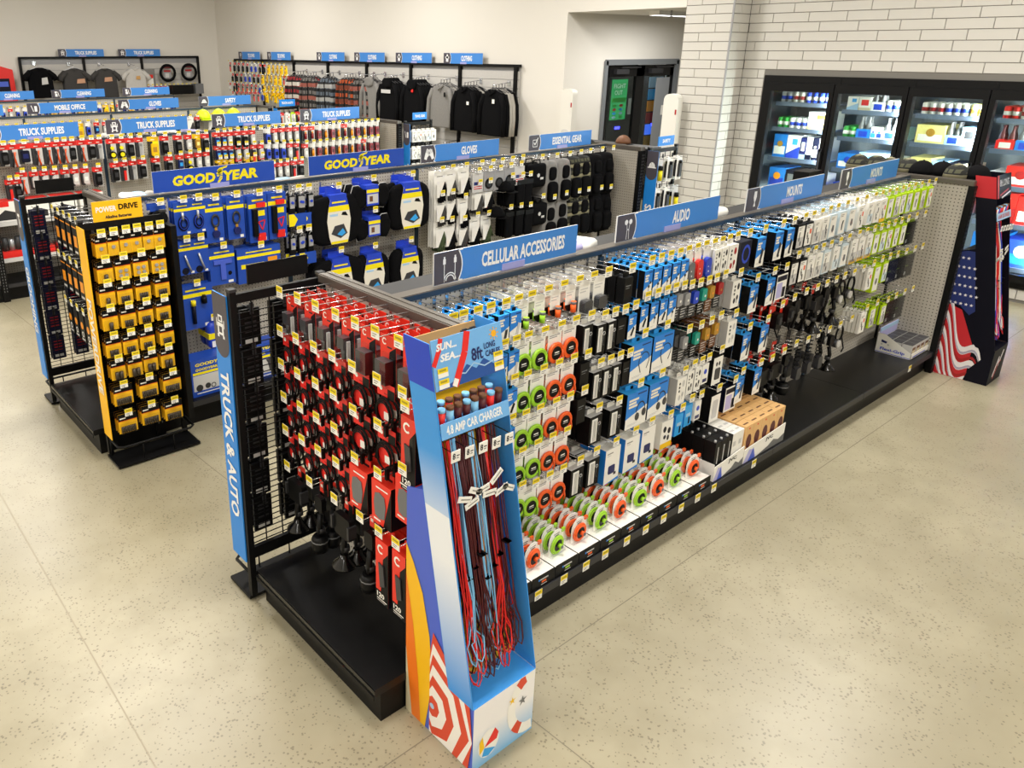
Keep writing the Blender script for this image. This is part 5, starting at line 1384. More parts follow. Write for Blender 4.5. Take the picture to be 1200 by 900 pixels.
# ================================================================ accessory gondola, long face
def g1sec(P):
    return ['cellular section', 'audio section', 'first mounts section', 'second mounts section'][max(0, min(3, int((P.x-.03)/S)))]
F1 = Face(G1, 1, -.02, 0., 'accessory gondola')
R1 = [
 [(531, 375, 'bb_phone', 6), (543, 371, 'bb_phone', 6), (560, 366.5, 'bb_phone', 6), (575, 362, 'bb_plug', 6), (593, 357, 'bb_phone', 6), (607.5, 352.5, 'bb_white', 6), (623, 348, 'plug_g', 6), (642.5, 341.5, 'plug_g', 6), (661, 335.5, 'plug_o', 6), (679, 330, 'plug_o', 6), (696, 325, 'blk_blister', 5), (713, 319.5, 'blk_blister', 5), (741, 315, 'blackbox', 4),
  (764, 306, 'bb_buds', 6), (775, 303, 'bb_buds', 6), (786, 300, 'bb_buds', 6), (797, 297, 'bb_buds', 6), (807, 294, 'bb_buds', 6), (817.5, 291, 'caps_grey', 7), (827.5, 288, 'caps_red', 7), (837.5, 285.5, 'caps_blue', 7), (846.5, 283, 'bud_t', 8), (855, 280.5, 'bud_t', 8), (864.5, 277.5, 'bud_r', 4), (879, 273.5, 'darkbig', 2),
  (897, 269, 'bb_bt', 4), (918, 262.5, 'bb_bt', 4), (931, 259, 'bb_bt', 4), (944, 255, 'kc1', 6), (953.5, 252.5, 'kc2', 6), (963.5, 249.5, 'wc1', 8), (973, 246.5, 'wc5', 8), (982, 243.5, 'gc0', 8), (993, 240, 'gc4', 8), (1004, 236.5, 'gc0', 8),
  (1015, 233.5, 'wc2', 8), (1026, 230, 'wc3', 8), (1034, 228, 'wc6', 8), (1042, 226, 'yc2', 8), (1050, 224.5, 'lc0', 8), (1058, 222, 'lc1', 8), (1064.5, 220, 'lc6', 8), (1072, 218.5, 'lc3', 8), (1080, 217, 'lc4', 8), (1088, 215, 'lc5', 8), (1096, 213, 'lc2', 7)],
 [(591, 405, 'bb_phone', 6), (605, 400, 'bb_white', 6), (619, 395.5, 'coil_g', 8), (638.5, 389.5, 'coil_g', 8), (658, 382.5, 'coil_o', 8), (675, 376.5, 'coil_o', 8), (693, 370.5, 'stick', 4), (709, 370, 'stick', 4), (721, 366.5, 'stick', 4), (733, 363, 'blackbox', 4), (745, 358, 'bb_plug', 5),
  (759, 348, 'bb_plug', 6), (771, 344, 'bb_buds', 6), (782, 340.5, 'bb_plug', 6), (792, 337.5, 'bb_buds', 6), (802, 335, 'pk_g', 7), (811, 334, 'pk_g', 7), (821, 332, 'pk_b', 7), (831, 329, 'pk_t', 7), (840, 326, 'pk_o', 7), (850, 322, 'pk_r', 7), (868, 320, 'bud_k', 4), (888, 326, 'bb_car', 4),
  (908, 318, 'bb_car', 4), (922, 313, 'dotbox', 3), (936, 299, 'kc1', 6), (946, 296, 'kc2', 6), (955.5, 293, 'wc5', 8), (964.7, 290, 'wc1', 8), (974, 286.5, 'gc1', 8), (985, 283, 'wc3', 8), (995, 279, 'gc0', 8),
  (1007, 274.5, 'yc1', 8), (1016, 271.5, 'yc5', 8), (1025, 268.5, 'yc3', 8), (1033, 266.5, 'lc0', 8), (1041, 264, 'lc3', 8), (1048.5, 261.5, 'lc2', 8), (1056.5, 259, 'lc6', 8), (1064.5, 256.5, 'lc4', 8), (1074, 253.5, 'blkpouch', 3), (1084, 251, None, 0)],
 [(589, 449.5, 'bb_plug', 6), (603, 445, 'bb_plug', 6), (618, 441, 'coil_g', 8), (637, 434, 'coil_g', 8), (655, 427.5, 'coil_o', 8), (672.5, 421, 'coil_o', 8), (689, 415.5, 'blackbox', 4), (704, 426, 'stick', 4), (715.5, 422, 'stick', 4), (727, 417.5, 'stick', 4), (738.5, 414, 'blackbox', 4),
  (756, 391, 'bb_neck', 3), (782, 381, 'bb_neck', 3), (808, 386, 'pk_g', 6), (822, 381, 'pk_t', 6), (834, 376, 'pk_o', 6), (845, 370, 'pk_o', 6), (862.5, 367.5, 'bud_w', 4), (879, 383, 'bb_car', 4),
  (900, 374, 'bb_car', 4), (917, 357, 'redtool', 3), (931, 349, 'redtool', 3), (945, 342, 'mnt_long', 3), (958, 337, 'mnt_long', 3), (969, 332.5, 'mnt_cup', 3), (980, 328, 'mnt_long', 3), (990, 323.5, 'mnt_slim', 3), (1001, 320, 'headset', 2),
  (1012, 315, 'headset', 2), (1024, 309, 'wc2', 6), (1034, 304, 'lctall', 4), (1043, 301, 'lc3', 6), (1052, 298.5, 'blkpouch', 4), (1062, 295, 'blkpouch', 4), (1072, 292, 'blkpouch', 3), (1081, 289, None, 0)],
 [(600, 492, 'bb_plug', 5), (616, 486.5, 'coil_g', 8), (633, 480, 'coil_g', 8), (651.5, 472.5, 'coil_o', 8), (668, 465.5, 'coil_o', 8), (685, 458, 'blackbox', 4), (702, 478, 'stickbig', 3), (725.5, 470, 'stickbig', 3),
  (751, 449, 'bb_head', 2), (776, 437.5, 'bb_head', 2), (803, 434.5, 'bud_w', 4), (814, 427, 'bud_t', 8), (823, 423, 'bud_t', 8), (831, 419, 'smallwhite', 4), (846, 410, 'budcase', 2), (871, 435, 'bb_car', 3),
  (892, 425, 'bb_car', 3), (905, 420, 'mnt_cup', 3), (919, 412, 'mnt_cup', 3), (933, 403, 'mnt_bot', 3), (946.7, 398.5, 'mic', 3), (959, 392, 'mic', 3), (972, 386.5, 'mic', 3), (984.5, 381, 'mnt_slim', 2),
  (998, 374, 'headset', 2), (1016, 361, 'wc2', 5), (1028, 355, 'lc1', 6), (1040.5, 351.5, 'lc5', 6), (1050, 347, 'blkpouch', 4), (1060, 342.5, 'blkpouch', 3), (1069.5, 339, None, 0)],
 [(598, 536, 'bb_plug', 5), (612, 530.5, 'coil_g', 8), (630, 521, 'coil_g', 8), (647.5, 513, 'coil_o', 8), (664.5, 506, 'coil_o', 8), (680, 540, 'stickbig', 3), (699, 529, 'stickbig', 3),
  (722, 518, 'spkbox', 3), (745, 505, 'spkbox', 3), (764, 494, 'spkbox', 3), (786, 486, 'ybud', 3), (800, 478, 'smallblue', 4), (811, 467, 'smallblue', 4), (822, 462.5, 'smallwhite', 4), (843, 455, 'plaincase', 2), (862, 445, 'dotbox', 2)],
 [(612, 570, 'coil_g', 8), (627.5, 567, 'coil_g', 8), (644, 558.5, 'coil_o', 8), (660, 550, 'coil_o', 8)],
]
rows(F1, R1, g1sec)
# ---- end rack of red carded goods
F2 = Face(E1, 0, -.02, -PI/2, 'end rack')
R2 = [
 [(328, 343.5, 'rc', 5), (349, 351, 'rc', 5), (370, 360, 'rc', 5), (393.5, 370, 'rc', 5), (416.5, 380, 'rcb', 5), (440, 390.5, 'rcb', 5), (467.5, 402, 'rcb', 5)],
 [(328.5, 389, 'rw', 7), (347, 398, 'rw', 7), (368, 408, 'rw', 7), (389.5, 418, 'rw', 7), (413, 431, 'rwb', 5), (442, 446, 'rwb', 6), (472, 462, 'rcb', 4)],
 [(330, 428, 'rw', 7), (349, 439, 'rw', 7), (370, 450.5, 'rw', 7), (391, 463, 'rw', 7), (414, 482, 'rwb', 6), (443, 499, 'rwb', 6), (475, 477, 'psi', 2)],
 [(333, 466.5, 'rw', 6), (352, 478, 'rw', 7), (371, 490.5, 'rw', 7), (392, 503, 'rw', 7)],
 [(335, 505, 'rw', 6), (354, 516.5, 'rw', 6), (373, 529, 'rw', 6), (394, 543, 'rw', 6), (416, 538, 'redbox', 2), (443, 556, 'redbox', 2), (472, 551, 'redbox', 2)],
 [(337, 547, 'mnt_cup', 3), (363, 565.5, 'mnt_bot', 3), (392, 585.5, 'mnt_cup', 3), (422, 606.5, 'mnt_bot', 3), (444, 624, 'psi', 2), (464, 638, 'psi', 2)],
]
rows(F2, R2, lambda P: 'near end rack')

# ================================================================ wire wings
def wing(lab, x0, x1, y, strip_text, icon, look, header=None, stripc='stripblue', z0=.2, z1=1.46, hname='header_panel', strip_y=None, dark=True):
    """free-hanging side frame in a plane of constant y; look -1 faces -y, +1 faces +y"""
    t = thing('side_wing_rack', lab, 'display rack', (x0, y, 0))
    w = x1-x0
    for x in (0, w):
        obj('post', MB().box(x-.014, x+.014, -.014, .014, .03, z1, 'black').box(x-.016, x+.016, -.016, .016, z1, z1+.012, 'darkgrey'), t)
    obj('top_bar', MB().box(.014, w-.014, -.01, .01, z1-.05, z1-.012, 'black'), t)
    obj('bottom_bar', MB().box(.014, w-.014, -.01, .01, z0+.02, z0+.075, 'black'), t)
    g = MB()
    n = int((z1-.06-z0-.08)/.0275)
    for i in range(n):
        z = z0+.09+i*.0275
        g.box(.014, w-.014, -.002, .002, z, z+.0032, 'black')
    for i in range(1, 5):
        g.box(w*i/5-.002, w*i/5+.002, -.003, .003, z0+.08, z1-.05, 'black')
    obj('wire_grid', g, t, kind='stuff')
    # strip sign along the outer edge, it looks along -x
    sy = strip_y if strip_y is not None else (.0 if look > 0 else -.13)
    hh = z1-.02-z0
    p = obj('strip_sign', MB().box(-.02, -.015, sy+.01, sy+.135, z0, z1-.02, stripc, l=stripc), t)
    M_ = Matrix.Translation((-.0215, sy+.0725, z0+hh/2)) @ Matrix.Rotation(-PI/2, 4, 'Z')
    if icon:
        cap_ = MB().fp([(-.0625, hh*.33)]+arcpts(0, hh*.33, .0625, PI, 2*PI, 10)+[(.0625, hh*.33), (.0625, hh/2), (-.0625, hh/2)], 'signgrey', 0)
        obj('icon_panel', cap_.xf(M_), p)
        obj('icon', icon_mb(icon, .1, .13, 0, hh*.39, -.001).xf(M_), p)
    if strip_text:
        tb = MB().text(strip_text, 0, 0, min(hh*.56, .058*len(strip_text)), .075, 'signwhite' if stripc == 'stripblue' else 'paper', 0, .03)
        tb.xf(M_ @ Matrix.Translation((0, -.001, -hh*.05)) @ Matrix.Rotation(PI/2, 4, 'Y'))
        obj('lettering', tb, p)
    # foot tray
    s = look
    ya, yb = sorted((0, s*.18))
    obj('foot_plate', MB().box(-.02, w+.02, min(ya, yb)-.01*(s < 0), yb+.01, .008, .022, 'black'), t)
    lo = MB().tube([(0, 0, .13), (0, s*.15, .13), (.03, s*.175, .13), (w-.03, s*.175, .13), (w, s*.15, .13), (w, 0, .13)], .008, 'black', 5)
    lo.tube([(0, 0, .02), (0, s*.02, .02), (0, s*.02, .13)], .006, 'black', 4).tube([(w*.3, s*.175, .02), (w*.3, s*.175, .13)], .004, 'black', 4).tube([(w*.7, s*.175, .02), (w*.7, s*.175, .13)], .004, 'black', 4)
    obj('guard_rail', lo, t)
    if header:
        hx0, hx1, hz0, hz1, hm, htext = header
        hp = obj(hname, MB().box(hx0-x0, hx1-x0, -.004+s*.004, .004+s*.004, hz0, hz1, hm), t)
        if htext:
            for (tx, cx, cz, tw, th, m) in htext:
                obj('lettering', MB().text(tx, cx-x0, cz, tw, th, m, -.0055+s*.004, .035), hp)
    return t
W1 = wing('black wire side wing with the truck and auto strip sign', -.42, -.005, .47, 'TRUCK & AUTO', 'truck', 1, (-.345, -.065, 1.475, 1.555, 'black', None))
W2 = wing('black wire side wing with the grooming strip sign', -.53, -.13, 3.16, 'GROOMING', 'razor', 1, (-.44, -.2, 1.475, 1.56, 'black', None))
for W, kd, yy, nm, r0 in ((W1, 'bc_k', .47, 'truck and auto wing', 6), (W2, 'bc_n', 3.16, 'grooming wing', 6)):
    x0 = W.location.x
    for r in range(r0):
        for c in range(2):
            X, Z = x0+.085+c*.155, 1.37-r*.175
            hk = obj('peg_hook', hook_black, W, (X-x0, .004, Z), PI)
            for k in range(2):
                place(kd, Vector((X, yy+.02+k*.045, Z-.0145)), PI, (f"{proto(kd)[0]['desc']}, {ORD[r]} row down, {'outer' if c == 0 else 'inner'} column, {nm}" if k == 0 else f"{ORD[k]}-layer {proto(kd)[0]['desc'].split(' seen')[0]}, {ORD[r]} row down, {'outer' if c == 0 else 'inner'} column, {nm}"), proto(kd)[0]['grp'], k == 0)
# battery rack wing
BX0, BX1, BY = -.475, .0, 2.175
WB = wing('black rack of yellow carded batteries with a yellow header', BX0, BX1, BY, 'POWERDRIVE', None, -1, (-.40, -.12, 1.44, 1.56, 'batyellow', [('POWER', -.325, 1.515, .115, .032, 'paper'), ('DRIVE', -.2, 1.52, .11, .032, 'black'), ('Alkaline Batteries', -.26, 1.47, .15, .018, 'ink')]), 'batyellow', .17, 1.46)
obj('back_sheet', MB().box(.014, BX1-BX0-.014, .004, .008, .2, 1.42, 'black'), WB)
obj('side_sheet', MB().box(BX1-BX0-.02, BX1-BX0+.014, -.15, .0, .18, 1.40, 'black'), WB)
FB = Face(WB, 1, BY, 0., 'battery rack', .13)
FB.hook = lambda P: obj('price_tag', tag_me, obj('peg_hook', hook_black, WB, Vector((P.x, BY, P.z))-WB.location), (0, -.15, .018))
bz = [(196, 'bt1', 6), (225.5, 'bt4', 4), (255, 'btaa', 4)]
RB = [[(u, v, 'bt1', 3) for u, v in [(119, 272), (133.5, 269.5), (148, 267), (161, 265), (175, 263), (188, 261)]],
      [(124, 302, 'bt9', 3), (145, 298, 'bt4', 3), (166, 294, 'bt4', 3), (187.5, 291, 'bt4', 3)],
      [(126.5, 330, 'bt9', 3), (147.5, 327, 'btaa', 3), (169, 323, 'btaa', 3), (191.5, 319, 'btaa', 3)],
      [(130, 359, 'bt9', 3), (151.5, 355.5, 'btaa', 3), (172, 351, 'btaa', 3), (193, 347, 'btaa', 3)],
      [(134, 391, 'btaa', 3), (154, 387, 'btaa', 3), (174, 382, 'btaa', 3), (197, 377, 'btaa', 3)],
      [(139.5, 418, 'btc', 3), (159.5, 414, 'btc', 3), (178, 408.5, 'btc', 3), (198, 404, 'btc', 3)],
      [(145.5, 448, 'btaa8', 3), (175.5, 439, 'btaa8', 3), (203, 433, 'btaa8', 3)],
      [(151, 481, 'btaa8', 3), (178, 471, 'btaa8', 3), (205, 466, 'btaa8', 3)]]
for r, row in enumerate(RB):
    for i, (u, v, kd, n) in enumerate(row):
        P = on(u, v+5, 1, BY-.15)
        FB.hook(P)
        d = proto(kd)[0]
        for k in range(n):
            Q = Vector((P.x, BY-.15+.012+d['d']+k*.03, P.z-.0145))
            place(kd, Q, 0, (f"{d['desc']} in {ORD[r]} row, {ORD[i]} from left, battery rack" if k == 0 else f"{ORD[k]}-from-front {d['desc']} in {ORD[r]} row, {ORD[i]} from left, battery rack"), d['grp'], k == 0)
# lamps on the end rack between the wings
FE2 = Face(E2, 0, -.15, -PI/2, 'end rack')
for r, z in enumerate((1.40, 1.11, .80)):
    for i, yy in enumerate((2.98, 2.86, 2.74, 2.62, 2.50)):
        kd = 'bc_y' if r < 2 else 'bc_y2'
        P = Vector((FE2.tagplane(), yy, z))
        hang(FE2, P, kd, 3, 'grooming end rack', ROWN[r], i)
# safety wing, travel wing at the far ends
WS = wing('black side wing with the safety strip sign beside the backpacks', 4.86, 5.30, 2.21, 'SAFETY', 'hat', -1, (4.98, 5.24, 1.47, 1.56, 'stripblue', [('SAFETY', 5.11, 1.515, .13, .035, 'signwhite')]))
WT = wing('black side wing with cream accessory cards at the bulbs gondola end', 4.80, 5.24, 5.88, 'TRAVEL', 'note', -1, (4.92, 5.16, 1.48, 1.57, 'stripblue', [('TRAVEL GEAR', 5.04, 1.525, .17, .035, 'signwhite')]))
WU = wing('black side wing with a small blue truck and auto header', 4.86, 5.30, 9.38, '', None, -1, (4.95, 5.25, 1.46, 1.57, 'stripblue', [('TRUCK & AUTO', 5.1, 1.515, .22, .04, 'signwhite')]))
def wing_goods(W, kinds, nm, nr=4, nc=4, dz=.29):
    x0, y = W.location.x, W.location.y
    for r in range(nr):
        for c in range(nc):
            kd = kinds[(r*nc+c) % len(kinds)]
            X, Z = x0+.07+c*(.32/(nc-1)), 1.36-r*dz
            obj('peg_hook', hook_black, W, (X-x0, 0, Z))
            d = proto(kd)[0]
            for k in range(2):
                place(kd, Vector((X, y-.13+.01+d['d']+k*(d['d']+.01), Z-.004)), 0, (f"{d['desc']} in {ORD[r]} row, {ORD[c]} from left, {nm}" if k == 0 else f"rear {d['desc']} in {ORD[r]} row, {ORD[c]} from left, {nm}"), d['grp'], k == 0)
K('sf_y', 'torch_pack', 'torch', 'yellow torch on white card', 'safety goods', .045, lambda: [('card', MB().box(-.05, .05, -.002, 0, -.22, .012, 'lightgrey')), ('torch', MB().cyl((0, -.022, -.2), .02, .1, 'gyyellow', 9).cyl((0, -.022, -.1), .026, .04, 'black', 9, r2=.02))])
K('sf_k', 'tool_pack', 'tool', 'black tool on white card', 'safety goods', .035, lambda: [('card', MB().box(-.045, .045, -.002, 0, -.22, .012, 'paper')), ('tool', MB().box(-.02, .02, -.025, -.003, -.19, -.06, 'darkgrey').cyl((0, -.015, -.06), .016, .03, 'black', 8))])
K('sf_r', 'tool_pack', 'tool', 'black tool on dark red card', 'safety goods', .035, lambda: [('card', MB().box(-.06, .06, -.002, 0, -.24, .012, 'deepred')), ('tool', MB().extr([(-.03, -.2), (.0, -.21), (.04, -.14), (.02, -.09), (-.03, -.13)], -.025, -.003, 'plastic').box(-.01, .02, -.028, -.025, -.18, -.15, 'red'))])
wing_goods(WS, ['sf_y', 'sf_k', 'sf_k', 'sf_k', 'sf_k', 'sf_y', 'sf_r', 'sf_k'], 'safety wing', 4, 3)
wing_goods(WT, ['wc1', 'wc2', 'wc5', 'wc3', 'wc0', 'wc6'], 'travel wing', 5, 5, .22)
wing_goods(WU, ['tl_p', 'wc2', 'lc1', 'bulb_o'], 'distant truck wing', 3, 4)

# ================================================================ second gondola
def g2sec(P):
    return ['padlock section', 'cushion section', 'gloves section', 'gear section'][max(0, min(3, int((P.x+.1)/S)))]
F3 = Face(G2, 1, 2.666, 0., 'second gondola')
R3 = [
 [(188, 237, 'gy_r', 2), (215, 234, 'gy_h', 3), (233, 231.5, 'gy_h', 3), (252.5, 231.5, 'gy_l', 3), (277.5, 228, 'gy_l', 3), (304, 226, 'gy_t', 2), (327, 222.5, 'gy_t', 2), (350, 220.5, 'gy_s', 2), (362, 219.5, 'gy_s', 2),
  (397, 218, 'cu1', 2), (438, 209, 'neck', 2), (484, 204, 'cu2', 2), (519, 198.5, 'glove0', 3), (531, 196.5, 'glove1', 3), (547, 194, 'glove0', 3), (565, 191, 'keyr', 1), (578, 190, 'keyr', 1), (589, 188.5, 'keyr', 1), (601, 186.5, 'keyr', 1), (613, 184.5, 'keyr', 1)],
 [(188, 262, 'gy_r', 2), (219, 280.5, 'gy_g', 3), (235.5, 278, 'gy_g', 3), (262, 288, 'gy_b', 2), (306, 287, 'gy_w', 2), (351, 269.5, 'gy_s', 2), (362, 267, 'gy_s', 2),
  (440, 246, 'neck', 2), (519, 227, 'glove1', 3), (531, 225, 'glove0', 3), (546, 230, 'glove0', 3), (562, 200, 'patch_f', 2), (575, 198, 'patch_k', 2), (587, 197, 'patch_k', 2), (599, 194, 'patch_k', 2), (611, 192, 'patch_f', 2)],
 [(231, 332, 'gy_f', 2), (251, 372, 'gy_n', 2), (400, 293, 'cu1', 2), (440, 288, 'cu3', 2), (482, 281, 'cu3', 2), (518, 258, 'glove2', 3), (530, 257, 'glove0', 3), (545, 256, 'glove1', 3), (563, 214, 'glove1', 3), (575, 212, 'glove0', 3), (601, 206, 'sock', 4), (613, 205, 'sock', 4), (622, 204, 'sock', 4)],
 [(560, 252, 'glove0', 3), (573, 250, 'glove2', 3), (599, 243, 'sock', 4), (611, 241, 'sock', 4), (622, 240, 'sock', 4)],
]
rows(F3, R3, g2sec)
R3b = [
 [(636, 184, 'tote', 2), (653, 182.5, 'bp_g', 1), (668, 180.5, 'bp_g', 1), (681, 178.5, 'bp_c', 1), (692, 177, 'bp_c', 1), (706, 175, 'bp_k', 1), (719, 173.5, 'bp_k', 1)],
 [(637, 230, 'tote', 2), (650, 231, 'bp_g', 1), (664, 226.5, 'bp_g', 1), (679, 224, 'bp_c', 1), (690, 222, 'bp_c', 1), (705, 220, 'bp_k', 1), (716, 219, 'bp_k', 1)],
]
rows(F3, R3b, lambda P: 'backpack bay', 0)
# two caps on a wire stand in the gloves section
for i, (u, v, lb) in enumerate([(592, 223, 'black cap on wire holder, upper, between gloves and socks'), (581, 253, 'black cap on wire holder, lower, between gloves and socks')]):
    P = on(u, v, 1, 2.42)
    o = place('cap_black', P, .3, lb, 'black caps')
    o.scale = (.9, .9, .8)
    obj('wire_holder', MB().tube([(P.x-.05, 2.66, P.z-.02), (P.x-.05, 2.40, P.z-.01), (P.x+.05, 2.40, P.z-.01), (P.x+.05, 2.66, P.z-.02)], .003, 'chrome', 4), G2, (.1, -2.686, 0))
# boxed inflator on the deck of the second gondola
for i, x in enumerate((.3, .66)):
    t = thing('inflator_carton', ['blue and yellow power tool carton on the deck beside the battery rack', 'second blue power tool carton on the deck, half hidden by the wing'][i], 'box', (x, 2.30, HD), 0, 'cartons on the second gondola deck')
    b = MB().box(-.17, .17, -.0, .14, 0, .26, 'gyblue', f='gyblue')
    b.fr(-.16, .16, .04, .15, 'lightgrey', -.0006)
    obj('carton', b, t)
    p = MB().text('GOODYEAR', -.02, .225, .24, .022, 'gyyellow', -.001, .04, .1).text('GOODYEAR', -.06, .19, .16, .018, 'gyyellow', -.001, .04, .1).fr(-.16, .06, .155, .172, 'gyyellow', -.001).fr(.08, .15, .13, .2, 'lightgrey', -.001)
    p.extr([(.02, .14), (.1, .145), (.09, .115), (.06, .11), (.075, .05), (.045, .05), (.035, .11)], -.004, -.001, 'plastic').fd(-.12, .06, .025, 'darkgrey', -.001).fd(-.06, .065, .02, 'darkgrey', -.001).ring(-.02, .06, .012, .018, 'darkgrey', -.001).fr(-.14, .1, .02, .026, 'paper', -.001)
    obj('print', p, t)

# ================================================================ third gondola: tools, bulbs
def g3sec(P):
    return ['pliers section', 'hand tools section', 'fuses section', 'marker lights section'][max(0, min(3, int((P.x+.176)/S)))]
F4 = Face(G3, 1, 6.332, 0., 'tools gondola')
def seq(us, v0, v1, kinds, n=2):
    a, b = us[0], us[-1]
    return [(u, v0+(v1-v0)*(u-a)/max(1, b-a), kinds[i % len(kinds)], n) for i, u in enumerate(us)]
R4 = [
 seq([4, 15, 28, 43, 56, 66, 75, 84, 96, 107, 116], 168, 161, ['tl_k', 'tl_p', 'tl_d', 'tl_p', 'tl_p', 'tl_p', 'tl_p', 'tl_k', 'tl_p', 'tl_k', 'tl_s'])+seq([131, 142, 153, 164, 180.5, 193.6, 209.5, 221.6, 231.8, 241.5], 161, 155, ['tl_t', 'tl_t', 'tl_k', 'tl_s', 'tl_y', 'tl_k', 'tl_k', 'tl_w', 'tl_g', 'tl_k'])
 + seq([255, 263, 270, 279, 288, 297, 306, 315, 323, 331.5, 340, 348.5], 153.5, 147, ['tl_b', 'tl_b', 'tl_w', 'tl_k', 'tl_k', 'tl_w', None, 'tl_u', 'tl_w', 'tl_w', 'tl_w', 'tl_w'])+seq([359, 367, 375, 383, 391, 398, 405.6, 413.5, 420.6, 428.5, 436, 443], 146.5, 141, ['bulb_o', 'bulb_o', 'bulb_r', 'bulb_a', 'bulb_r', 'bulb_a', 'bulb_o', 'bulb_a', 'bulb_r', 'bulb_a', 'bulb_r', 'bulb_r']),
 seq([26, 40, 52, 64, 76.5, 88, 100, 115], 200, 194, ['tl_p', 'tl_w', 'tl_w', 'tl_w', 'tl_s', 'tl_w', 'tl_w', 'tl_k'])+seq([135.5, 146, 156.5, 167.5, 183.6, 199, 212, 223, 233.6, 243], 189, 176, ['tl_k', 'tl_r', 'tl_s', 'tl_k', 'tl_k', 'tl_k', 'tl_b', 'tl_t', 'tl_w', 'tl_w'])
 + seq([256.5, 263.5, 270.6, 280, 289, 298.4, 307, 315.5, 324.5, 333, 341, 349], 169, 166, ['tl_b', 'tl_b', 'tl_b', 'tl_w', 'tl_w', 'tl_r', 'tl_w', 'tl_u', 'tl_u', 'tl_u', 'tl_w', 'tl_r'])+seq([359.5, 368, 375.5, 383, 391, 398.6, 406, 414, 421.6, 428, 436, 443], 167, 160, ['tl_w', 'bulb_a', 'bulb_r', 'bulb_a', 'bulb_r', 'bulb_a', 'bulb_r', 'bulb_a', 'bulb_r', 'bulb_o', 'bulb_r', 'bulb_r']),
 seq([11.5, 20], 209, 208, ['tl_r', 'tl_k'])+seq([258.5, 265, 272, 281, 290.5, 299, 308], 184.5, 180.5, ['tl_g', 'tl_g', 'tl_g', 'tl_r', 'tl_g', 'tl_g', 'tl_r'])+seq([321, 329, 337, 346, 354], 190, 186, ['tl_w', 'tl_w', 'tl_w', 'tl_r', 'tl_k']),
]
rows(F4, R4, g3sec)
# shelves with packs at the left end of the third gondola
for i, (z, lb) in enumerate([(.76, 'upper'), (.40, 'lower')]):
    obj('shelf', MB().box(.0, 1.2, -.36, -.02, z-.025, z, 'darkgrey').box(0, 1.2, -.37, -.36, z-.03, z+.012, 'lightgrey'), G3)
    for j in range(4):
        x = -.05+j*.27
        t = thing('tool_set_box', f'{"white" if i == 0 else "clear red"} tool set box, {ORD[j]} from left on {lb} shelf of tools gondola', 'box', (x, 6.12, z), 0, 'tool set boxes')
        if i == 0:
            obj('box', MB().box(-.12, .12, -.1, .1, 0, .2, 'paper', t='red'), t)
            obj('picture', MB().fp([(-.1, .02), (.1, .02), (.1, .08), (-.02, .12), (-.1, .06)], 'darkgrey', -.1006).fr(-.12, .02, .15, .2, 'red', -.1008), t)
        else:
            obj('box', MB().box(-.12, .12, -.1, .1, 0, .07, 'red'), t)
            obj('tools', MB().cyl((-.06, -.04, .06), .03, .14, 'darkgrey', 8).cyl((0, -.04, .06), .03, .12, 'steel', 8).cyl((.06, -.04, .06), .03, .14, 'darkgrey', 8), t)
            obj('lid', MB().box(-.12, .12, -.1, .1, .071, .21, 'blister'), t)
# ================================================================ deck of the accessory gondola
for u, v in [(631, 695), (661, 676), (687, 660.6), (709.5, 646.5), (735, 630.5), (757, 617.5), (778, 605), (798.5, 592.5), (818, 580.5), (837, 568.5), (884, 539.5), (1068, 423.5)]:
    P = on(u, v, 1, -.438)
    obj('price_tag', tag_me, G1, (P.x-.03, -.4375, HD-.02))
def shellpack(c):
    def f():
        out = [(-.05, 0), (.05, 0), (.052, .06)]+arcpts(0, .07, .052, 0, PI, 8)+[(-.052, .06)]
        b = MB().extr(out, -.006, -.003, 'paper')
        for i in range(3):
            b.fr(-.02+i*.004, .02-i*.004, .1-i*.009, .104-i*.009, 'ink', -.0066)
        q = MB().torus((0, -.012, .047), .041, .0055, c, 18, 6).torus((0, -.017, .047), .033, .0055, c, 16, 5)
        k = MB().cyl((0, -.018, .047), .028, .008, 'black', 12, 'y')
        pl = MB().cyl((.004, -.036, .046), .011, .02, c, 8, 'y').cyl((.004, -.039, .046), .008, .004, 'grey', 8, 'y')
        ear = MB().box(.034, .054, -.012, -.002, .098, .114, c)
        oz = [(x*1.03, z*1.02) for x, z in out]
        sh = MB()
        for p_, q_ in zip(oz, oz[1:]):
            sh.face([(p_[0], -.003, p_[1]), (q_[0], -.003, q_[1]), (q_[0], -.022, q_[1]), (p_[0], -.022, p_[1])], 'frost')
        sh.box(-.053, .053, -.024, -.02, .0, .006, 'blister')
        return [('card', b), ('cable_coil', q), ('badge', k), ('plug', pl), ('corner_flap', ear), ('clear_shell', sh)]
    return f
K('sh_g', 'charger_shell', 'cable', 'lime green cable shell pack', 'cable shell packs on the deck', .034, shellpack('coilgreen'))
K('sh_o', 'charger_shell', 'cable', 'orange cable shell pack', 'cable shell packs on the deck', .034, shellpack('coilorange'))
TB = [(624, 681), (652, 664.5), (680, 648.5), (706, 634), (730, 619.5), (752, 605.5), (772, 592.5), (793, 579.5), (814, 568), (833.5, 556.5)]
bx = [on(u, v, 2, .235).x for u, v in TB]
bx = [bx[0]-.34, bx[0]-.17]+bx
TC = 'ogogogogogo'
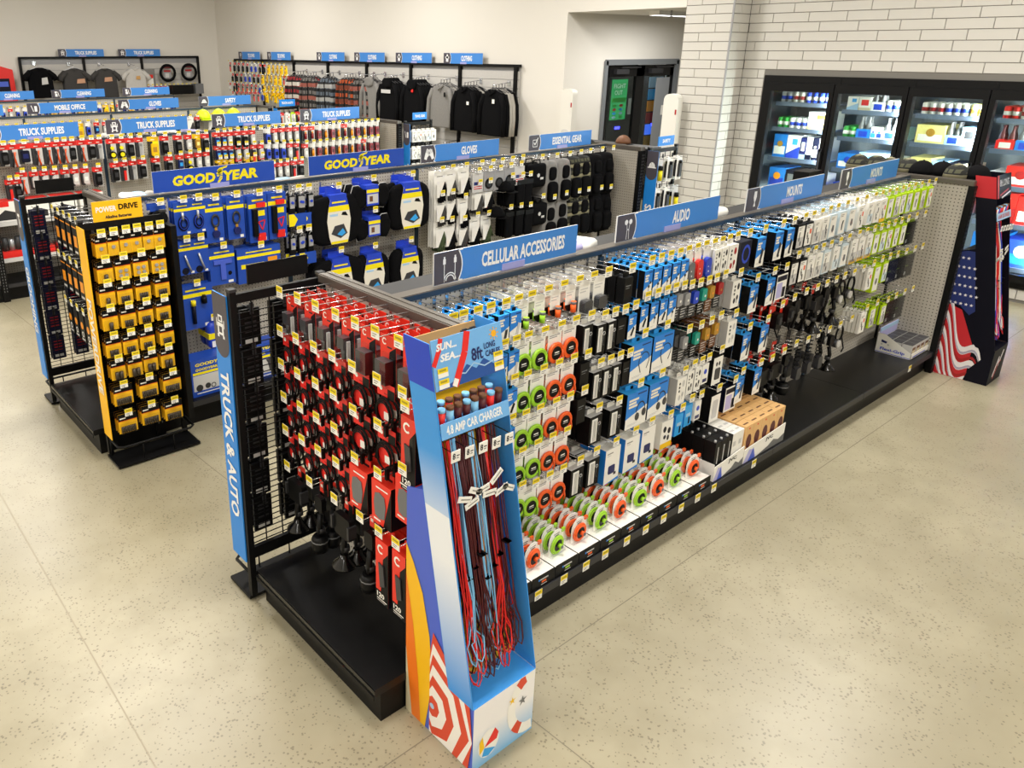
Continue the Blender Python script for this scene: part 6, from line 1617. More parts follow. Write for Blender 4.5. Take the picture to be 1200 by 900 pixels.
for i in range(len(bx)-1):
    a, b = bx[i]+.003, bx[i+1]-.003
    col = 'sh_o' if TC[i] == 'o' else 'sh_g'
    cn = 'orange' if TC[i] == 'o' else 'lime green'
    t = thing('display_tray', f'black fronted white tray of {cn} cable packs, {ORD[i]} from the near end', 'tray', (a, -.425, HD), 0, 'cable trays on the deck')
    w = b-a
    obj('tray', MB().box(0, w, 0, .33, 0, .055, 'paper', f='black', l='darkgrey', r='darkgrey'), t)
    obj('front_lip', MB().box(0, w, -.002, .0, 0, .062, 'black'), t)
    obj('lettering', MB().fr(w*.35, w*.7, .035, .042, 'lightgrey', -.0026).fr(w*.42, w*.62, .02, .03, 'coilorange' if TC[i] == 'o' else 'coilgreen', -.0026).fr(w*.4, w*.66, .01, .014, 'lightgrey', -.0026).fr(w*.28, w*.34, .034, .044, 'boxblue', -.0026), t)
    for k in range(7):
        o = place(col, Vector(((a+b)/2+random.uniform(-.006, .006), -.35+k*.042, HD+.0555)), random.uniform(-.1, .1), f"{proto(col)[0]['desc']}, {'front one' if k == 0 else ORD[k]+' back'}, in {ORD[i]} tray from near end", proto(col)[0]['grp'], k == 0)
# tall headphone boxes behind a printed lip
def jvc_tray(x0, x1, lab, kinds):
    t = thing('counter_display', lab, 'display tray', (x0, -.415, HD), 0)
    w = x1-x0
    obj('tray', MB().box(0, w, 0, .3, 0, .02, 'paper').box(0, .004, 0, .3, .02, .1, 'paper').box(w-.004, w, 0, .3, .02, .1, 'paper'), t)
    out = [(0, 0), (w, 0), (w, .1), (w*.85, .075), (w*.8, .085), (w*.5, .05), (w*.45, .06), (w*.3, .1), (0, .045)]
    out = [(0, 0), (w, 0), (w, .115), (0, .085)]
    lip = obj('front_lip', MB().extr(out, -.004, 0, 'paper'), t)
    obj('print', MB().fp([(.0, 0), (w*.3, 0), (w*.24, .06), (w*.12, .075)], 'lilac', -.0046).fp([(w*.12, 0), (w*.28, 0), (w*.22, .075)], 'periwinkle', -.0048).fp([(w*.3, 0), (w, 0), (w, .05), (w*.85, .03), (w*.72, .05), (w*.6, .025)], 'grey', -.0046), lip)
    obj('lettering', MB().text('JVC', w*.6, .075, .085, .026, 'ink', -.0052, .04), lip)
    obj('back_card', MB().box(0, w, .296, .3, .02, .3, 'paper'), t)
    n = len(kinds)
    bw = (w-.012)/n
    for c, kd in enumerate(kinds):
        for r in range(4):
            me = HB[kd]
            o = obj('headphone_box', me, None, (x0+.006+bw*(c+.5), -.405+r*.068, HD+.021))
            o.scale = (bw*.97/.06, 1, 1)
            tag(o, f"{ {'k':'black','w':'white','o':'orange'}[kd] } tall headphone box, column {ORD[c]}, row {ORD[r]}, {lab.split(' of ')[0].split(' with')[0]}"[:110], 'box', 'tall headphone boxes')
def hbox(c, kd):
    mb = MB().box(-.03, .03, 0, .065, 0, .2, c)
    y = -.0006
    if kd == 'k':
        mb.fr(-.02, .015, .01, .05, 'paper', y).fr(-.003, .006, .07, .17, 'lightgrey', y)
        mb.cyl((-.02, .012, .2), .007, .012, 'silver', 7)
    elif kd == 'w':
        mb.fr(-.015, .02, .02, .06, 'black', y).fr(-.02, .01, .12, .15, 'lightgrey', y)
        mb.face([(-.02, .02, .2005), (.02, .02, .2005), (.02, .035, .2005), (-.02, .035, .2005)], 'lightgrey')
    else:
        mb.fd(.004, .1, .02, 'maroon', y, .045, 10).fr(-.02, .02, .16, .17, 'paleorange', y).fd(0, .18, .006, 'red', y, None, 6)
        mb.face([(-.02, .02, .2005), (.015, .02, .2005), (.015, .03, .2005), (-.02, .03, .2005)], 'brown')
    return mb.mesh('headphone_box')
HB = {'k': hbox('black', 'k'), 'w': hbox('paper', 'w'), 'o': hbox('paleorange', 'o')}
MATS['paleorange'].node_tree.nodes['Principled BSDF'].inputs['Base Color'].default_value = lin('e6b87a')
xj = [on(u, v, 1, -.415).x for u, v in [(835, 560), (870, 535), (918, 507)]]
jvc_tray(xj[0], xj[1], 'white lipped tray with black and white headphone boxes on deck', 'kkkww')
jvc_tray(xj[1]+.005, xj[2], 'white lipped tray with orange headphone boxes on deck', 'ooooo')
# grip ring display box
t = thing('grip_display_box', 'white open display box of phone grips at the far end of the deck', 'display box', (4.58, -.395, HD))
wx, wy = .35, .25
prof = [(0, 0), (wy, 0), (wy, .15), (wy*.8, .15), (0, .045)]
sp_ = MB()
for xx in (0, .004):
    sp_.face([(xx, y_, z_) for y_, z_ in prof], 'paper')
obj('side_panel', sp_, t)
obj('tray', MB().box(.004, wx, 0, wy, 0, .006, 'paper').box(0, wx, 0, .004, 0, .045, 'paper').box(wx-.004, wx, 0, wy, 0, .09, 'paper').box(0, wx, wy-.004, wy, 0, .15, 'paper'), t)
tb = MB().text('Flexi-Grip', 0, 0, .17, .03, 'royal', 0, .03)
tb.xf(Matrix.Translation((-.0015, wy*.52, .032)) @ Matrix.Rotation(-PI/2, 4, 'Z'))
obj('lettering', tb, t)
tb = MB().fr(-.12, .12, .0, .005, 'royal', 0).xf(Matrix.Translation((-.0015, wy*.5, .004)) @ Matrix.Rotation(-PI/2, 4, 'Z'))
obj('rule', tb, t)
tb = MB().fp([(-.09, .085), (-.05, .075), (-.055, .06), (-.09, .065)], 'deepblue', 0).fd(-.085, .05, .007, 'lightgrey', 0).fd(-.04, .052, .007, 'lightgrey', 0).xf(Matrix.Translation((-.0015, wy*.5, .02)) @ Matrix.Rotation(-PI/2, 4, 'Z'))
obj('picture', tb, t)
obj('front_rule', MB().fr(.03, wx-.08, .012, .02, 'royal', -.0006), t)
obj('header_card', MB().box(.01, wx-.01, wy-.012, wy-.006, .1, .185, 'lilac').box(.01, wx-.01, wy-.014, wy-.012, .155, .185, 'paleblue'), t)
gb = MB().box(-.04, .04, 0, .068, 0, .1, 'lightgrey', t='plastic').fr(-.03, .03, .02, .08, 'brown', -.0006).fr(-.025, .025, .03, .06, 'beige', -.001).mesh('grip_box')
for i in range(4):
    for j in range(3):
        tag(obj('grip_box', gb, None, (4.58+.05+i*.083, -.387+j*.075, HD+.007+.0)), f'small phone grip box, {ORD[i]} along, row {ORD[j]} back, in grip display', 'box', 'phone grip boxes')

# ================================================================ cardboard floor displays
def side2d(mb, x):
    """turn a front-facing drawing (x = depth from back, z) into a side that looks along -x"""
    return mb.xf(Matrix.Translation((x, 0, 0)) @ Matrix.Rotation(-PI/2, 4, 'Z'))
def floor_display(x0, lab, theme):
    sunny = theme == 'sun'
    t = thing('cardboard_floor_display', lab, 'floor display', (x0, -.80, 0))
    Wd, ZT, ZH, ZTop = .30, .275, 1.36, 1.51
    yb = .36                      # back, local y (front of base is 0)
    ln = lambda z: .0+(z-ZT)*(.25/1.235)   # leaning front edge
    dep = .125
    c = dict(base='basefade' if sunny else 'flagnavy', tray='sky2' if sunny else 'flagnavy', inner='sky2' if sunny else 'flagnavy', tow='sky2' if sunny else 'flagnavy', head='sky1' if sunny else 'flagnavy', hside='periwinkle' if sunny else 'flagred', bg='periwinkle' if sunny else 'flagnavy')
    # base box: drawn in side view (depth, height), extruded along x
    prof = [(0, 0), (0, ZT), (ln(ZT)+dep, ZT), (ln(1.0)+dep-.03, 1.0), (yb, .96), (yb, 0)]
    b = MB()
    for x, m in ((0, c['bg']), (Wd, c['bg'])):
        pts = [(x, y, z) for y, z in prof]
        b.face(pts if x else pts[::-1], m)
    for i in range(len(prof)):
        p, q = prof[i], prof[(i+1) % len(prof)]
        m = c['base'] if i == 0 else (c['tray'] if i == 1 else c['bg'])
        b.face([(0, p[0], p[1]), (Wd, p[0], p[1]), (Wd, q[0], q[1]), (0, q[0], q[1])], m)
    obj('base', b, t)
    # tower: two leaning side walls, back wall
    tow = [(0.002, ZT), (dep, ZT), (ln(ZTop)+dep, ZTop), (ln(ZTop), ZTop)]
    for x, nm in ((-.004, 'left'), (Wd+.001, 'right')):
        b = MB()
        for xx in (x, x+.003):
            b.face([(xx, y, z) for y, z in tow], c['tow'] if sunny else 'flagnavy')
        for i in range(4):
            p, q = tow[i], tow[(i+1) % 4]
            b.face([(x, *p), (x+.003, *p), (x+.003, *q), (x, *q)], c['tow'])
        s = obj('tower_side', b, t)
        if x < 0:
            k = MB()
            if sunny:
                za, zb, zc = ZT+.005, .95, ZH
                k.face([(x-.0008, ln(za)+.003, za), (x-.0008, ln(za)+dep-.003, za), (x-.0008, ln(zb)+dep-.003, zb), (x-.0008, ln(zb)+.003, zb)][::-1], 'sidefade')
                k.face([(x-.0008, ln(zb)+.003, zb), (x-.0008, ln(zb)+dep-.003, zb), (x-.0008, ln(zc)+dep-.003, zc), (x-.0008, ln(zc)+.003, zc)][::-1], 'sidefade2')
            k.face([(x-.001, ln(ZH), ZH), (x-.001, ln(ZH)+dep, ZH), (x-.001, ln(ZTop)+dep, ZTop), (x-.001, ln(ZTop), ZTop)][::-1], 'royal' if sunny else 'flagred')
            obj('print', k, s)
    obj('tower_back', MB().rings([[(0, ln(z)+dep-.004, z), (Wd, ln(z)+dep-.004, z), (Wd, ln(z)+dep, z), (0, ln(z)+dep, z)] for z in (ZT, ZTop-.02)], 'cardboard' if sunny else 'flagnavy', smooth=False), t)
    bi = MB()
    bi.face([(0.003, ln(ZT)+dep-.006, ZT+.01), (Wd-.003, ln(ZT)+dep-.006, ZT+.01), (Wd-.003, ln(ZH)+dep-.006, ZH), (.003, ln(ZH)+dep-.006, ZH)], 'surfyellow' if sunny else 'navy')
    obj('inner_print', bi, t)
    # header: drawn flat, then leaned
    def lean(z0):
        return Matrix.Translation((0, ln(z0)-.001, z0)) @ Matrix.Rotation(-math.atan(.25/1.235), 4, 'X')
    hd = MB().box(0, Wd, -.003, 0, 0, ZTop-ZH+.012, c['head'])
    h = obj('header', hd.xf(lean(ZH)), t)
    p = MB()
    hh = ZTop-ZH+.012
    if sunny:
        p.fp([(0, 0), (Wd, 0), (Wd, .045), (Wd*.85, .03), (Wd*.7, .06), (Wd*.58, .035), (Wd*.45, .058), (Wd*.3, .02)], 'sea', -.0036)
        p.line([(Wd*.3, .04), (Wd*.42, .03), (Wd*.55, .055), (Wd*.7, .035), (Wd*.95, .05)], .004, 'paleblue', -.004)
        p.line([(Wd*.26, .0), (Wd*.44, .1), (Wd*.5, hh)], .026, 'red', -.0042).line([(Wd*.25, .0), (Wd*.29, .022)], .02, 'paper', -.0046)
        p.line([(0, .08), (Wd*.1, .13), (Wd*.13, hh)], .018, 'red', -.0042)
        p.fd(Wd*.88, hh*.8, .012, 'sun', -.0042)
        for i in range(8):
            a = i*PI/4
            p.line([(Wd*.88+.015*math.cos(a), hh*.8+.015*math.sin(a)), (Wd*.88+.021*math.cos(a), hh*.8+.021*math.sin(a))], .004, 'sun', -.0042)
        p.text('SUN...', Wd*.2, hh*.84, .085, .024, 'signwhite', -.005, .04, .2).text('SEA...', Wd*.24, hh*.62, .085, .024, 'signwhite', -.005, .04, .2)
        p.text('8ft', Wd*.61, hh*.5, .05, .042, 'deepblue', -.005, .02).text('LONG', Wd*.8, hh*.6, .05, .02, 'deepblue', -.005, .025).text('CABLES', Wd*.84, hh*.44, .066, .02, 'deepblue', -.005, .025)
        for x_, z_ in ((.012, .004), (.012, .04), (Wd-.048, .004), (Wd-.048, .038)):
            p.fr(x_, x_+.042, z_, z_+.03, 'paper', -.0056).fr(x_, x_+.042, z_+.014, z_+.03, 'tagyellow', -.006).fr(x_+.006, x_+.034, z_+.019, z_+.026, 'tagink', -.0063)
    else:
        p.fr(0, Wd*.12, 0, hh, 'flagred', -.0036).text('8ft LONG', Wd*.5, hh*.65, .2, .05, 'lightgrey', -.004, .03).line([(Wd*.2, .02), (Wd*.8, .05)], .012, 'flagred', -.004).line([(Wd*.3, .0), (Wd*.95, .03)], .012, 'stripewhite', -.0042)
    obj('print', p.xf(lean(ZH)), h)
    # strip that names the goods
    zs = 1.205
    st = obj('name_strip', MB().box(0, Wd, -.003, 0, 0, .052, 'sky1' if sunny else 'paleblue').xf(lean(zs)), t)
    obj('lettering', MB().text('4.8 AMP CAR CHARGER', Wd*.48, .026, Wd*.82, .03, 'signwhite' if sunny else 'flagred', -.0036, .03).xf(lean(zs)), st)
    obj('charger_shelf', MB().box(0.003, Wd-.003, ln(zs)+.002, ln(zs)+dep-.008, zs+.002, zs+.006, c['inner']), t)
    for i in range(5):
        o = obj('hook_tag', MB().box(-.019, .019, -.002, 0, -.02, .02, 'paper').text('8', -.008, .002, .012, .022, 'ink', -.0026, .03).fr(.002, .015, .0, .004, 'ink', -.0026).fr(.002, .012, -.008, -.005, 'grey', -.0026), t, (.03+i*.06, ln(1.1)-.012, 1.155-.004*i))
        obj('hook', MB().tube([(.03+i*.06, ln(1.1)+dep-.01, 1.16), (.03+i*.06, ln(1.1)-.012, 1.16)], .002, 'black', 4), t)
    # side art on the base
    k = MB()
    if sunny:
        P = lambda d, z: (d, z)      # d measured from the back edge towards the front
        k.fp([(0, 0), (.11, 0), (.13, .12), (.145, .25), (.13, .42), (.09, .58), (.04, .68), (0, .74)], 'surfyellow', 0)
        k.fp([(0.035, 0), (.085, 0), (.07, .2), (.04, .42), (0, .62), (0, .3)], 'surforange', -.0006)
        k.fp([(0, 0), (.035, 0), (.015, .16), (0, .3)], 'beige', -.0008)
        cx, cz, R = .15, .13, .27
        pts = []
        for i in range(8):
            a0 = -PI/2+i*PI/4; a1 = a0+PI/4
            for j in range(7):
                r0, r1 = R*j/7, R*(j+1)/7
                q = [(cx+r0*math.cos(a0), cz+r0*math.sin(a0)*1.2), (cx+r1*math.cos(a0), cz+r1*math.sin(a0)*1.2), (cx+r1*math.cos(a1), cz+r1*math.sin(a1)*1.2), (cx+r0*math.cos(a1), cz+r0*math.sin(a1)*1.2)]
                if j == 0:
                    q = q[1:]
                def clip(q):
                    o = [(min(max(a, .135), .358), max(b_, .002)) for a, b_ in q]
                    o = [(a, min(b_, .275+max(0, (.36-a-.13)*2.8))) for a, b_ in o]
                    return o
                q = clip(q)
                ar = abs(sum(q[n_][0]*q[(n_+1) % len(q)][1]-q[(n_+1) % len(q)][0]*q[n_][1] for n_ in range(len(q))))
                if ar > 1e-5:
                    k.fp(q, 'umbred' if j % 2 == 0 else 'sand', -.001)
        k.fd(cx, cz, .012, 'paleblue', -.0016, None, 10)
    else:
        k.fp([(0, .0), (0, .56), (.1, .53), (.22, .275), (.22, 0)], 'flagred', 0)
        def wave(c0, m, w_, y_, ph=0.):
            P_ = []
            for q in range(22):
                q_ = q/21
                d_ = q_*.36
                z_ = .62-c0-1.5*d_+.09*math.sin(d_*26+ph)
                P_.append((d_, z_))
            top = [(min(d_, .355), max(.003, min(z_, .275+max(0, (.36-d_-.13)*2.8)))) for d_, z_ in P_]
            bot = [(min(d_, .355), max(.0025, min(z_-w_, .275+max(0, (.36-d_-.13)*2.8)))) for d_, z_ in P_]
            for (p0, p1, q0, q1) in zip(top, top[1:], bot, bot[1:]):
                if p0[1]-q0[1] > .001 or p1[1]-q1[1] > .001:
                    k.fp([q0, q1, p1, p0], m, y_)
        for i in range(6):
            wave(.055+i*.125, 'stripewhite', .062, -.0008, 1.2)
            wave(.095+i*.125, 'stripeshade', .018, -.001, 1.2)
            wave(.15+i*.125, 'deepred', .022, -.001, 1.2)
        k.fp([(.21, .003), (.23, .1), (.29, .19), (.358, .24), (.358, .003)], 'flagnavy', -.0016)
        k.fp([(0, .57), (.0, .955), (.05, .97), (.11, .97), (.21, .57), (.15, .5), (.08, .56)], 'flagblue', -.0018)
        for i in range(30):
            d_, z_ = (i % 5)*.034+.014+(.017 if (i//5) % 2 else 0), .575+(i//5)*.068
            if d_ < .2-(z_-.57)*.3:
                st_ = [(d_+(.013 if q % 2 == 0 else .0055)*math.sin(q*PI/5), z_+(.013 if q % 2 == 0 else .0055)*math.cos(q*PI/5)) for q in range(10)]
                k.fp(st_, 'stripewhite', -.0024)
    side2d(k, -.002)
    k.xf(Matrix.Translation((0, yb, 0)))
    obj('side_print', k, t)
    f = MB()
    if sunny:
        # swim ring and ball on the front
        cx, cz = Wd*.93, .15
        for i in range(16):
            a, b_ = PI*.45+i*PI*1.1/16, PI*.45+(i+1)*PI*1.1/16
            m = 'umbred' if i in (2, 3, 11, 12) else 'paper'
            q = [(cx+.075*math.cos(a), cz+.095*math.sin(a)), (cx+.115*math.cos(a), cz+.14*math.sin(a)), (cx+.115*math.cos(b_), cz+.14*math.sin(b_)), (cx+.075*math.cos(b_), cz+.095*math.sin(b_))]
            q = [(min(x, Wd-.001), max(.002, min(z, ZT-.002))) for x, z in q]
            f.fp(q, m, -.001)
        bxc, bzc = Wd*.25, .085
        f.fd(bxc, bzc, .05, 'paper', -.001, .06, 16)
        f.fp([(bxc-.02, bzc-.01), (bxc+.03, bzc+.05), (bxc+.048, bzc+.02), (bxc+.04, bzc-.005)], 'red', -.0016).fp([(bxc-.045, bzc+.025), (bxc-.03, bzc+.045), (bxc-.02, bzc-.01), (bxc-.042, bzc-.03)], 'yellow', -.0016).fp([(bxc-.02, bzc-.012), (bxc+.035, bzc-.04), (bxc+.0, bzc-.058), (bxc-.03, bzc-.045)], 'skyblue', -.0016)
        for (sx, sz, m, rr) in ((Wd*.62, .2, 'yellow', .018), (Wd*.8, .17, 'grey', .022)):
            f.fp([(sx+(rr if q % 2 == 0 else rr*.35)*math.sin(q*PI/5), sz+(rr if q % 2 == 0 else rr*.35)*math.cos(q*PI/5)) for q in range(10)], m, -.0016)
    else:
        f.line([(Wd*.3, .05), (Wd*.5, .2), (Wd*.55, .12), (Wd*.75, .24)], .02, 'stripewhite', -.001).line([(Wd*.35, .03), (Wd*.55, .14), (Wd*.7, .16)], .014, 'flagred', -.0014)
    obj('front_print', f, t)
    # the chargers: plug on the shelf, cable hanging below
    r = random.Random(5 if sunny else 6)
    cols = ['red', 'cableblue', 'maroon', 'maroon', 'cableblue', 'maroon', 'red', 'maroon', 'black', 'amber', 'red', 'maroon', 'black', 'amber', 'maroon', 'red']
    if not sunny:
        cols = ['red', 'paper', 'royal', 'red', 'red', 'paper', 'royal', 'red']
    CNM = {'red': 'red', 'cableblue': 'light blue', 'maroon': 'dark red', 'black': 'black', 'amber': 'yellow', 'paper': 'white', 'royal': 'blue'}
    for i, cc in enumerate(cols):
        bk_ = i//8
        x = .024+(i % 8)*.036
        yy = ln(zs)+.03+bk_*.045
        o = thing('car_charger_cable', f"{CNM[cc]} car charger cable, {ORD[i % 8]} from left, {'front' if not bk_ else 'rear'} row, {'beach' if sunny else 'flag'} display", 'charger', (x0, -.80, 0), 0, 'long charger cables')
        pc = cc if cc not in ('black', 'amber') else 'maroon'
        obj('plug', MB().cyl((x, yy, zs+.02), .012, .06, pc, 8).cyl((x, yy, zs+.08), .013, .012, 'brown' if i % 3 else 'cableblue', 8).cyl((x, yy, zs+.008), .009, .012, 'silver', 7), o)
        xc = .05+(i % 8)*.0285+r.uniform(-.006, .006)
        mb = MB()
        cl = lambda q: min(max(q, .012), Wd-.012)
        for s_ in range(5 if not bk_ else 3):
            zb_ = ZT+.035+r.uniform(0, .1)
            dx = r.uniform(-.014, .014)
            wl = r.uniform(.012, .034)
            def yq(z, e=0.):
                return max(ln(z)+.014, ln(z)+.045+bk_*.03+e)
            e1, e2 = r.uniform(-.018, .012), r.uniform(-.02, .012)
            xm = cl(xc+dx)
            xe = cl(xc+dx*2.2+r.uniform(-.03, .03))
            L_ = [(xm, yq(1.17), 1.17), (cl(xm+.004), yq(1.0, e1), 1.0), (cl(xm+dx*.6), yq(.8, e1), .8), (xm, yq(.62, e2), .62), (cl(xe-wl*.5), yq(.48, e2), .48), (cl(xe-wl), yq(zb_+.07, e2), zb_+.07), (cl(xe-wl*.6), yq(zb_+.015, e2-.006), zb_+.015), (xe, yq(zb_, e2-.01), zb_), (cl(xe+wl*.6), yq(zb_+.015, e2-.006), zb_+.015), (cl(xe+wl), yq(zb_+.07, e2), zb_+.07), (cl(xe+wl*.4), yq(.5, e1), .5), (cl(xm+.006), yq(.64, e1), .64), (cl(xm-dx*.5), yq(.85, e1), .85), (xm, yq(1.15), 1.15)]
            mb.tube(L_, .0027, cc, 4)
        obj('cable', mb, o)
        obj('cable_tie', MB().box(xc-.01, xc+.01, ln(.7)+.028, ln(.7)+.056, .655+.035*(i % 4), .659+.035*(i % 4), 'black'), o)
        if not bk_:
            a = r.uniform(-.7, .5)
            fl_ = MB().box(-.012, .05, -.002, 0, -.011, .011, 'paper').fr(.0, .044, -.002, .002, 'inkgrey', -.0026)
            fl_.xf(Matrix.Translation((xc, ln(1.02)-.002, 1.03-r.uniform(0, .13))) @ Matrix.Rotation(a, 4, 'Y'))
            obj('flag_label', fl_, o)
    return t
floor_display(-.265, 'blue beach themed cardboard floor display of long charger cables', 'sun')
floor_display(4.955, 'navy flag printed cardboard floor display at the far end', 'flag')

# ================================================================ goods on top shelves
def bag(w, h, t_, m):
    return MB().pillow(rrect(-w/2, w/2, -h/2, h/2, .03, 3), t_, m, 0).xf(Matrix.Rotation(-PI/2, 4, 'X'))
obj('top_shelf', MB().box(.02, 4.85, .03, .34, 1.385, 1.40, 'darkgrey'), G1)
obj('top_shelf', MB().box(.02, 4.85, .03, .34, 1.385, 1.40, 'darkgrey'), G3)
obj('top_shelf', MB().box(.02, 4.85, .03, .34, 1.385, 1.40, 'darkgrey'), G2)
for i, (x, m, lb) in enumerate([(1.18, 'lilac', 'white and lilac plastic bag lying between the cellular and audio signs'), (1.30, 'paper', 'white plastic bag lying left of the audio sign'), (2.36, 'heather', 'pale plastic bag between the audio and mounts signs'), (2.48, 'paper', 'white wired pack beside the first mounts sign'), (3.62, 'paper', 'white plastic pack between the two mounts signs')]):
    o = tag(obj('plastic_bag', bag(.18, .2, .06, m), None, (x, .18, 1.44+(i % 2)*.012)), lb, 'bag', 'plastic bags on the top shelf')
    o.rotation_euler = (.15*((i % 3)-1), .1*((i % 2)*2-1), .4*i)
for i, x in enumerate((1.25, 1.9, 2.15, 3.35, 3.5)):
    o = tag(obj('plastic_bag', bag(.26, .24, .07, ['heather', 'paper', 'lilac'][i % 3]), None, (x, 6.352+.18, 1.44)), f'pale plastic bag on the tools gondola top, {ORD[i]} from left', 'bag', 'plastic bags on the tools gondola')
    o.rotation_euler = (.1, .1, .5*i)
for i, x in enumerate((.05, .14, .23, 1.1, 1.2, 1.3)):
    o = tag(obj('plastic_bag', bag(.12, .16, .05, ['paper', 'paleblue', 'heather'][i % 3]), None, (x, 2.686+.15, 1.435)), f'small white pack on the second gondola top, {ORD[i]} from left', 'bag', 'small packs on the second gondola')
    o.rotation_euler = (.2, .1, .6*i)
obj('top_shelf', MB().box(-WE, WE, -.36, -.03, H-.03, H-.015, 'darkgrey'), E1F)
for i, (u, v) in enumerate([(1000, 189), (1021, 189), (1051, 193), (1072, 193), (1089, 195), (1109, 197), (1128, 200), (1141, 203)]):
    kd = ['cap_camo', 'cap_camo', 'cap_camo', 'cap_camo', 'cap_black', 'cap_black', 'cap_camo', 'cap_black'][i]
    yy = .42-i*.115
    place(kd, Vector((5.08+(i % 2)*.05, yy, H-.015+.012)), 1.2, f"{proto(kd)[0]['desc']} on the far end rack top, {ORD[i]} from the back", proto(kd)[0]['grp'])
for i, (x, m) in enumerate([(4.62, 'fabricblack'), (4.70, 'fabricchar')]):
    pass
t = thing('toy_box', 'black box with a white outline figure between the two mounts signs', 'box', (3.62, .15, 1.40))
obj('box', MB().box(-.09, .09, -.05, .05, 0, .2, 'black'), t)
obj('figure_print', MB().fd(0, .15, .022, 'paper', -.0506).line([(-.03, .06), (0, .12), (.05, .07)], .016, 'paper', -.0506).line([(0, .12), (-.05, .05)], .014, 'paper', -.051), t)
for i, (x, z) in enumerate([(4.63, 1.5), (4.72, 1.5)]):
    place('cap_camo', Vector((x, 2.686+.16, 1.41)), .8, f'brown camouflage cap on the second gondola top, {ORD[i]} by the doorway', 'brown camouflage caps')
place('cap_white', Vector((4.9, 2.55, 1.475)), .5, 'plain brown cap on the end rack near the safety wing', 'plain brown caps').scale = (.8, .8, .8)
obj('top_shelf', MB().box(-WE, WE, -.3, -.03, H-.03, H-.015, 'darkgrey'), E2F)
# neon caps in front of the safety sign
obj('cap_shelf', MB().box(3.72, 4.75, -.32, -.03, 1.28, 1.295, 'darkgrey'), G4)
for i, (u, v) in enumerate([(238, 133), (256, 132), (273, 130)]):
    P = on(u, v+6, 2, 1.31)
    X = on(u, v, 1, 9.68).x
    o = place('cap_neon', Vector((X, 9.68, 1.31)), .2, f"neon yellow cap, {['left', 'middle', 'right'][i]} of the three below the safety sign", 'neon yellow caps')
    o.scale = (1.35, 1.35, 1.45)
# ---- goods on the two far gondolas
F5 = Face(G4, 1, 9.83, 0., 'mobile office gondola')
F6 = Face(G5, 1, 13.48, 0., 'cleaning gondola')
mk = ['tl_u', 'tl_w', 'bulb_r', 'tl_y', 'tl_u', 'tl_b', 'tl_w', 'tl_r', 'tl_b', 'tl_u', 'tl_u', 'tl_w']
for r, z in enumerate((1.37, 1.15)):
    for i in range(40):
        x = .0+i*.12
        if r == 1 and i > 24 or 1.0 and x > 3.65 and r == 0 and x < 4.8 and i % 2:
            continue
        P = Vector((x, F5.tagplane(), z))
        kd = (mk[(i+r*5) % 12] if x < 2.3 else ['glove0', 'glove1', 'tl_k', 'glove0'][i % 4])
        hang(F5, P, kd, 1, ['left', 'mobile office', 'far gloves', 'far safety'][min(3, int((x+.1)/S))]+' section', ROWN[r], int(((x+.1) % S)/.12))
for i in range(40):
    x = .05+i*.12
    P = Vector((x, F6.tagplane(), 1.37))
    kd = ['tl_y', 'tl_g', 'tl_w', 'tl_u'][i % 4] if 2.3 < x < 3.9 else ['tl_u', 'tl_u', 'tl_w'][i % 3]
    hang(F6, P, kd, 1, ['leftmost', 'left middle', 'right middle', 'rightmost'][min(3, int(x/S))]+' cleaning section', 'top', int((x % S)/.12))

# ================================================================ wall fixtures
def slatwall(name, lab, w, h0, h1, loc, rz, posts):
    t = thing(name, lab, 'slat wall', loc, rz)
    obj('backing', MB().box(0, w, -.004, 0, h0, h1, 'midgrey'), t)
    me = MB().box(.0, w, -.02, -.004, 0, .118, 'heather').mesh('slat')
    z = h0
    while z+.125 < h1:
        obj('slat', me, t, (0, 0, z))
        z += .125
    for p in posts:
        obj('post', MB().box(p-.025, p+.025, -.06, 0, h0, h1, 'black'), t)
    obj('top_rail', MB().box(-.02, w+.02, -.06, 0, h1-.01, h1+.03, 'black'), t)
    return t
xa, xb_ = on(22, 67, 1, 16.03).x, on(231, 67, 1, 16.03).x
pp = [on(u, 67, 1, 16.03).x-xa for u in (22, 97, 165, 231)]
SW1 = slatwall('slat_wall', 'pale slat wall with black posts holding t-shirts on the back wall', xb_-xa, .3, 2.17, (xa, 16.05, 0), 0, pp)
ya, yb2 = on(276, 68, 0, 7.14).y, on(609, 80, 0, 7.14).y
pp = [ya-on(u, 74, 0, 7.14).y for u in (276, 308, 345, 385, 430.5, 482.5, 540.5, 606)]
SW2 = slatwall('slat_wall', 'pale slat wall with black posts holding clothing on the right wall', ya-yb2, .3, 2.11, (7.16, ya, 0), -PI/2, pp)
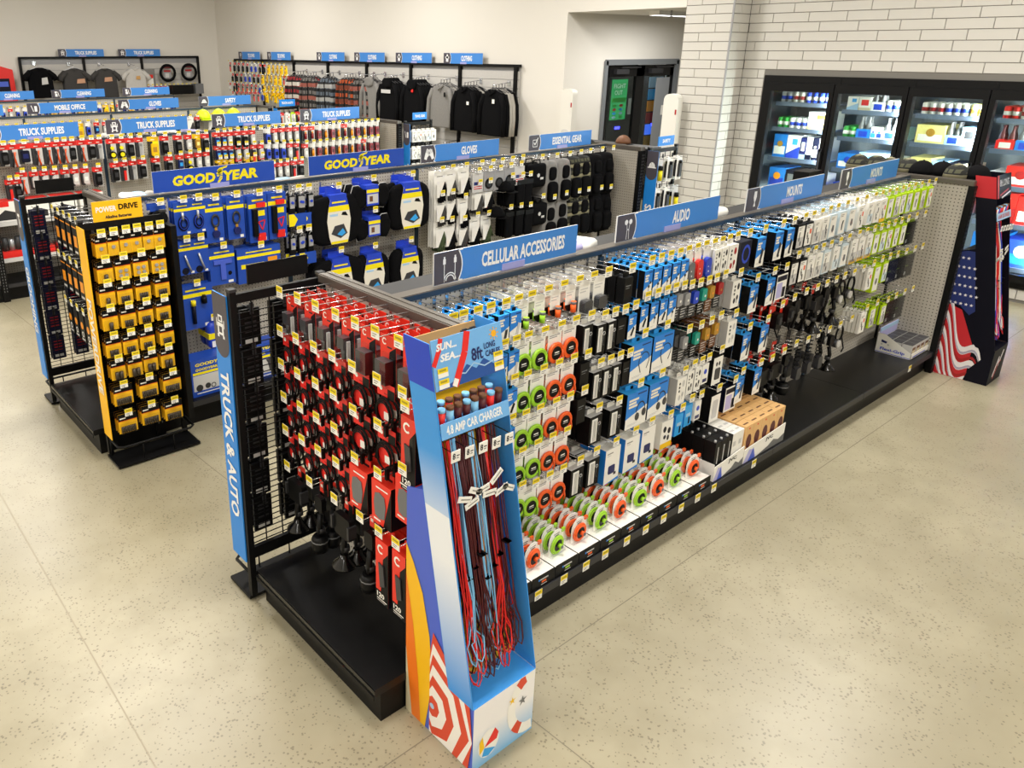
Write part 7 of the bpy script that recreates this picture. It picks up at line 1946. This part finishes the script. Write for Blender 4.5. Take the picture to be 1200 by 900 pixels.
def garment(m, style):
    """hangs from (0,0,0) = hook arm; front looks along -y"""
    hg = MB().tube([(0, 0, 0), (0, 0, -.05), (-.2, 0, -.115)], .006, 'darkgrey' if style != 'tee' else 'silver', 5).tube([(0, 0, -.05), (.2, 0, -.115)], .006, 'darkgrey' if style != 'tee' else 'silver', 5)
    L = .72 if style != 'tee' else .66
    prof = [(-.075, .07, .015), (-.1, .13, .02), (-.15, .225, .026), (-.24, .235, .028), (-.45, .24, .028), (-L, .25, .026), (-L-.02, .245, .024)]
    b = MB().rings([[(w*math.copysign(abs(math.cos(a))**.7, math.cos(a)), d*math.sin(a), z) for a in [2*PI*j/16 for j in range(16)]] for z, w, d in prof], m)
    parts = [('body', b), ('hanger', hg)]
    for sg in (-1, 1):
        if style == 'tee':
            s = MB().tube([(sg*.17, 0, -.15), (sg*.27, -.01, -.24), (sg*.31, -.015, -.32)], .05, m, 8, r1=.055)
        else:
            s = MB().tube([(sg*.18, 0, -.15), (sg*.25, -.015, -.3), (sg*.27, -.02, -.5), (sg*.26, -.02, -.74)], .04, m, 8, r1=.034)
        parts.append(('sleeve', s))
    if style == 'hood':
        parts.append(('hood', MB().pillow([(-.11, -.17), (-.12, -.08), (-.07, -.03), (.07, -.03), (.12, -.08), (.11, -.17), (0, -.2)], .06, m, -.03)))
    elif style == 'shirt':
        parts.append(('collar', MB().fp([(-.07, -.08), (0, -.15), (.07, -.08), (.05, -.17), (0, -.16), (-.05, -.17)], m, -.032)))
        parts.append(('placket', MB().box(-.012, .012, -.033, -.02, -L, -.15, 'fabricblack')))
    elif style == 'polo':
        parts.append(('collar', MB().tube([(-.075, -.02, -.085), (0, -.06, -.15), (.075, -.02, -.085)], .018, m, 6)))
    else:
        parts.append(('neckline', MB().tube([(-.065, -.02, -.08), (0, -.05, -.12), (.065, -.02, -.08)], .007, m, 5)))
    return parts
GAR = [('g_red', 'plaidred', 'shirt', 'red plaid shirt'), ('g_grey', 'plaidgrey', 'shirt', 'grey plaid shirt'), ('g_blue', 'plaidblue', 'shirt', 'blue grey plaid shirt'), ('g_or', 'plaidorange', 'shirt', 'orange plaid shirt'), ('g_hb', 'fabricblack', 'hood', 'black hooded top'), ('g_po', 'fabricgrey', 'polo', 'grey quarter zip pullover'), ('g_nv', 'fabricblack', 'polo', 'black long sleeved top'), ('g_hg', 'fabricgrey', 'hood', 'grey hooded top'), ('g_lt', 'fabriclight', 'polo', 'light grey long sleeved top'), ('t_k', 'fabricblack', 'tee', 'black t-shirt'), ('t_c', 'fabricchar', 'tee', 'charcoal t-shirt'), ('t_w', 'heather', 'tee', 'heather grey t-shirt')]
for key, m, st, ds in GAR:
    K(key, 'hanging_garment', 'garment', ds, 'garments on the slat walls', .055, (lambda m=m, st=st: garment(m, st)))
arm_me = MB().tube([(0, 0, 0), (0, -.34, -.03)], .007, 'chrome', 5).box(-.03, .03, -.012, 0, -.05, .03, 'chrome').mesh('hanger_arm')
def rack(W, ax, u, v, kinds, lab, out, rz):
    P = on(u, v, ax, (6.80 if ax == 0 else 15.67))
    wl = W.location
    q = Matrix.Rotation(-W.rotation_euler.z, 4, 'Z') @ (P-wl)
    obj('hanger_arm', arm_me, W, (q.x, -.02, q.z+.02))
    for k, kd in enumerate(kinds):
        Q = P-out*(k*.062)
        d = proto(kd)[0]
        place(kd, Q, rz, (f"{d['desc']} {lab}" if k == 0 else f"{ORD[k]}-from-front {d['desc']} {lab}"), d['grp'], k == 0, random.uniform(-.05, .05))
OX = Vector((-1, 0, 0)); OY = Vector((0, -1, 0))
for u, v, kinds, lab in [(343, 84, ['g_red', 'g_red', 'g_grey', 'g_grey', 'g_grey'], 'beside the yellow straps on the right wall'), (361, 85, ['g_grey', 'g_grey', 'g_red', 'g_grey'], 'right of the red plaid shirts'), (381, 86, ['g_blue', 'g_blue', 'g_grey', 'g_blue'], 'left of the orange plaid shirts'), (404, 87, ['g_or', 'g_or', 'g_or', 'g_or', 'g_or'], 'below the first clothing sign'), (421, 88, ['g_grey', 'g_lt', 'g_grey'], 'right of the orange plaid shirts'), (434, 88, ['g_hg', 'g_grey', 'g_hg'], 'left of the black hooded tops'), (455, 89, ['g_hb', 'g_hb', 'g_hb', 'g_hb'], 'with pale chest print'), (484, 91, ['g_hb', 'g_hb', 'g_hb', 'g_hb', 'g_hb'], 'with a red tag'), (517, 93, ['g_po', 'g_po', 'g_lt', 'g_po'], 'between the black tops'), (545, 96, ['g_nv', 'g_nv', 'g_nv', 'g_lt', 'g_nv'], 'right of the grey pullover'), (578, 99, ['g_nv', 'g_nv', 'g_lt', 'g_lt', 'g_nv'], 'nearest the right end of the slat wall')]:
    rack(SW2, 0, u, v, kinds, lab, OX, -PI/2)
for u, v, kinds, lab in [(452, 158, ['g_hb', 'g_hb', 'g_hb'], 'in the lower row below the red tagged top'), (487, 162, ['g_hb', 'g_nv', 'g_hb'], 'in the lower row left of the pullover'), (520, 167, ['g_nv', 'g_hb', 'g_nv'], 'in the lower row below the pullover'), (553, 172, ['g_nv', 'g_nv', 'g_nv'], 'in the lower row near the slat wall end')]:
    rack(SW2, 0, u, v, kinds, lab, OX, -PI/2)
for (u, v, w, h, m, lb) in [(452, 107, .26, .06, 'lightgrey', 'pale chest print on a black hooded top'), (483, 103, .05, .14, 'red', 'red hang tag on a black hooded top'), (548, 121, .05, .05, 'paper', 'small white chest mark on a black top'), (578, 119, .05, .06, 'paper', 'white chest mark on the rightmost black top'), (521, 111, .04, .07, 'black', 'black chest mark on the grey pullover')]:
    P = on(u, v, 0, 6.755)
    tag(obj('garment_label', MB().box(-w/2, w/2, -.003, 0, -h/2, h/2, m), None, P, -PI/2), lb, 'label')
for u, v, kd, n, lab in [(45, 75, 't_k', 2, 'leftmost on the back slat wall'), (86, 76, 't_c', 3, 'second from left on the back slat wall'), (122, 76, 't_c', 1, 'third from left on the back slat wall'), (157.5, 76, 't_w', 1, 'rightmost t-shirt on the back slat wall')]:
    rack(SW1, 1, u, v, [kd]*n, lab, OY, 0)
for (u, v, w, h, m, lb) in [(52.5, 95, .13, .15, 'lightgrey', 'pale square print on the black t-shirt'), (95, 95, .18, .1, 'skin', 'tan print on the front charcoal t-shirt'), (127, 93, .18, .1, 'skin', 'tan print on the third t-shirt'), (162, 91, .1, .08, 'tan', 'tan print on the heather t-shirt')]:
    P = on(u, v, 1, 15.625)
    tag(obj('shirt_print', MB().extr([(-w/2, -h/2), (w/2, -h*.4), (w*.45, h/2), (-w*.4, h*.4)], -.003, 0, m), None, P), lb, 'print')
for i, (u, v) in enumerate([(196, 85.5), (221, 84.5)]):
    P = on(u, v, 1, 15.85)
    t = thing('steering_wheel_cover', f"black steering wheel cover, {['left', 'right'][i]} of the two on the back slat wall", 'wheel cover', P, 0, 'steering wheel covers')
    obj('ring', MB().torus((0, -.03, 0), .17, .032, 'fabricblack', 22, 8), t)
    obj('label', MB().box(-.09, .09, .0, .003, -.12, .06, 'midgrey').fr(-.08, .08, .02, .06, 'deepred', -.001).fr(-.05, .04, -.1, -.01, 'lightgrey', -.001).fr(-.12, .12, .1, .14, 'maroon', -.04), t)
    obj('hook', MB().tube([(0, .14, .14), (0, -.03, .14)], .006, 'chrome', 5), t)
P = on(175, 93, 1, 15.87)
t = thing('boxed_phone_pack', 'grey pack with a white phone picture beside the heather t-shirt', 'pack', P)
obj('card', MB().box(-.14, .14, -.01, 0, -.25, .22, 'fabricgrey'), t)
obj('picture', MB().fr(-.09, .09, -.22, .02, 'paper', -.0106).fr(-.09, .09, .02, .1, 'red', -.0106), t)
FW = Face(SW1, 1, 16.03, 0, 'back wall', .25)
for i in range(14):
    P = Vector((on(192+i*5.0-28, 101, 1, 15.77).x, 15.77, 1.57))
    hang(FW, P, ['tl_k', 'tl_w', 'tl_k', 'bulb_r'][i % 4], 1, 'back slat wall', 'lowest', i)
tag(obj('storage_box', MB().box(-.25, .25, -.15, .1, 0, .2, 'black').box(.3, .5, -.15, .1, 0, .22, 'grey'), None, on(212, 110, 1, 15.67)+Vector((0, -.02, 0))), 'black and grey boxes low on the back slat wall', 'box')
# red kiosk sign by the left picture edge
P = on(4, 104, 1, 15.97)
t = thing('red_wall_kiosk', 'red wall kiosk with a dark screen at the left picture edge', 'kiosk', (P.x, 16.05, 0))
obj('body', MB().extr([(-.5, .9), (.25, .9), (.22, 1.95), (0, 2.02), (-.5, 2.05)], -.12, 0, 'red'), t)
obj('screen', MB().box(-.35, .13, -.126, -.12, 1.35, 1.78, 'navy').fr(-.3, .1, 1.62, 1.72, 'periwinkle', -.1266), t)
# carded straps near the room corner on the right wall
FR = Face(SW2, 0, 7.14, -PI/2, 'right wall', .25)
cols = ['tl_r', 'tl_k', 'tl_k', 'tl_k', 'tl_k', 'tl_u', 'tl_u', 'tl_k', 'tl_k', 'tl_y', 'tl_g', 'tl_g', 'tl_y', 'tl_y']
for r, (v0, v1) in enumerate([(72, 76), (85, 88), (96, 101), (106, 108)]):
    for i in range(14):
        u = 268+i*5.0+(3 if r % 2 else 0)
        if r == 3 and i > 12:
            continue
        P = on(u, v0+(v1-v0)*i/13, 0, FR.tagplane())
        kd = cols[i] if r == 0 else (cols[(i+2) % 14] if r == 1 else (['tl_w', 'tl_k', 'tl_r', 'tl_r', 'tl_r', 'tl_r', 'tl_r', 'tl_u', 'tl_y', 'tl_g', 'tl_y', 'tl_y', 'tl_y', 'tl_y'][i]))
        hang(FR, P, kd, 1, 'tie down wall', ROWN[r], i)
